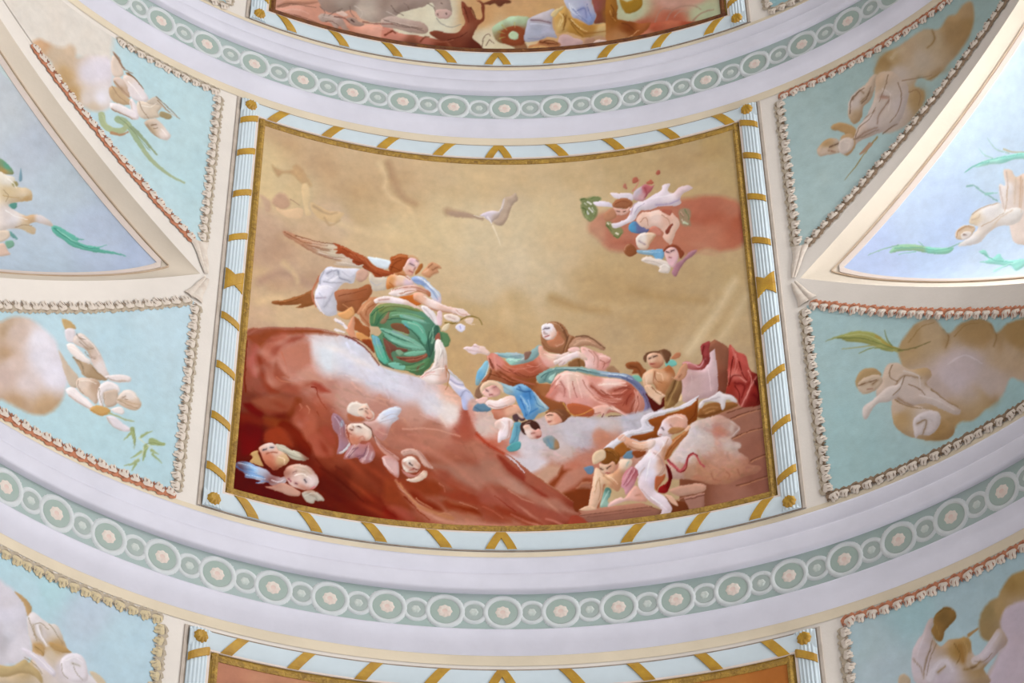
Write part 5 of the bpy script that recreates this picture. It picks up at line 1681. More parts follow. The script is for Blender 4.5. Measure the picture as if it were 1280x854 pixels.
paint('''
# tumbling cherub with the sprig
T 0 390 6.1
P cloud
G 3 bca48e@50,90 ccb8ae@130,150 dcd8e4@320,330 deDAE8@420,480 c6b0a8@40,480 b89a7e@130,690 c0a07e@350,730 d6c8c8@200,560 e2dee8@300,220 b89c84@30,320 d0bcb4@90,400 : -30,130 20,70 110,36 200,45 280,90 360,150 420,220 460,320 505,420 525,500 505,580 480,650 430,722 340,782 220,772 120,722 20,672 -30,640
b b49878 0.6 : 30,310,40,30,0 130,700,60,30,20 330,740,80,26,-10 430,690,40,24,-30 20,150,30,60,10
b e2dfea 0.6 : 330,350,90,120,0 430,500,60,60,0
b cdb8ac 0.5 : 90,230,50,50,0 180,620,90,30,10
P cherub
P > wing
F c0a272 0.7 : 468,58 530,80 572,130 522,142 490,132
F c8b6a4 0.8 : 450,300 490,350 540,420 602,492 592,572 540,562 505,480
U
F dcd4da 0.7 : 490,142 562,142 562,232 512,222
G 0.7 dccfca@620,240 d4c0b6@720,360 e0d6d6@760,400 b8a28e@640,300 : 562,185 620,168 700,240 762,330 802,420 835,490 800,522 740,452 690,390 660,300 600,262 555,240
l a08c7c 9 5 : 600,200 660,260 700,280
l a89080 9 5 : 650,300 690,340 720,350
G 0.7 b49c82@640,420 a88e70@720,470 : 560,345 610,370 680,392 740,452 815,522 760,522 650,492 608,430
F eae0de 0.7 : 508,252 560,250 640,330 685,382 662,397 580,352 530,302
G 0.7 dccabe@640,560 b89e8a@730,570 d8c4b4@640,620 : 598,502 680,502 762,532 762,622 740,702 690,662 620,612 588,572
F ede4e6 0.7 : 506,590 560,570 640,640 714,702 702,742 620,702 528,642
l b0988c 8 5 : 520,630 610,690 700,740
F e6dee0 0.7 : 756,572 830,530 900,560 922,622 880,602 820,602 792,642 792,732 758,692
F c6b2a2 0.8 : 800,612 900,602 902,702 830,732 800,702
P > sash
F c69e64 0.7 : 688,742 740,710 832,742 832,782 760,792
U
T 60 470 6.57
F e2d8d8 0.7 : 470,5 590,-12 682,10 672,50 590,56 500,34
l b8a294 8 5 : 590,40 660,45
G 0.7 e4dad6@690,170 c8b09c@680,250 cdb8a4@730,260 : 572,212 600,150 660,118 722,140 772,230 742,282 680,282 600,245
l b89c84 10 5 : 590,200 680,225 760,240
l 9a8474 7 4 : 620,190 650,180
F e6dede 0.7 : 515,282 600,258 632,300 600,322
F ddd6de 0.7 : 478,340 540,338 620,400 690,445 640,462 560,432 500,392
l a89a8c 8 5 : 480,345 520,410 600,450
P sprig
L a4ac80 16 8 : 500,310 580,340 640,370 700,378
L 98a474 34 10 : 690,440 700,500 710,560
L 9caa7a 26 6 : 690,470 650,500 620,525
L 9caa7a 24 6 : 760,500 810,470 850,455
L 9caa78 60 20 : 850,540 900,550 950,560
L 98a878 40 10 : 800,580 790,640 780,690
L 9cac80 26 6 : 760,620 720,650 680,670
L a0ae84 28 6 : 740,690 690,720 620,738
L 98a878 22 6 : 720,720 690,770
L 98a878 22 5 : 860,640 900,680 930,712
L 9caa7a 24 5 : 850,610 910,640
L d4d4b0 6 4 : 740,510 800,560 860,590
L d4d4b0 6 4 : 780,580 775,640 700,700
''')
paint('''
# white draped figure
T 0 720 6.37
P cloud
G 3 d2d0de@60,300 cfcdd8@60,450 b8b4bc@20,500 d8d4de@140,560 d0ccd6@60,200 : -60,60 60,80 120,120 190,200 220,300 230,420 260,540 250,640 150,690 60,700 -60,680
P draped_figure
F b8986c 0.8 : 120,132 170,155 218,195 250,265 225,330 205,290 185,215
G 0.8 d8d2d6@280,350 d0c8c8@260,450 cac2c4@330,480 d4ccc8@440,430 b49264@320,570 b69668@460,570 dcd8e0@600,650 dad4de@330,680 cfc8d2@520,720 d8d4dc@660,760 b8a078@220,720 c8b8a4@400,640 : 215,340 260,290 330,340 400,385 450,390 490,440 520,540 570,610 640,620 690,680 700,760 760,830 780,900 -60,900 -60,780 100,780 240,680 260,560 230,460
l a89478 9 5 : 270,400 290,480 350,540
l 9a8870 9 5 : 320,400 340,480 370,540
l e4e0e6 22 14 : 300,370 310,440 370,560
F b69668 0.8 : 270,540 350,570 345,640 300,600
F b39262 0.8 : 400,530 520,570 570,610 480,610 400,570
F dcd6de 0.7 : 490,660 560,620 650,640 700,720 700,830 600,850 520,810 485,740
l a49c88 8 5 : 570,700 640,720
F b6a076 1 : -60,700 90,710 200,660 240,700 320,760 340,860 280,800 180,770 60,800 -60,790
F d8d2de 0.8 : 170,570 250,590 360,680 440,760 430,800 350,740 240,640
l 8c8c78 10 5 : 110,550 110,620 170,620
F c8b8a0 0.8 : 720,760 780,780 850,860 790,870
''')
paint('''
# diving cherub under the tall cloud
T 940 0 3.559
P cloud
G 2 b89c78@950,60 bca88c@800,180 c2b2a0@750,260 a88a62@900,150 c8bab0@650,330 c6b8b2@640,480 a88a5c@590,270 b4986e@745,440 ac8e62@960,100 c0a88c@680,220 b89a6c@600,250 : 905,60 940,20 975,8 988,60 978,130 932,220 872,290 832,332 790,357 742,342 725,382 762,400 764,452 742,492 702,542 662,572 600,592 560,562 548,480 570,400 548,350 555,290 590,240 640,208 700,168 760,130 830,130 870,75
b a4845a 0.5 : 750,420,30,40,0 590,270,36,40,0 940,120,30,60,20 830,320,50,16,-20
l 96784e 7 4 : 800,130 810,180 780,210
l 94784c 7 4 : 740,345 780,355 840,325
l c8b494 16 8 : 620,260 640,230 680,215
T 1010 40 4.27
P cherub
P > wing
F b8966a 1 : 120,505 160,480 230,500 260,540 230,560 170,530 130,520
G 0.8 d0c2bc@250,370 c0a890@300,390 b89c7c@270,450 : 205,440 215,360 260,310 310,280 340,240 370,230 360,290 330,360 290,400 280,460 240,490
l 8a6c54 6 4 : 230,360 270,315 295,325
l 8e7258 6 4 : 280,370 330,320
U
G 0.8 cabcb4@420,330 c8bab6@340,490 c4b0a4@300,540 c8bab2@430,430 c0a890@380,280 cabebc@480,400 : 370,230 440,210 500,250 540,310 520,400 490,480 470,500 400,530 330,560 260,590 230,640 200,650 240,560 260,510 300,460 340,380 360,300
l 8a6e5c 6 4 : 400,340 440,350 380,440 370,490
l 8c7060 6 4 : 250,570 300,540 370,510
l b08878 14 8 : 390,345 430,350
L 7c6450 6 4 : 400,540 440,510 478,487
l 9a7c64 6 4 : 250,500 300,460 355,420
F bc9c78 0.8 : 170,560 220,540 250,580 240,630 200,660 175,620
G 0.7 c8b4a4@90,630 b4946c@90,590 c8b8ac@190,600 : 45,640 70,590 110,565 150,570 180,600 170,640 120,655 70,665
l 7c5e48 6 4 : 120,610 160,590
l 84644c 5 3 : 110,630 140,640
F d0c2ba 0.7 : 165,580 200,560 240,570 235,620 190,650 165,630
P palm_frond
L a08a58 8 4 : 370,560 320,620 280,680
L b08e74 22 12 : 330,600 280,650
L 96824e 6 2 : 280,680 240,740 200,795
''')
paint('''
# reclining cherub under the palm frond
T 940 340 2.847
P cloud
G 2 b0946c@560,220 a88a60@800,210 c4b4b4@760,340 cabcc0@720,380 b8a080@640,220 bca48a@900,300 a8895c@950,220 b49870@800,450 c0acA4@660,430 a8895c@620,570 ac8e64@700,550 c2b0a8@850,400 b89c78@680,500 : 520,270 560,210 600,175 650,165 680,200 700,220 740,185 800,165 850,185 870,220 910,185 960,170 1050,160 1050,400 960,390 920,380 890,440 830,490 790,530 740,540 700,590 650,600 600,580 640,520 560,470 540,380 530,320
b c8bac0 0.6 : 740,350,70,70,0 770,430,50,50,0 
b a48458 0.5 : 650,570,40,30,0 690,250,16,30,0 880,250,16,40,0 860,460,30,16,-50
l 8e7048 5 3 : 680,200 700,230 690,270
l 8e7048 5 3 : 850,190 870,230 860,270
P palm_frond
F 9ca060 0.8 : 260,247 330,222 370,210 420,212 460,230 500,260 540,280 480,278 430,262 390,252 340,248 300,240
L a8a468 7 2 : 520,282 450,262 380,268 320,275
L 8c9458 6 2 : 500,270 430,270 380,290
L 7c8650 6 2 : 500,262 480,235 472,205
L b09a50 8 4 : 440,225 480,255 530,275
L 7a7048 5 3 : 520,278 580,270 635,248
P cherub
P > drapery
G 0.8 b89a70@530,520 c0ac9c@520,480 a8875a@660,560 c8bab4@620,520 : 500,450 540,460 600,480 660,510 720,550 710,590 650,600 580,590 520,560 498,510
F d0c6c8 0.7 : 575,530 610,500 660,500 670,540 640,580 600,580 585,590
l 8a6e50 5 3 : 590,540 620,530 610,580
U
G 0.8 ccbcb4@560,390 c8b4a4@500,340 b89a74@600,340 d0c2be@640,460 cabab4@560,430 : 460,380 480,330 520,320 560,345 620,340 640,370 620,400 660,430 720,480 742,490 735,515 690,500 620,470 560,480 500,450 450,450 440,430
l 94785c 5 3 : 500,420 540,370 600,380
l a0805c 6 4 : 620,400 690,450 740,490
l 94785c 5 3 : 520,450 580,480 640,480
F d2c6c2 0.7 : 445,440 480,410 520,400 540,380 530,420 490,460 440,470 410,520 395,515 395,480 420,460
P > hair
F b0946c 0.8 : 368,390 390,350 430,340 460,360 450,375 410,380 380,415
U
F c8b4a0 0.7 : 375,410 400,375 450,365 465,390 440,420 400,435
l 86684c 5 3 : 390,400 420,390
l 86684c 5 3 : 430,400 450,385
''')
paint('''
# brown haired figure in a white robe
T 1110 700 5.547
P cloud
G 2 a08250@850,150 96825a@700,350 aa8c58@900,120 c2b4c0@900,400 c4b8c6@850,680 b09468@760,330 9c845c@660,500 : 640,520 640,380 690,290 760,250 780,200 850,110 943,70 1100,20 1100,900 700,900 690,780 760,640 740,560 690,560
F c4b6c4 2 : 780,400 820,320 943,280 1100,250 1100,900 720,900 740,720 830,580 790,500
P robed_figure
G 0.8 c8bcc4@250,600 cabfc8@210,720 c2b4b8@280,520 b49a80@350,560 a8854e@490,640 ac8a56@540,580 c4b8c4@660,650 c6bac6@380,820 a88c64@620,740 c8bec8@420,760 : 300,400 320,440 300,500 330,560 370,600 420,560 480,550 540,535 570,560 580,640 620,660 700,560 770,470 830,560 760,640 700,700 660,760 700,860 300,900 200,860 165,740 180,600 240,500 270,430
l 8c7258 6 4 : 250,820 270,690 300,620
l 8c7258 6 4 : 180,680 230,740 250,800
l d4ccd4 40 20 : 290,820 340,730 410,700 450,760
l d2c8d0 50 30 : 600,700 680,620 760,510
l 8e6e40 8 5 : 530,760 600,740 640,700
l 94784c 10 6 : 350,780 400,740
l 9c7440 30 20 : 500,600 520,700
l 6a4c2c 9 6 : 580,750 610,740
P > hair
G 0.8 7e6238@400,390 927040@350,490 8a6a3c@440,380 : 315,400 350,350 400,325 450,340 478,390 450,440 400,500 380,560 340,560 300,500 320,450
U
L a8865a 22 14 : 560,525 590,500 625,475
F bca890 0.8 : 80,810 120,790 155,820 150,870 80,870
''')
# lunettes, the right field paler with its window light put into the colour
paint('''
T 0 0 1
BG 0
K 0.5 bcc6d4@40,180 b6c4da@120,300 b8c8d8@60,330 bccad6@80,230 b4c2dc@170,330 c4ccd4@10,150 : -70,60 0,90 20,110 250,345 250,368 -70,368
T 0 190 6.1
P palm_frond
F 66b0a0 0.8 : 393,570 450,578 540,620 600,650 650,660 600,672 640,700 740,715 820,705 760,728 850,760 955,802 850,778 720,757 640,742 560,722 480,672 410,622
l 4a9484 10 5 : 420,590 520,650 640,720
l 88c8b8 10 5 : 480,620 560,680 640,730
P drifting_figure
P > green_cloth
G 0.8 5e9e88@50,110 b0905a@30,140 : -30,60 20,55 70,105 97,160 60,167 -30,150
F 7c9eb0 0.8 : 140,200 155,120 165,200 150,222
F 5c9488 0.9 : 60,400 110,380 125,420 95,440
F 7aa894 0.9 : 40,690 100,680 110,720 60,740
F 6a9a98 0.9 : 75,610 100,620 140,668 90,650
U
G 0.9 dcd6cc@60,210 d0bc98@60,300 d8c8b0@180,330 c8a878@190,355 dcd2d0@60,470 d8d0d2@300,510 c8a884@230,510 d0bc9c@200,590 e0dadc@100,520 : -30,180 60,175 110,195 130,260 185,265 235,300 235,375 150,380 60,400 90,440 180,490 240,480 310,490 385,540 402,575 340,562 262,542 220,560 270,590 270,632 230,630 160,592 60,592 -30,605
F 9c9468 1 : 90,235 115,215 135,245 110,262
l b8946a 10 6 : 20,340 100,340 140,370
F d8c8b8 0.9 : -30,610 60,600 80,640 40,680 -30,690
F dcc0b0 0.9 : -30,720 30,700 60,760 80,790 -30,800
''')
paint('''
T 0 0 1
BG 0
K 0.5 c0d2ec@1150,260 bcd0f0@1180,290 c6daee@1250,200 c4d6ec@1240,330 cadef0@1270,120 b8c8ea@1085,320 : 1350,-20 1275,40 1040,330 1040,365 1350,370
T 1080 170 4.745
P palm_frond
G 0.8 94d4cc@850,130 a8dcd4@760,140 : 655,180 700,145 780,128 860,110 960,90 1000,100 1000,130 900,135 820,160 740,165
L 7cc0b8 6 2 : 740,150 660,165 592,212
L 90bcb0 6 2 : 860,100 780,75 728,10
L 94c8bc 6 2 : 760,130 710,105 678,72
L b8ac84 8 4 : 825,75 880,92 960,92
P palm_frond
G 0.8 88ccbc@380,670 98b894@340,660 : 150,688 180,655 260,645 350,655 440,660 530,655 500,690 420,695 340,690 250,680
L 8ab4a0 7 2 : 200,650 120,665 22,705
L 86bcae 6 2 : 350,655 320,630
L 88b8a8 7 3 : 500,660 560,635 610,620
L 88c0b4 6 2 : 300,690 230,695 200,705
P olive_sprig
L 8cb4b4 12 8 : 605,292 650,290 700,330 790,385
L 98c8c4 18 6 : 720,345 790,335
P olive_sprig
F 90ccc4 1 : 685,690 720,685 750,730 800,705 840,740 943,730 960,760 900,800 860,770 770,805 830,770 690,752 740,735
L a8dcd4 8 4 : 770,800 860,760 960,730
P cherub
P > pipes
G 0.7 e0dada@850,300 d8c4b8@930,300 d4c0b0@880,240 : 825,200 880,205 900,240 960,215 1000,215 1000,600 920,640 880,610 850,480 820,450 800,290 835,290
l c0aca0 6 4 : 845,210 850,300 840,450
l c8a88c 8 5 : 930,240 920,420
l d0bca8 8 5 : 900,230 890,400
l c4b4ac 6 4 : 805,300 830,450
U
G 0.8 dcd8d8@740,450 d8d0cc@700,540 dedad8@860,460 d4c4ac@660,510 d8d4d4@640,620 : 620,520 650,460 720,420 800,395 830,440 900,420 940,450 900,520 800,540 740,580 680,640 590,650 560,640 640,590 680,540
l c0a890 6 4 : 640,500 680,490 690,470
l c8b4a0 6 4 : 640,470 720,420 800,395
l ccb8a4 6 4 : 760,560 800,500 880,440
F d2bca4 0.8 : 540,570 570,535 620,530 660,545 640,590 590,612 545,605
l b49070 6 4 : 560,560 600,540 640,550
F dcd4d0 0.8 : 575,580 610,565 640,575 620,605 585,612
l a89490 5 3 : 590,585 610,590
''')
PART_LABELS.update({'dove': 'pale dove with spread wings', 'angel': 'angel in a billowing green robe', 'rose_cloud': 'heavy rose red cloud lit white on top',
    'seated_woman': 'seated woman in a rose dress', 'lectern': 'lectern draped with red cloth', 'donkey': 'grey donkey lying down',
    'paper_scroll': 'large white sheet with brown inner side', 'red_drapery': 'crumpled red drapery', 'red_cloud': 'small red cloud behind cherubs'})
# the rose cloud in detail (laid before the cherub touches that follow)
def retouch(script, only=None):
    """touches that stay inside what is already painted: no new outline, ids unchanged; only = names of the parts touched"""
    global IDS
    keep = IDS.copy(); BR.mask = np.ones((CH, CW), np.float32)
    if only:
        ok = np.isin(IDS, [i for i, (n, p_) in enumerate(PARTS) if n in only])
        before = IMG.copy()
    paint(script)
    IDS[:] = keep
    if only: IMG[~ok] = before[~ok]
ROSE_ID = [i for i, (n, p_) in enumerate(PARTS) if n == 'rose_cloud'][0]
_m = IDS == ROSE_ID
_l = IMG[_m].mean(1, keepdims=True)
IMG[_m] = IMG[_m] * np.clip(0.80 + 0.20 * (_l - 60) / 120, 0.78, 1.0)
retouch('''
BG 0
T 300 410 10.667
F 8e4a2c 2.7 : 90,110 260,80 340,40 480,15 640,10 800,12 920,20 1060,20 1150,50 1290,70 1290,95 1150,90 980,85 820,80 700,75 560,70 460,80 400,120 340,180 300,260 220,240 150,170
F b06a58 3.1 : 310,260 360,190 440,120 540,90 620,80 600,130 520,200 500,290 500,380 440,430 360,440 310,380
F 9a5444 2.7 : 420,300 480,240 560,190 680,130 800,110 860,110 740,190 640,220 560,270 520,360 450,400 410,380
F b87c6a 4.1 : 520,400 560,270 640,230 740,220 840,190 940,200 960,330 960,450 880,520 760,640 660,620 580,560
F b0645a 3.1 : 110,480 160,330 200,220 260,260 230,360 260,480 240,640 160,620
F 8c3e28 3.4 : 230,380 290,370 330,470 300,520 360,640 460,790 520,853 380,853 300,720 250,600
F aa6a58 2.7 : 330,480 440,460 480,560 560,680 640,720 560,780 440,780 370,680
F 96523e 2.4 : 470,450 500,420 560,530 640,620 660,650 580,640 500,650 470,560
L c08068 18 8 : 500,640 580,700 700,720 820,720
L b87460 22 10 : 560,320 600,400 640,540 660,610
F c09080 5.1 : 780,600 900,560 1000,600 1100,660 1160,720 1000,720 860,690
F a05a46 4.1 : 560,800 700,740 860,720 960,720 940,780 760,853 600,853
F a04c3c 2.7 : 960,740 1000,710 1080,740 1150,800 1200,853 1060,853 1000,800
L 7c2418 16 8 : 960,780 1010,790 1030,853
F d8dce4 8.5 : 1040,240 1290,200 1290,560 1180,620 1080,560 1020,420
L 742c14 26 20 : 95,180 85,400 80,600 90,853
T 300 490 10.667
F 6c1008 2.4 : 60,160 150,150 220,210 310,270 270,340 200,320 130,250
F a87460 1.7 : 390,70 460,65 540,140 520,165 450,150
F 94523c 3.4 : 160,130 240,80 380,60 540,60 700,90 720,180 640,260 520,280 400,290 300,240
F 7e3c1c 2.7 : 740,80 810,90 800,150 740,230 700,320 640,380 560,360 640,270 700,200
F 84421f 2.7 : 320,330 460,310 600,310 640,370 560,470 420,470 320,420
F 6e2008 2.7 : 500,440 560,380 640,400 720,470 820,560 900,670 960,750 900,853 800,770 720,700 640,600 580,520
F 943e22 2.7 : 310,560 420,480 560,490 640,600 700,720 620,720 500,700 330,680
F 720c04 3.7 : 10,420 100,380 260,450 300,560 260,680 200,780 20,853 0,600
F 802a16 3.4 : 20,300 140,290 280,380 260,450 120,410 20,430
F a8604c 3.4 : 680,370 780,250 860,200 960,260 1020,340 1000,500 880,640 790,520
F b06e60 2.7 : 760,430 820,350 900,340 880,420 820,470
L b87a64 26 12 : 800,160 830,200 800,240
L b87a64 20 10 : 890,180 920,220 910,280
L 7a2c18 14 6 : 1020,10 1050,80 1120,180 1150,230
L 7c3018 14 6 : 1020,250 1050,310
F a45846 3.4 : 880,600 1000,520 1080,560 1160,680 1240,760 1200,853 1000,853 940,720
F 9c4c3a 3.4 : 1060,480 1160,440 1250,540 1290,700 1200,700 1120,600
T 480 570 10.667
F 883e20 4.1 : 230,330 400,370 560,360 640,330 740,360 800,460 720,520 560,540 440,480 330,440
F 7e2c12 3.4 : 350,480 440,500 560,580 680,640 780,730 640,720 540,650 440,600 370,560
F 94442e 3.4 : 760,480 900,480 1100,480 1280,500 1280,660 1100,640 940,600 840,560
F 843416 3.4 : 800,600 940,640 1100,660 1240,700 1280,800 1120,760 960,720 840,700
F a27262 5.1 : 640,120 760,110 960,120 1280,140 1280,480 1100,420 960,330 800,230
F 98503c 4.4 : 720,180 840,200 940,310 1080,390 1240,460 1200,500 1020,440 880,380 760,280
L c08c66 16 40 1.4 : 210,380 280,480 380,600 480,690
L b47a58 46 60 2 : 460,680 600,730 760,790 900,830
L d09c70 14 10 : 130,350 200,390 240,440
L b4745a 12 20 1.4 : 120,455 220,510 320,570 420,650
L c08866 12 6 : 720,780 820,760 900,780
F 8a4024 4.1 : 0,300 110,330 180,440 260,580 340,660 300,720 160,660 0,600
F 741a0c 4.1 : 0,700 120,740 260,853 0,853
F 9c4c3c 4.1 : 60,690 200,700 330,780 400,853 240,853 140,760
L 7a2a10 16 8 : 260,560 380,660 480,760 600,853
L c08668 16 8 : 430,570 500,620 640,700
L b06c58 14 8 : 740,360 800,410 820,480
L b87c64 14 8 : 1000,620 1120,650 1240,700
T 600 570 9.09
F 8c3c2c 2.0 : 190,0 260,20 330,80 380,130 500,210 510,290 600,340 720,410 780,470 700,450 580,360 460,280 340,200 260,120
F a87868 4.4 : 0,60 120,40 220,80 300,200 440,290 560,370 680,470 560,470 420,420 300,340 120,320 0,320
F b48878 3.4 : 200,280 300,250 420,310 520,400 460,440 340,390
F 9c5444 4.1 : 0,420 150,400 320,420 480,470 640,540 800,600 1000,660 1100,720 900,760 700,740 460,680 300,600 120,560 0,540
F ac7462 3.4 : 560,440 700,480 860,480 980,560 1120,640 1180,690 1020,660 820,600 640,540
F 8a3c26 3.4 : 180,590 300,600 420,640 560,710 700,770 560,790 400,720 260,680
F 944a34 3.4 : 0,560 100,600 240,680 360,760 200,740 80,680 0,650
F 96402e 2.7 : 1040,700 1160,690 1272,770 1160,790 1030,790
L c48c78 12 24 1.4 : 360,670 440,710 560,760 680,790
L c08070 12 24 1.4 : 750,710 860,740 960,790
L b06a54 16 10 : 30,570 160,640 260,720
L 842e1e 14 8 : 170,460 300,560 420,640
L b8826e 14 10 : 330,400 460,470 620,530
''', only=('rose_cloud',))
retouch('''
BG 0
T 600 570 9.09
F d0c8d0 4.1 : 300,0 480,0 700,10 780,60 740,140 600,190 520,230 440,160 350,90
F c09a86 4.1 : 540,220 640,180 760,90 880,90 930,140 900,210 800,280 720,400 660,360 560,290
F 8a4426 2.4 : 720,400 790,300 880,230 930,130 945,120 960,160 1050,165 980,200 900,300 820,400 770,460
F b88270 3.4 : 780,460 860,350 960,220 1060,160 1180,150 1220,200 1140,300 1040,370 940,430 860,470
F 7a3c1c 2.7 : 930,450 1040,400 1180,380 1250,400 1240,560 1110,610 1000,550
L b0765c 16 12 : 1100,370 1180,320 1270,310
''', only=('pale_cloud', 'stone_ledge'))
# second pass: folds, contours and lights over the main figures
CLOUD_TOUCHES = '''
T 0 0 1
b c89284 0.5 : 330,440,8,5,20 343,448,10,5,35 358,462,12,5,40 338,476,8,5,30 322,462,6,7,0 352,428,12,5,10 375,478,12,5,45
b 9a4e3c 0.5 : 318,432,5,9,0 334,455,7,3,35 348,470,8,3,40 365,486,12,4,35 326,486,8,5,20 340,424,12,3,-8 356,415,16,3,-4 312,470,5,10,0 372,508,6,10,-20 395,495,10,4,30
b 8a3c28 0.5 : 352,506,12,4,20 338,514,14,4,10 378,522,5,12,-20 360,545,6,12,-30
b b0624c 0.5 : 402,512,10,18,-30 386,530,8,14,-30 440,548,20,8,35 470,560,20,6,30
b 5e1206 0.5 : 420,612,22,4,40 400,592,16,4,45 380,568,14,4,60 352,590,14,8,20 445,640,20,5,20 300,575,8,24,0
b a44c30 0.45 : 440,580,24,4,42 470,592,24,4,40 450,612,26,3,38 495,600,20,4,40 380,610,14,4,30 470,640,24,4,25
b c08270 0.5 : 520,556,26,4,20 552,572,26,4,30 585,598,26,4,40 612,612,24,4,45 545,548,20,3,10 630,600,16,5,40 600,566,10,5,40
b 92402a 0.45 : 505,580,24,3,35 540,592,26,3,32 572,612,26,3,32 604,632,26,3,32 640,645,30,3,22 560,632,26,3,28 520,615,22,3,40
b d09c88 0.5 : 540,645,24,2,25 575,655,26,2,12 620,658,30,2,6 660,640,20,2,35 690,632,16,2,40
b c87060 0.4 : 590,516,4,14,-15 596,548,8,3,35
b e8e0e0 0.6 : 420,436,18,4,14 450,452,18,4,25 548,512,14,5,30 565,524,8,5,20
L a06454 2 1 1.2 : 308,420 322,412 338,409 360,410 384,411 410,414 430,420
L 6e2a20 2 1 1 : 432,421 450,430 462,440 474,456
b 5a1006 0.6 : 312,535,16,12,20 300,600,10,20,0 320,625,26,10,10 340,600,10,8,0 370,640,30,6,12 352,520,12,5,10 425,625,20,5,30
b 7e2c18 0.5 : 330,528,16,6,15 372,545,5,14,-30 395,585,8,12,-40 405,560,4,12,-30
'''
retouch(CLOUD_TOUCHES)
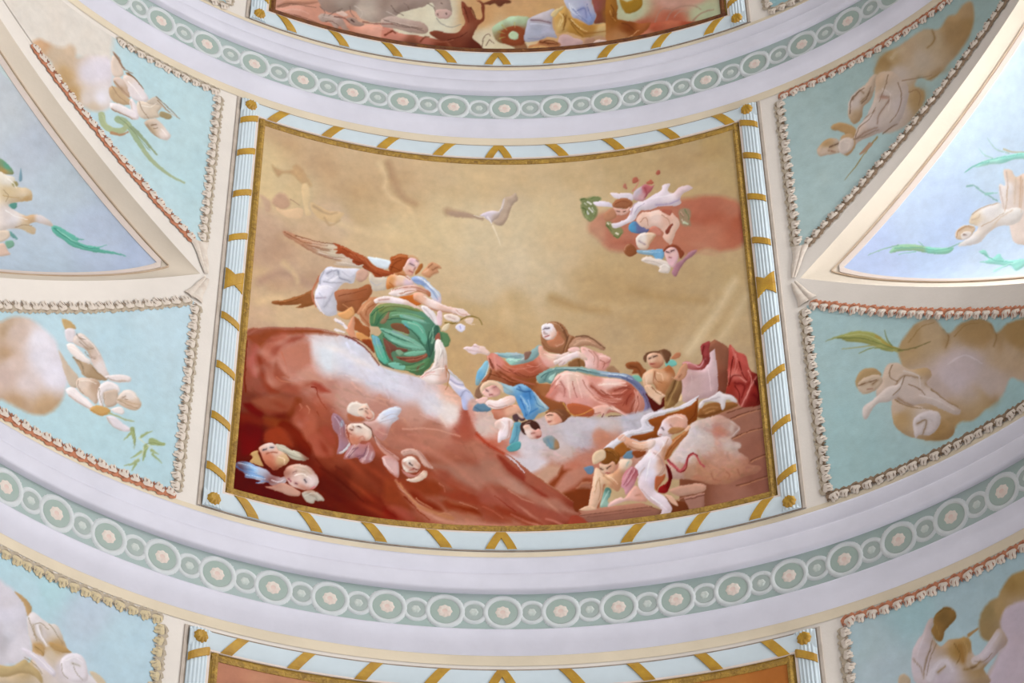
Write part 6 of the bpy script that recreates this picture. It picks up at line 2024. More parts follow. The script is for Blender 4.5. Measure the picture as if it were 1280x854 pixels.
retouch('''
T 340 280 7.98
L 7a4c34 5 2 : 130,85 260,150 380,190 560,215
L d4c4b4 5 2 : 260,130 420,175 600,205
L 8e6a54 5 2 : 360,215 480,235 600,250
L d8ccbe 5 2 : 420,235 540,275 690,300
L 8e6a58 5 2 : 480,300 600,325 720,340
L dcd2c8 6 3 : 640,375 760,390 880,420
L 7a3a22 5 2 : 700,240 760,290
L 7a3a22 5 2 : 760,270 830,330
L 7a3a22 5 2 : 830,310 890,370
L c07c54 5 2 : 690,225 800,280 900,325
L 6c3018 6 3 : 900,430 980,470 1080,500
L b46a44 6 3 : 1000,420 1080,460 1180,480
L 70401e 6 3 : 60,785 200,770 360,700
L a87448 6 3 : 120,765 260,735 380,690
L 7c4830 7 3 : 660,720 800,680 940,640
L c08a64 7 3 : 700,800 760,840 800,880
L 7c4830 7 3 : 720,780 820,760 900,740
L b6b6c6 7 4 1.0 : 600,450 620,510 560,560
L f0eef6 10 5 : 560,450 650,440 760,450
L f0eef6 10 5 : 480,640 540,620 600,640
L b6b6c6 7 4 1.0 : 700,470 760,520 800,510
L b6b6c6 7 4 1.0 : 470,700 520,760 500,840
L b0b0c0 6 3 : 980,560 1040,600 1100,580
T 460 300 7.98
L b06a40 8 4 : 220,420 260,460 250,500
L f0dcc8 10 5 : 300,350 360,365 410,400
L a05c34 8 4 : 300,330 360,350 420,390
L 6e3418 6 3 : 240,200 300,180 360,190
L c88858 6 3 : 270,165 330,155 390,165
L 6e3418 6 3 : 225,260 260,270 320,300
L f4e4e0 8 4 : 560,560 640,600 740,650
L c09080 6 3 : 870,700 920,740
L 8ca0c8 7 3 : 480,390 560,430 640,500
L f0f2f8 7 3 : 560,400 640,470 700,550
L a86c50 6 3 : 320,530 420,500 540,510
L f4e8e4 6 3 : 300,545 400,520 480,500
T 420 370 7.98
L 33584a 7 3 : 350,200 400,150 480,110
L 3a6048 7 3 : 400,290 440,220 500,170 600,150
L 98bca8 7 3 : 560,200 660,190 800,220 900,260
L 2f5444 7 3 : 500,240 620,230 760,260
L a4c6b6 8 4 : 720,270 820,300 880,370
L 2e5a4a 8 3 : 700,310 780,370 850,450 900,520
L 2e5a4a 7 3 : 450,340 560,400 680,440 780,470
L a0c2b2 8 4 : 480,350 600,390 720,440 840,500
L 3a5a48 7 3 : 470,400 540,450 640,500 760,530
L 8a5c4c 7 3 : 500,450 540,520 560,600
L 98c0b0 8 4 : 400,430 430,520 470,610
L 2e6a5c 7 3 : 440,440 490,540 530,640
L 3c5c44 7 3 : 640,680 740,690 860,640
L 8ab490 7 3 : 700,730 800,740 880,700
L 5a3428 8 4 : 640,620 740,630 860,600
L b07460 7 3 : 700,640 800,630 900,590
L 2c4c40 7 3 : 940,360 930,450 950,560
L a8ccb4 7 3 : 970,320 980,400 960,470
L fcf8f4 8 4 : 1040,480 1050,560 1020,660
L b8a8a4 6 3 : 1070,540 1080,640 1060,760
L fcf4f0 8 4 : 960,740 1020,720 1080,720
L c8a89c 6 3 : 900,800 960,780 1040,790
L 5c2a1c 6 3 : 160,420 240,450 320,500 380,560
T 570 390 7.98
L 7a3c28 7 3 : 420,520 500,580 600,610
L d08c7c 8 4 : 450,470 520,540 620,560 740,540
L 6e3420 8 4 : 340,620 440,650 560,700
L 7a3c2a 8 4 : 620,600 720,640 820,620
L d89888 7 3 : 700,520 780,540 850,510
L c07458 7 3 : 460,640 560,690 680,710
L f0d8cc 8 4 : 880,420 960,450 1040,440
L 5a3a2a 6 3 : 1010,110 1080,170 1110,260
L c89c7c 6 3 : 930,110 1000,115 1050,150
L 5a3a2a 6 3 : 1120,240 1090,330 1060,400
L 8a5a40 6 3 : 860,300 900,350 960,380
L 443840 6 4 : 880,168 925,158
L 443840 5 3 : 858,175 870,172
L b8847c 5 3 : 872,190 868,215 890,222
L 9c4a48 6 4 : 888,242 925,232
L f4f0f4 8 4 : 890,130 930,140 960,190
L 5c8890 6 3 : 430,420 540,450 640,450
L d8ecec 6 3 : 540,470 620,480
L 3a5c60 7 3 : 850,650 880,610 960,580
L c8e0dc 6 3 : 960,560 1080,550 1200,560
T 680 395 7.98
L 6a5040 6 3 : 380,210 480,220 580,290
L d8b49c 7 3 : 330,250 420,240 520,280
L f4dcd8 8 4 : 420,330 480,370 500,440
L a86a60 7 3 : 450,340 500,400 490,480
L 9a5c50 7 3 : 560,430 600,460 580,520
L f8e8e0 9 4 : 180,580 260,570 340,590
L f4dcd4 9 4 : 120,680 150,620 200,590
L b87870 8 4 : 110,720 150,680 190,690
L a86058 8 4 : 280,650 300,740 330,820
L f0d0c8 9 4 : 320,620 350,720 380,820
L b06c60 8 4 : 380,640 440,740 520,820
L 8a4436 9 4 : 560,740 660,800 780,790
L f4dcd4 9 4 : 580,680 700,680 820,690
L 7c3a2c 9 4 : 740,720 800,710 870,730
L dc9c8c 9 4 : 680,780 760,770 820,730
L 8a4232 9 4 : 780,900 830,830 870,800
L e0a898 8 4 : 900,740 920,820 900,920
L 8a4232 8 4 : 940,800 950,880 920,970
L 3c5860 7 3 : 200,530 340,530 460,560
L dce8f0 7 3 : 640,570 760,585 880,630
L 484c70 7 3 : 760,610 880,660 960,740
T 720 490 7.98
L 5a2c28 8 5 : 255,260 270,230
L 4a2420 8 5 : 320,250 380,240 440,240
L f0d4c8 8 4 : 340,160 420,195 500,240
L 9c5c50 8 4 : 100,230 180,230 240,215
L 9c4c3c 8 4 : 210,10 300,60 420,60 470,20
L e0a898 8 4 : 180,40 280,90 400,110
L 8a4030 8 4 : 500,130 520,60 560,10
L dc9c8c 8 4 : 580,200 610,120 640,40
T 580 470 7.98
L 2c5488 7 3 : 520,130 600,160 680,150
L a8ccec 8 4 : 500,110 560,95 620,115
L 30609c 7 3 : 560,230 600,320 620,400
L a4c8ea 8 4 : 640,240 660,310 640,380
L 34649c 7 3 : 700,200 740,280 800,310
L c4d8e4 7 3 : 700,160 760,220 820,290
L f8ecec 8 4 : 260,260 340,270 440,230
L b08078 6 3 : 240,290 320,315 420,295
L f8f0f2 8 4 : 360,460 400,500 370,580
L 5c3c38 5 3 : 215,140 235,150
L 8a3c3c 5 3 : 250,188 275,190
L 3c2420 6 3 : 830,390 880,380
L 8c3c38 6 3 : 845,460 870,458
L f4d8cc 7 3 : 840,420 860,440
T 770 420 6.726
L f0d4bc 8 4 : 250,330 260,400 300,450
L 8a5438 6 3 : 330,310 340,370 390,400
L f0d0b4 7 3 : 350,310 390,330 400,380
L 7a4c30 6 3 : 310,430 350,470 390,490
L 3e2620 5 3 : 283,192 302,186
L 3e2620 5 3 : 322,178 352,168
L 8c3a34 6 3 : 300,238 328,236
L e0c0a8 5 3 : 310,200 305,220
L 5a1812 8 4 : 980,180 960,300 950,420
L d8887c 7 3 : 1000,160 1020,260 1000,320
L 5c1614 8 4 : 1030,220 1060,320 1100,380
L d8988c 7 3 : 1110,300 1140,380 1100,500
L 4e100e 8 4 : 1160,380 1190,480 1180,560
L 5c1614 7 3 : 1000,420 1040,480 1040,560
L c8b0b0 6 3 : 620,300 630,400 600,500
L e4d0d4 7 3 : 760,260 780,360 800,460
T 720 490 7.98
L f4f2f6 7 3 : 1190,70 1080,140 940,185 790,215 690,270
L f0eef4 7 3 : 760,380 640,400 520,420 420,490
L a8a4b4 6 3 : 700,300 720,330 770,360
L 6a3410 8 4 : 1190,120 1180,220 1120,300
L f4ecf0 8 4 : 850,470 880,520 830,600 760,680
L b08870 6 3 : 930,470 900,540 880,620
L f0dcd4 7 3 : 560,510 660,530 760,500
L 9c6c50 6 3 : 530,550 620,585 720,570
L f4e4e0 8 4 : 920,260 1000,245 1070,270
L 9a6450 6 3 : 930,420 1000,410 1080,380
L 3e2c2c 6 4 : 860,355 880,372
L a85c54 5 3 : 838,420 860,425
T 720 550 7.98
L f8f4fa 9 4 : 740,200 720,300 700,400
L f8f4fa 9 4 : 740,560 830,630 900,690
L b89c9c 6 3 : 660,480 720,560 800,630
L a88880 6 3 : 860,200 870,280 830,340
L f0dcc8 8 4 : 210,340 200,420 180,540
L a87858 6 3 : 240,400 250,500 230,600
L f0d8c4 7 3 : 320,350 380,380 420,430
L 3e2618 6 4 : 240,292 268,298
L 3e2618 6 4 : 310,285 348,262
L 9c4440 5 3 : 305,325 338,324
L 5a3412 7 3 : 300,120 360,130 410,180
L a8743c 7 3 : 310,100 370,105 420,150
L 8c4454 6 3 : 560,300 520,380 480,440
L e4bcc4 7 3 : 590,290 560,350 520,420
L 4a0808 7 3 : 920,300 940,380 910,470
L d8787c 7 3 : 940,230 1000,280 1050,290
T 400 490 7.12
L f0ece8 8 4 : 260,120 310,90 360,100
L 5c4440 6 4 : 352,152 384,148
L 5c4440 5 3 : 410,140 432,150
L a85048 6 3 : 420,225 452,232
L e8eef8 7 3 : 560,190 640,150 720,150
L b0a8b0 5 3 : 560,240 640,200 700,200
L b0a0a8 5 3 : 540,270 620,250 680,230
L f0e8e4 8 4 : 300,300 370,300 430,340
L 50302c 6 4 : 276,338 302,350
L 50302c 6 4 : 338,312 372,328
L 9c5048 6 3 : 268,370 290,385
L dcc8cc 7 3 : 240,580 290,520 320,480
L 6c4858 6 3 : 260,590 310,540 350,500
L dcc8cc 7 3 : 400,600 430,540 440,480
L 6c4858 6 3 : 350,600 400,560 420,490
L d0c0cc 6 3 : 130,220 170,280 190,380
L 785868 6 3 : 150,220 210,300 220,400
L f0ecea 8 4 : 740,620 780,600 830,600
L 402c2c 7 4 : 795,632 828,652
L 7c3a34 6 3 : 830,682 885,690
L b88c84 6 3 : 740,540 800,530 860,550
L e8d4cc 7 3 : 780,790 850,780 930,730
L e8d4d4 7 3 : 570,600 600,660 660,730
T 280 540 7.98
L c8e0f8 7 3 : 150,310 240,330 340,380
L 4a84c8 7 3 : 130,350 230,400 330,420
L c4dcf4 7 3 : 230,430 330,450 420,470
L 4a84c8 6 3 : 330,510 400,490 450,500
L f0ecf0 8 4 : 480,480 540,500 600,470
L f4ece8 9 4 : 700,430 780,420 860,470
L 3e3840 7 4 : 790,472 812,500
L 8c3c50 7 4 : 640,462 662,492
L 5c3440 7 4 : 705,510 728,516
L d8d4c8 7 3 : 540,150 640,190 760,240
L 8c887c 5 3 : 580,190 680,240 800,275
L d0ccc0 7 3 : 800,640 880,610 960,670
L 3c3844 7 4 : 382,188 412,178
L 3c3844 7 4 : 452,162 484,162
L 8c4838 6 3 : 420,225 470,205 520,210
L f0d8c0 8 4 : 540,250 590,270 600,310
''')

retouch('''
T 715 205 7.98
L 5c7044 12 5 : 90,360 130,345 150,360
L 6c8050 12 5 : 190,345 230,330 280,345
L 5c7044 14 5 : 110,440 140,460 130,500
L 8a9a6c 14 5 : 150,520 180,560 210,530
L c8ccc0 10 6 : 130,390 150,410
L c8ccc0 10 6 : 200,440 220,470
L 9aa880 10 5 : 210,500 230,470
L 607446 12 5 : 340,610 370,640 400,670
L 607446 12 5 : 430,720 470,740 500,690
L e0dccc 10 6 : 380,590 410,620
L 8a7058 10 5 : 1090,500 1120,540
L 6c7c58 10 5 : 1130,460 1160,520 1170,570
L e0d0c4 8 4 : 1100,560 1120,590
L f4eef4 10 5 : 760,360 880,330 1000,310
L b0a0bc 7 3 : 620,500 660,440 720,400
L 8a5038 7 3 : 420,400 490,370 560,380
L 5c3c34 6 4 : 440,472 465,476
L 5c3c34 6 4 : 505,472 530,466
L f0d8cc 10 5 : 780,530 860,510 940,530
L b07c68 7 3 : 680,580 740,540 760,620
L b07c68 7 3 : 900,520 960,560 980,620
T 750 270 7.98
L 4c3434 6 4 : 660,352 688,362
L 4c3434 6 4 : 708,346 738,336
L a05058 5 3 : 690,405 712,408
L f4ece8 8 4 : 600,500 650,480 690,510
L b0a098 5 3 : 450,440 540,450 620,480
L bcd8ec 6 3 : 430,355 520,360 600,360
''')

# side panels and lunettes: drawing lines, lights and darks
retouch('''
T 40 40 6.375
L 7c6450 5 3 : 650,170 700,240 740,310
L 6c4c34 6 3 : 770,330 830,380 885,450
L f4eeee 8 4 : 770,400 830,460 880,530
L a08468 6 3 : 660,390 720,460 780,520
L a08468 6 3 : 640,430 690,500 760,570
L f2ecec 7 3 : 660,580 740,610 820,650
L 8c7460 5 3 : 640,615 720,660 800,700
L 8c7460 5 3 : 860,560 880,620 930,690
L f0e8e0 7 3 : 880,590 940,600 990,570
L 7c6a54 5 3 : 1000,540 1060,600 1100,640
L 6c5840 5 3 : 950,745 985,735
L 6c5840 5 3 : 970,770 1000,760
L f0e8e4 8 4 : 1030,770 1070,810
L a88c70 6 3 : 910,740 950,800 1000,830
L 7c8c68 5 3 : 700,690 780,760 850,840 940,940
L bcc8a4 5 3 : 570,660 590,720 650,770
T 0 390 6.1
L 7c6c5c 5 3 : 575,170 600,200 650,210
L 8c7866 5 3 : 600,230 660,280 700,280
L 8c7866 5 3 : 640,300 680,350 720,360
L f4ecea 7 3 : 620,190 690,240 750,330
L f4f0ee 7 3 : 530,270 600,310 660,370
L 7c6a50 6 3 : 560,350 620,400 640,470
L 8a7254 6 3 : 700,420 760,480 820,520
L f2e8e0 7 3 : 620,520 680,520 740,550
L 8c7460 5 3 : 600,520 600,570 640,620
L f6f0f0 7 3 : 540,590 620,650 700,720
L 90806c 5 3 : 760,580 770,650 790,720
L f6f2f4 7 3 : 780,570 840,545 900,580
L a08c7c 5 3 : 800,620 800,700
L b88c50 6 3 : 700,745 760,780 830,770
T 60 470 6.57
L 7c6450 5 3 : 625,180 650,172
L 7c6450 5 3 : 640,200 665,205
L 9c8468 6 3 : 580,200 650,240 740,270
L f4ece6 7 3 : 640,140 700,150 740,190
L 9c8c7c 5 3 : 490,20 560,40 640,50
L 7c8858 5 3 : 700,450 715,520 705,600
L 7c8858 5 3 : 800,560 850,550 930,560
L 7c8858 5 3 : 790,600 800,660
L c0c89c 5 3 : 720,660 770,620 820,570
T 1010 40 4.27
L 6c5440 5 3 : 215,430 225,360 265,320 300,300
L 6c5440 4 2 : 280,380 310,350 340,290
L 7c6450 4 2 : 250,560 270,510 330,460 360,400
L d8ccc6 6 3 : 280,490 330,440 360,370
L d8ccc6 6 3 : 400,300 440,330 430,420
L 7c6048 4 2 : 430,230 410,300 380,370
L 7c6048 4 2 : 480,270 500,340 480,420 440,480
L 8a6c50 4 2 : 540,320 580,310 600,340 590,390
L 8a6c50 4 2 : 500,260 560,250 620,240 660,230
L 5c4434 5 3 : 112,612 130,602
L 5c4434 5 3 : 140,600 158,594
L 8c5c4c 4 2 : 125,632 145,636
L d8ccc4 6 3 : 190,580 220,590 210,630
L 7c6450 4 2 : 240,570 290,560 340,540 380,520
T 940 340 2.847
L d4cac8 5 3 : 540,350 590,370 600,410
L d8cecc 5 3 : 600,440 660,460 720,495
L 7c6044 3 2 : 500,330 490,370 520,390
L 7c6044 3 2 : 545,370 530,410 500,440
L 7c6044 3 2 : 560,400 600,420 620,440
L 8a6c48 4 2 : 640,420 690,460 735,485
L 8a6c48 4 2 : 510,455 560,480 620,490
L 6c4c34 3 2 : 380,405 400,398
L 6c4c34 3 2 : 420,392 445,384
L 8c5c4c 3 2 : 410,418 430,415
L d8cec8 4 2 : 420,480 440,455 480,440
L c8bcbc 6 3 : 600,520 640,530 650,560
L 9a7c50 4 2 : 560,250 600,200 650,180
L 9a7c50 4 2 : 720,230 760,190 820,180
L d0c4c8 8 4 : 700,330 760,300 820,330
L 6c7440 3 2 : 300,240 380,235 460,255 530,275
L c0c088 3 2 : 330,228 400,222 460,245
T 0 190 6.1
L b8986c 6 3 : 20,330 80,345 140,350
L f0ece6 8 4 : 60,200 100,230 120,270
L 9c8468 5 3 : 30,290 60,330 40,380
L f0ecea 8 4 : 40,450 120,500 200,520
L 9c8468 5 3 : 120,580 180,560 240,570
L 3c8874 5 3 : 410,590 520,660 640,720 760,730
L a0d8c8 5 3 : 440,600 560,670 640,690
T 1080 170 4.745
L 6cb0a4 4 2 : 600,205 700,150 820,125 940,105
L 6ca898 4 2 : 180,665 300,665 420,672 520,660
L 6cb0a4 4 2 : 700,700 780,740 880,750
L b89c80 4 2 : 640,470 700,430 790,398
L b89c80 4 2 : 700,540 760,510 830,460
L 9c7858 4 2 : 548,600 555,560 600,535 650,545
L 7c6050 4 2 : 590,582 605,586
L c4a888 4 2 : 850,300 845,380 835,450
L c4a888 4 2 : 940,260 935,360 925,450
T 0 720 6.37
L 8c7c60 5 3 : 225,340 260,420 300,520
L 8c7c60 5 3 : 280,390 330,380 390,430
L f0eaee 8 4 : 300,400 330,480 370,550
L 8c7c60 5 3 : 400,390 440,440 500,540
L 8a6c40 6 3 : 290,560 330,600 350,630
L f0ecf0 8 4 : 520,680 600,650 660,690
L 8c8070 5 3 : 490,700 500,780 540,820
L 8c8070 5 3 : 580,700 600,760 660,830
L f0ecf2 8 4 : 250,610 340,690 420,770
L 8c7c60 5 3 : 200,640 300,720 340,780
T 1110 700 5.547
L d8d0d8 7 3 : 250,520 220,620 200,720
L 7c644c 4 2 : 310,560 290,640 260,760
L 7c644c 4 2 : 340,580 300,680 270,800
L d8d0d6 7 3 : 320,760 380,710 430,730
L 5c4420 5 3 : 340,370 380,340 430,340
L a8844c 5 3 : 340,460 360,520
L 7a5c34 5 3 : 460,580 500,650 480,720
L c09c64 6 3 : 520,560 550,620 540,700
L d8ced6 7 3 : 640,670 700,600 760,520
L 7c6448 4 2 : 600,700 660,700 720,640
''')
retouch('''
T 330 0 8
L 6c5850 6 3 : 560,60 600,110 580,170
L c8bab0 8 4 : 900,60 980,120 960,180
L 6c5850 6 3 : 850,60 860,130 920,190
L 6c5850 6 3 : 640,150 700,120 780,90
L c8b4a8 7 3 : 580,160 660,175 740,185
L 5c4038 6 3 : 600,205 680,210 740,250
L e0b4a4 7 3 : 200,110 320,90 440,130
L 7c4c3c 6 3 : 180,140 300,150 440,210
L e0b0a0 7 3 : 980,270 1100,270 1200,290
T 480 0 8
L 5c4a44 6 3 : 60,60 120,120 200,150
L c8b8ac 7 3 : 20,120 120,160 260,210
L 5c4a44 6 3 : 0,200 120,230 260,270 400,310
L c8b4a8 7 3 : 60,210 200,240 340,270
L 4c3834 7 4 : 570,35 585,45
L 5c4a44 6 3 : 440,40 500,80 520,120
L 6c5850 6 3 : 200,30 240,60 260,100
L 4a1c10 7 3 : 800,60 830,140 850,220
L a8664c 7 3 : 790,80 810,160 830,260
L 4a1c10 7 3 : 640,400 740,380 840,320
L a8664c 6 3 : 480,400 580,420 700,400
T 600 0 8
L f0dca8 7 3 : 790,130 820,180 800,250
L 6c4418 7 3 : 820,140 850,200 830,290
L f0d8a0 7 3 : 900,190 980,270 1060,310
L 6c4418 7 3 : 900,230 960,310 1020,350
L e8ecf8 7 3 : 880,40 900,100 960,150
L 5c68a0 7 3 : 920,90 980,150 1060,210
L 5c68a0 7 3 : 1060,40 1080,110 1110,180
L d0d4e4 7 3 : 500,240 600,240 700,260
L 7c80a0 6 3 : 480,380 560,390 640,370
L 4c2c14 7 3 : 640,420 700,410 780,430
T 760 0 8
L 5a2c10 7 3 : 30,40 60,100 40,180
L d8a860 7 3 : 20,100 40,160 80,200
L 5a2c10 7 3 : 140,220 200,240 260,300
L e8c090 7 3 : 100,400 200,370 300,300
''')

finish_canvas()
# ------------------------------------------------------------------ painted surfaces on the vault
def barrel_grid(t0, t1, ylo, yhi, step=1.0, off=0.0012):
    """structured grid between two boundary curves; step in image pixels"""
    du = step / 790.0
    nt = int(abs(math.radians(t1 - t0)) / du) + 2
    ts = np.linspace(t0, t1, nt)
    a, b = ylo(np.abs(ts)), yhi(np.abs(ts))
    ny = int(np.max(b - a) / (step / 600.0)) + 2
    k = np.linspace(0, 1, ny)[:, None]
    Y = a[None] * (1 - k) + b[None] * k
    return V(ts[None, :], Y, off)
const = lambda c: (lambda t: np.full_like(t, c))
def panel(name, label, cat, P, group=None, field='painted_field'):
    c = P.reshape(-1, 3).mean(0)
    r_ = root(name, c, label, cat, group)
    painted_surface(P, r_, field)
    return r_
FY0, FY1 = YF0 + 2 * RW + 0.0115, YF1 - 2 * RW - 0.0115
panel('ceiling_fresco', 'large fresco of a green robed angel and a seated woman on rose clouds', 'fresco',
      barrel_grid(-TG - 0.1, TG + 0.1, const(FY0), const(FY1), 1.0), 'frescoes along the vault crown', 'painted_sky')
panel('ceiling_fresco', 'fresco with a resting grey donkey and seated robed figure beside a tree', 'fresco',
      barrel_grid(-TG - 0.1, TG + 0.1, const(FY0 + BAY), const(FY0 + BAY + 0.50), 1.3), 'frescoes along the vault crown', 'painted_landscape')
panel('ceiling_fresco', 'orange brown fresco edged by gold next to the cream arch', 'fresco',
      barrel_grid(-TG - 0.1, TG + 0.1, const(FY1 - BAY - 0.44), const(FY1 - BAY - 0.006), 2.0), 'frescoes along the vault crown', 'painted_ground')
M_LO, M_UP = 0.062, 0.056
TP = 30.35
ylo_top = lambda t: YC - hw_lo(t) - M_LO
yup_bot = lambda t: YC + hw_up(t) + M_UP - 0.0005 * np.maximum(t - 30, 0)
Y_PB, Y_PT = 2.2660, 3.1750
SIDE = 'pale blue side panels beside the frescoes'
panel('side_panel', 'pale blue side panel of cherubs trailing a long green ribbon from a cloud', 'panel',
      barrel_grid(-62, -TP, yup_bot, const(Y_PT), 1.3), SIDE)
panel('side_panel', 'pale blue side panel of a cherub tumbling from a cloud with a green sprig', 'panel',
      barrel_grid(-60, -TP, const(Y_PB), ylo_top, 1.3), SIDE)
panel('side_panel', 'darkened pale blue side panel of a winged cherub diving beneath a tall brown cloud', 'panel',
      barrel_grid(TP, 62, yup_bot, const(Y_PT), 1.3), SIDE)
panel('side_panel', 'darkened pale blue side panel of a reclining cherub under a palm frond', 'panel',
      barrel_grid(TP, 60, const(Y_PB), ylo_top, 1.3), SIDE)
panel('side_panel', 'pale blue side panel of a white draped figure in front of cloud', 'panel',
      barrel_grid(-60, -TP, lambda t: yup_bot(t) - BAY, const(Y_PT - BAY), 1.4), SIDE)
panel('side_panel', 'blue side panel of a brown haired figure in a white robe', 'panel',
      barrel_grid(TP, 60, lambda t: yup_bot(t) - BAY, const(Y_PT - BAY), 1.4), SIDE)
panel('side_panel', 'blue side panel corner beside the donkey fresco, its garland ashen', 'panel',
      barrel_grid(-58, -TP, const(Y_PB + BAY), lambda t: ylo_top(t) + BAY, 2.5), SIDE)
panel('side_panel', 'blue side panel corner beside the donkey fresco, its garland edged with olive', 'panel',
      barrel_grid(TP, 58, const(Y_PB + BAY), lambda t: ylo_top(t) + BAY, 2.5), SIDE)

# lunette paintings and their double line trim
LM = 0.058
def lun_grid(side, m_up, m_lo, ts, n, off):
    hu, hl = hw_up(ts), hw_lo(ts)
    wu = 1 - m_up / hu; wl = -1 + m_lo / hl
    k = np.linspace(0, 1, n)[:, None]
    W_ = wl[None] * (1 - k) + wu[None] * k
    return LUN(ts[None, :], W_, side, YC, off)
def t_start(m):
    for t in np.linspace(30.2, 45, 3000):
        if (1 - m / hw_up(t)) - (-1 + m / hw_lo(t)) > 0.0: return t
LUN_LABEL = {-1: 'blue lunette painting with a green palm frond and a drifting figure',
             1: 'bright blue lunette painting with fronds and a cherub holding white pipes'}
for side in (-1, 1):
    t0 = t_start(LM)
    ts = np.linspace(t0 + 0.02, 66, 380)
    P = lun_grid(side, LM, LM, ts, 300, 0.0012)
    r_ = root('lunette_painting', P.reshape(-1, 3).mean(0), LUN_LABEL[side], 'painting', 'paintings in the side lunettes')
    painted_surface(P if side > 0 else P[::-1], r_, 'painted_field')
    for nm, m0, m1, material in (('outer_line', 0.040, 0.0425, LINE), ('inner_line', 0.0455, LM, LINE2 if False else PINK)):
        # a V-shaped fillet following both edges of the lunette
        ta = t_start(0.5 * (m0 + m1)) + 0.05
        tt = np.linspace(ta, 66, 160)
        rows = []
        for mm, oo in ((m0, 0.0004), (m0, 0.0026), (m1, 0.0026), (m1, 0.0004)):
            up = LUN(tt, 1 - mm / hw_up(tt), side, YC, oo); lo = LUN(tt, -1 + mm / hw_lo(tt), side, YC, oo)
            rows.append(np.concatenate([lo[::-1], up]))
        solid_strip(nm, np.stack(rows, 0), material, r_, smooth=False)

# ------------------------------------------------------------------ acanthus garlands around the side panels
def leaf_unit(v_):
    """one acanthus curl: scalloped ground, S-shaped lobed leaf, small hook"""
    v, f, mi = [], [], []
    def fan(out, c, k):
        b = len(v); v.extend(out); v.append(c); n = len(out)
        for i in range(n): f.append((b + i, b + (i + 1) % n, b + n)); mi.append(k)
    m_ = -1 if v_ else 1
    mir = lambda L: [(m_ * x, y, z) for x, y, z in L][::m_]
    fan([(-.52, .02, 0), (-.53, -.30, 0), (-.36, -.50, 0), (-.14, -.40, 0), (.06, -.56, 0), (.30, -.47, 0), (.52, -.30, 0), (.52, .02, 0), (.1, .16, 0), (-.2, .14, 0)], (0, -.22, .06), 2)
    fan(mir([(-.40, -.20, .03), (-.48, .04, .02), (-.42, .26, .01), (-.26, .34, .01), (-.20, .48, .01), (-.02, .44, .01), (.10, .58, .01), (.24, .44, .01), (.22, .18, .03), (.36, .02, .03), (.26, -.16, .04), (.02, -.24, .05)]), (-.06 * m_, .10, .12), 0)
    fan(mir([(.24, .44, .02), (.28, .12, .05), (.40, .0, .06), (.52, .10, .05), (.50, .30, .05), (.44, .34, .05), (.42, .18, .07), (.34, .20, .06)]), (.38 * m_, .10, .12), 1)
    fan(mir([(-.34, -.25, .06), (.0, -.36, .07), (.30, -.22, .06), (.02, -.27, .09)]), (.0, -.29, .10), 1)
    fan(mir([(-.30, .30, .05), (-.34, .10, .07), (-.22, -.06, .10), (-.26, .12, .10)]), (-.29 * m_, .12, .11), 1)
    fan(mir([(.02, .46, .03), (-.02, .24, .10), (.10, .06, .13), (.05, .26, .11)]), (.03 * m_, .24, .125), 1)
    return v, f, mi
def unit_mesh(name, leaf, crease, back):
    out = []
    for k in (0, 1):
        v, f, mi = leaf_unit(k)
        out.append(mesh_data(name, v, f, None, False, [leaf, crease, back], mi))
    return out
U = {'rust': unit_mesh('rust_leaf', LEAF, DARKRUST, RUST), 'umber': unit_mesh('umber_leaf', LEAF, CREASE, UMBER),
     'tan': unit_mesh('tan_leaf', LEAFG, UMBER, UMBER), 'brown': unit_mesh('brown_leaf', LEAF, DARKBARK, BARK), 'bark': unit_mesh('bark_leaf', LEAF, DARKBARK, UMBER)}
PER = 0.0196
def edge_units(path, kind, r_, flip):
    """path: list of (t, y); flip puts the shaded side on the other side"""
    p = np.array(path, float); q = np.stack([np.radians(p[:, 0]), p[:, 1]], -1)
    if flip: q = q[::-1]
    seg = np.hypot(*(q[1:] - q[:-1]).T); cum = np.concatenate([[0], np.cumsum(seg)])
    n = max(1, int(round(cum[-1] / PER)))
    for i in range(n):
        s = (i + 0.5) * cum[-1] / n
        u = np.interp(s, cum, q[:, 0]); y = np.interp(s, cum, q[:, 1])
        e = 1e-3
        u2 = np.interp(s + e, cum, q[:, 0]) - np.interp(s - e, cum, q[:, 0]); y2 = np.interp(s + e, cum, q[:, 1]) - np.interp(s - e, cum, q[:, 1])
        a = math.atan2(y2, u2)
        j = 1.0 + 0.06 * math.sin(i * 2.7)
        M = frame_at(math.degrees(u), y, 0.0020, a + 0.22 * math.sin(i * 1.9), R * PER * 1.1 * j)
        obj('leaf', U[kind][(i * 7 // 3) % 2], r_, M)
GL_ = 'leafy garland borders around the side panels'
def curve(fn, t0, t1, n=24): return [(t, float(fn(np.array([abs(t)]))[0])) for t in np.linspace(t0, t1, n)]
def garland(label, edges):
    e0 = edges[0][0]
    r_ = root('garland_border', V(e0[0][0], e0[0][1], 0.003), label, 'garland', GL_)
    for path, kind, flip in edges: edge_units(path, kind, r_, flip)
    return r_
def horn(r_, t0, y0, t1, y1, w0, w1):
    n = 7; k = np.linspace(0, 1, 9)
    rows = []
    du, dy = math.radians(t1 - t0), y1 - y0; l = math.hypot(du, dy); nx, ny = -dy / l, du / l
    for a in np.linspace(-1, 1, n):
        w = (w0 + (w1 - w0) * k ** 0.7) * a * 0.5 * (1 + 0.12 * np.cos(k * 9))
        u = math.radians(t0) + du * k + nx * w; y = y0 + dy * k + ny * w
        rows.append(V(np.degrees(u), y, 0.0020 + 0.0024 * (1 - a * a) * (1 - 0.6 * k)))
    solid_strip('horn', np.stack(rows, 0), LEAF, r_)
TGp = 30.1
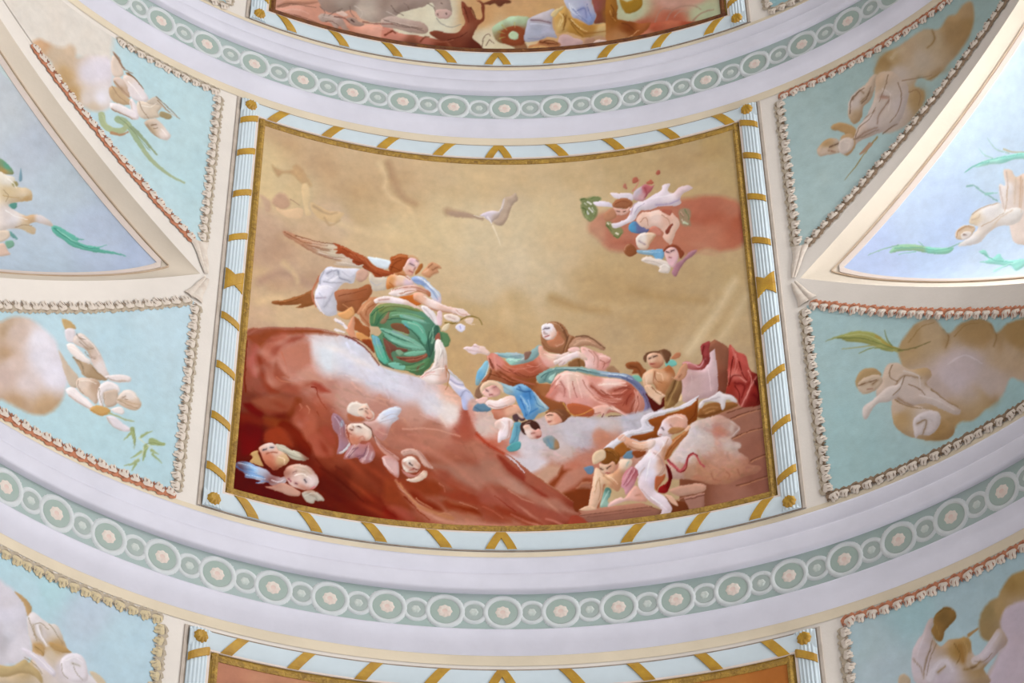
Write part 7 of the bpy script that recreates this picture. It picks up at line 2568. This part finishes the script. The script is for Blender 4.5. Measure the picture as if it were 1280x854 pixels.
for sg, nm in ((-1, 'left'), (1, 'right')):
    up = lambda t: yup_bot(t) - 0.003
    lo = lambda t: ylo_top(t) + 0.003
    if sg < 0:
        g = garland('garland of ashen and rust leaves around the green ribbon panel',
            [([(-42.0, Y_PT), (-TGp, Y_PT)], 'umber', True), ([(-TGp, Y_PT - .01), (-TGp, 2.807)], 'umber', True),
             (curve(up, -TGp - 0.9, -51.5), 'rust', True)])
        h = garland('garland of ashen and rust leaves around the green sprig panel',
            [(curve(lo, -TGp - 0.6, -57), 'umber', True), ([(-TGp, 2.66), (-TGp, Y_PB + .008)], 'umber', True), ([(-TGp, Y_PB), (-57, Y_PB)], 'rust', True)])
    else:
        g = garland('garland of grey brown and rust leaves around the diving cherub panel',
            [([(TGp, Y_PT), (59, Y_PT)], 'rust', True), ([(TGp, Y_PT - .01), (TGp, 2.807)], 'bark', False), (curve(up, TGp + 0.9, 60), 'brown', False)])
        h = garland('garland of cream leaves with rust edge around the palm frond panel',
            [(curve(lo, TGp + 0.6, 58), 'rust', True), ([(TGp, 2.66), (TGp, Y_PB + .008)], 'bark', False), ([(TGp, Y_PB), (58, Y_PB)], 'brown', True)])
    horn(g, sg * 30.3, 2.802, sg * 29.3, 2.738, 0.026, 0.006)
    horn(g, sg * 30.9, 2.800, sg * 29.5, 2.736, 0.016, 0.004)
    horn(h, sg * 30.2, 2.672, sg * 29.2, 2.726, 0.024, 0.006)
    horn(h, sg * 31.0, 2.676, sg * 29.5, 2.728, 0.016, 0.004)
garland('garland of tan and cream leaves around the white draped figure panel',
        [([(-TGp, Y_PT - BAY), (-58, Y_PT - BAY)], 'tan', False), ([(-TGp, Y_PT - BAY - .01), (-TGp, 1.67)], 'tan', True)])
garland('garland of cream leaves with rust edge around the brown haired figure panel',
        [([(TGp, Y_PT - BAY), (58, Y_PT - BAY)], 'rust', True), ([(TGp, Y_PT - BAY - .01), (TGp, 1.67)], 'umber', False)])
garland('plain ashen leaf garland at the panel corner beside the donkey fresco',
        [([(-TGp, Y_PB + BAY), (-57, Y_PB + BAY)], 'umber', False), ([(-TGp, Y_PB + BAY + .39), (-TGp, Y_PB + BAY + .01)], 'umber', True)])
garland('olive edged leaf garland at the panel corner beside the donkey fresco',
        [([(TGp, Y_PB + BAY), (57, Y_PB + BAY)], 'umber', True), ([(TGp, Y_PB + BAY + .39), (TGp, Y_PB + BAY + .01)], 'umber', False)])
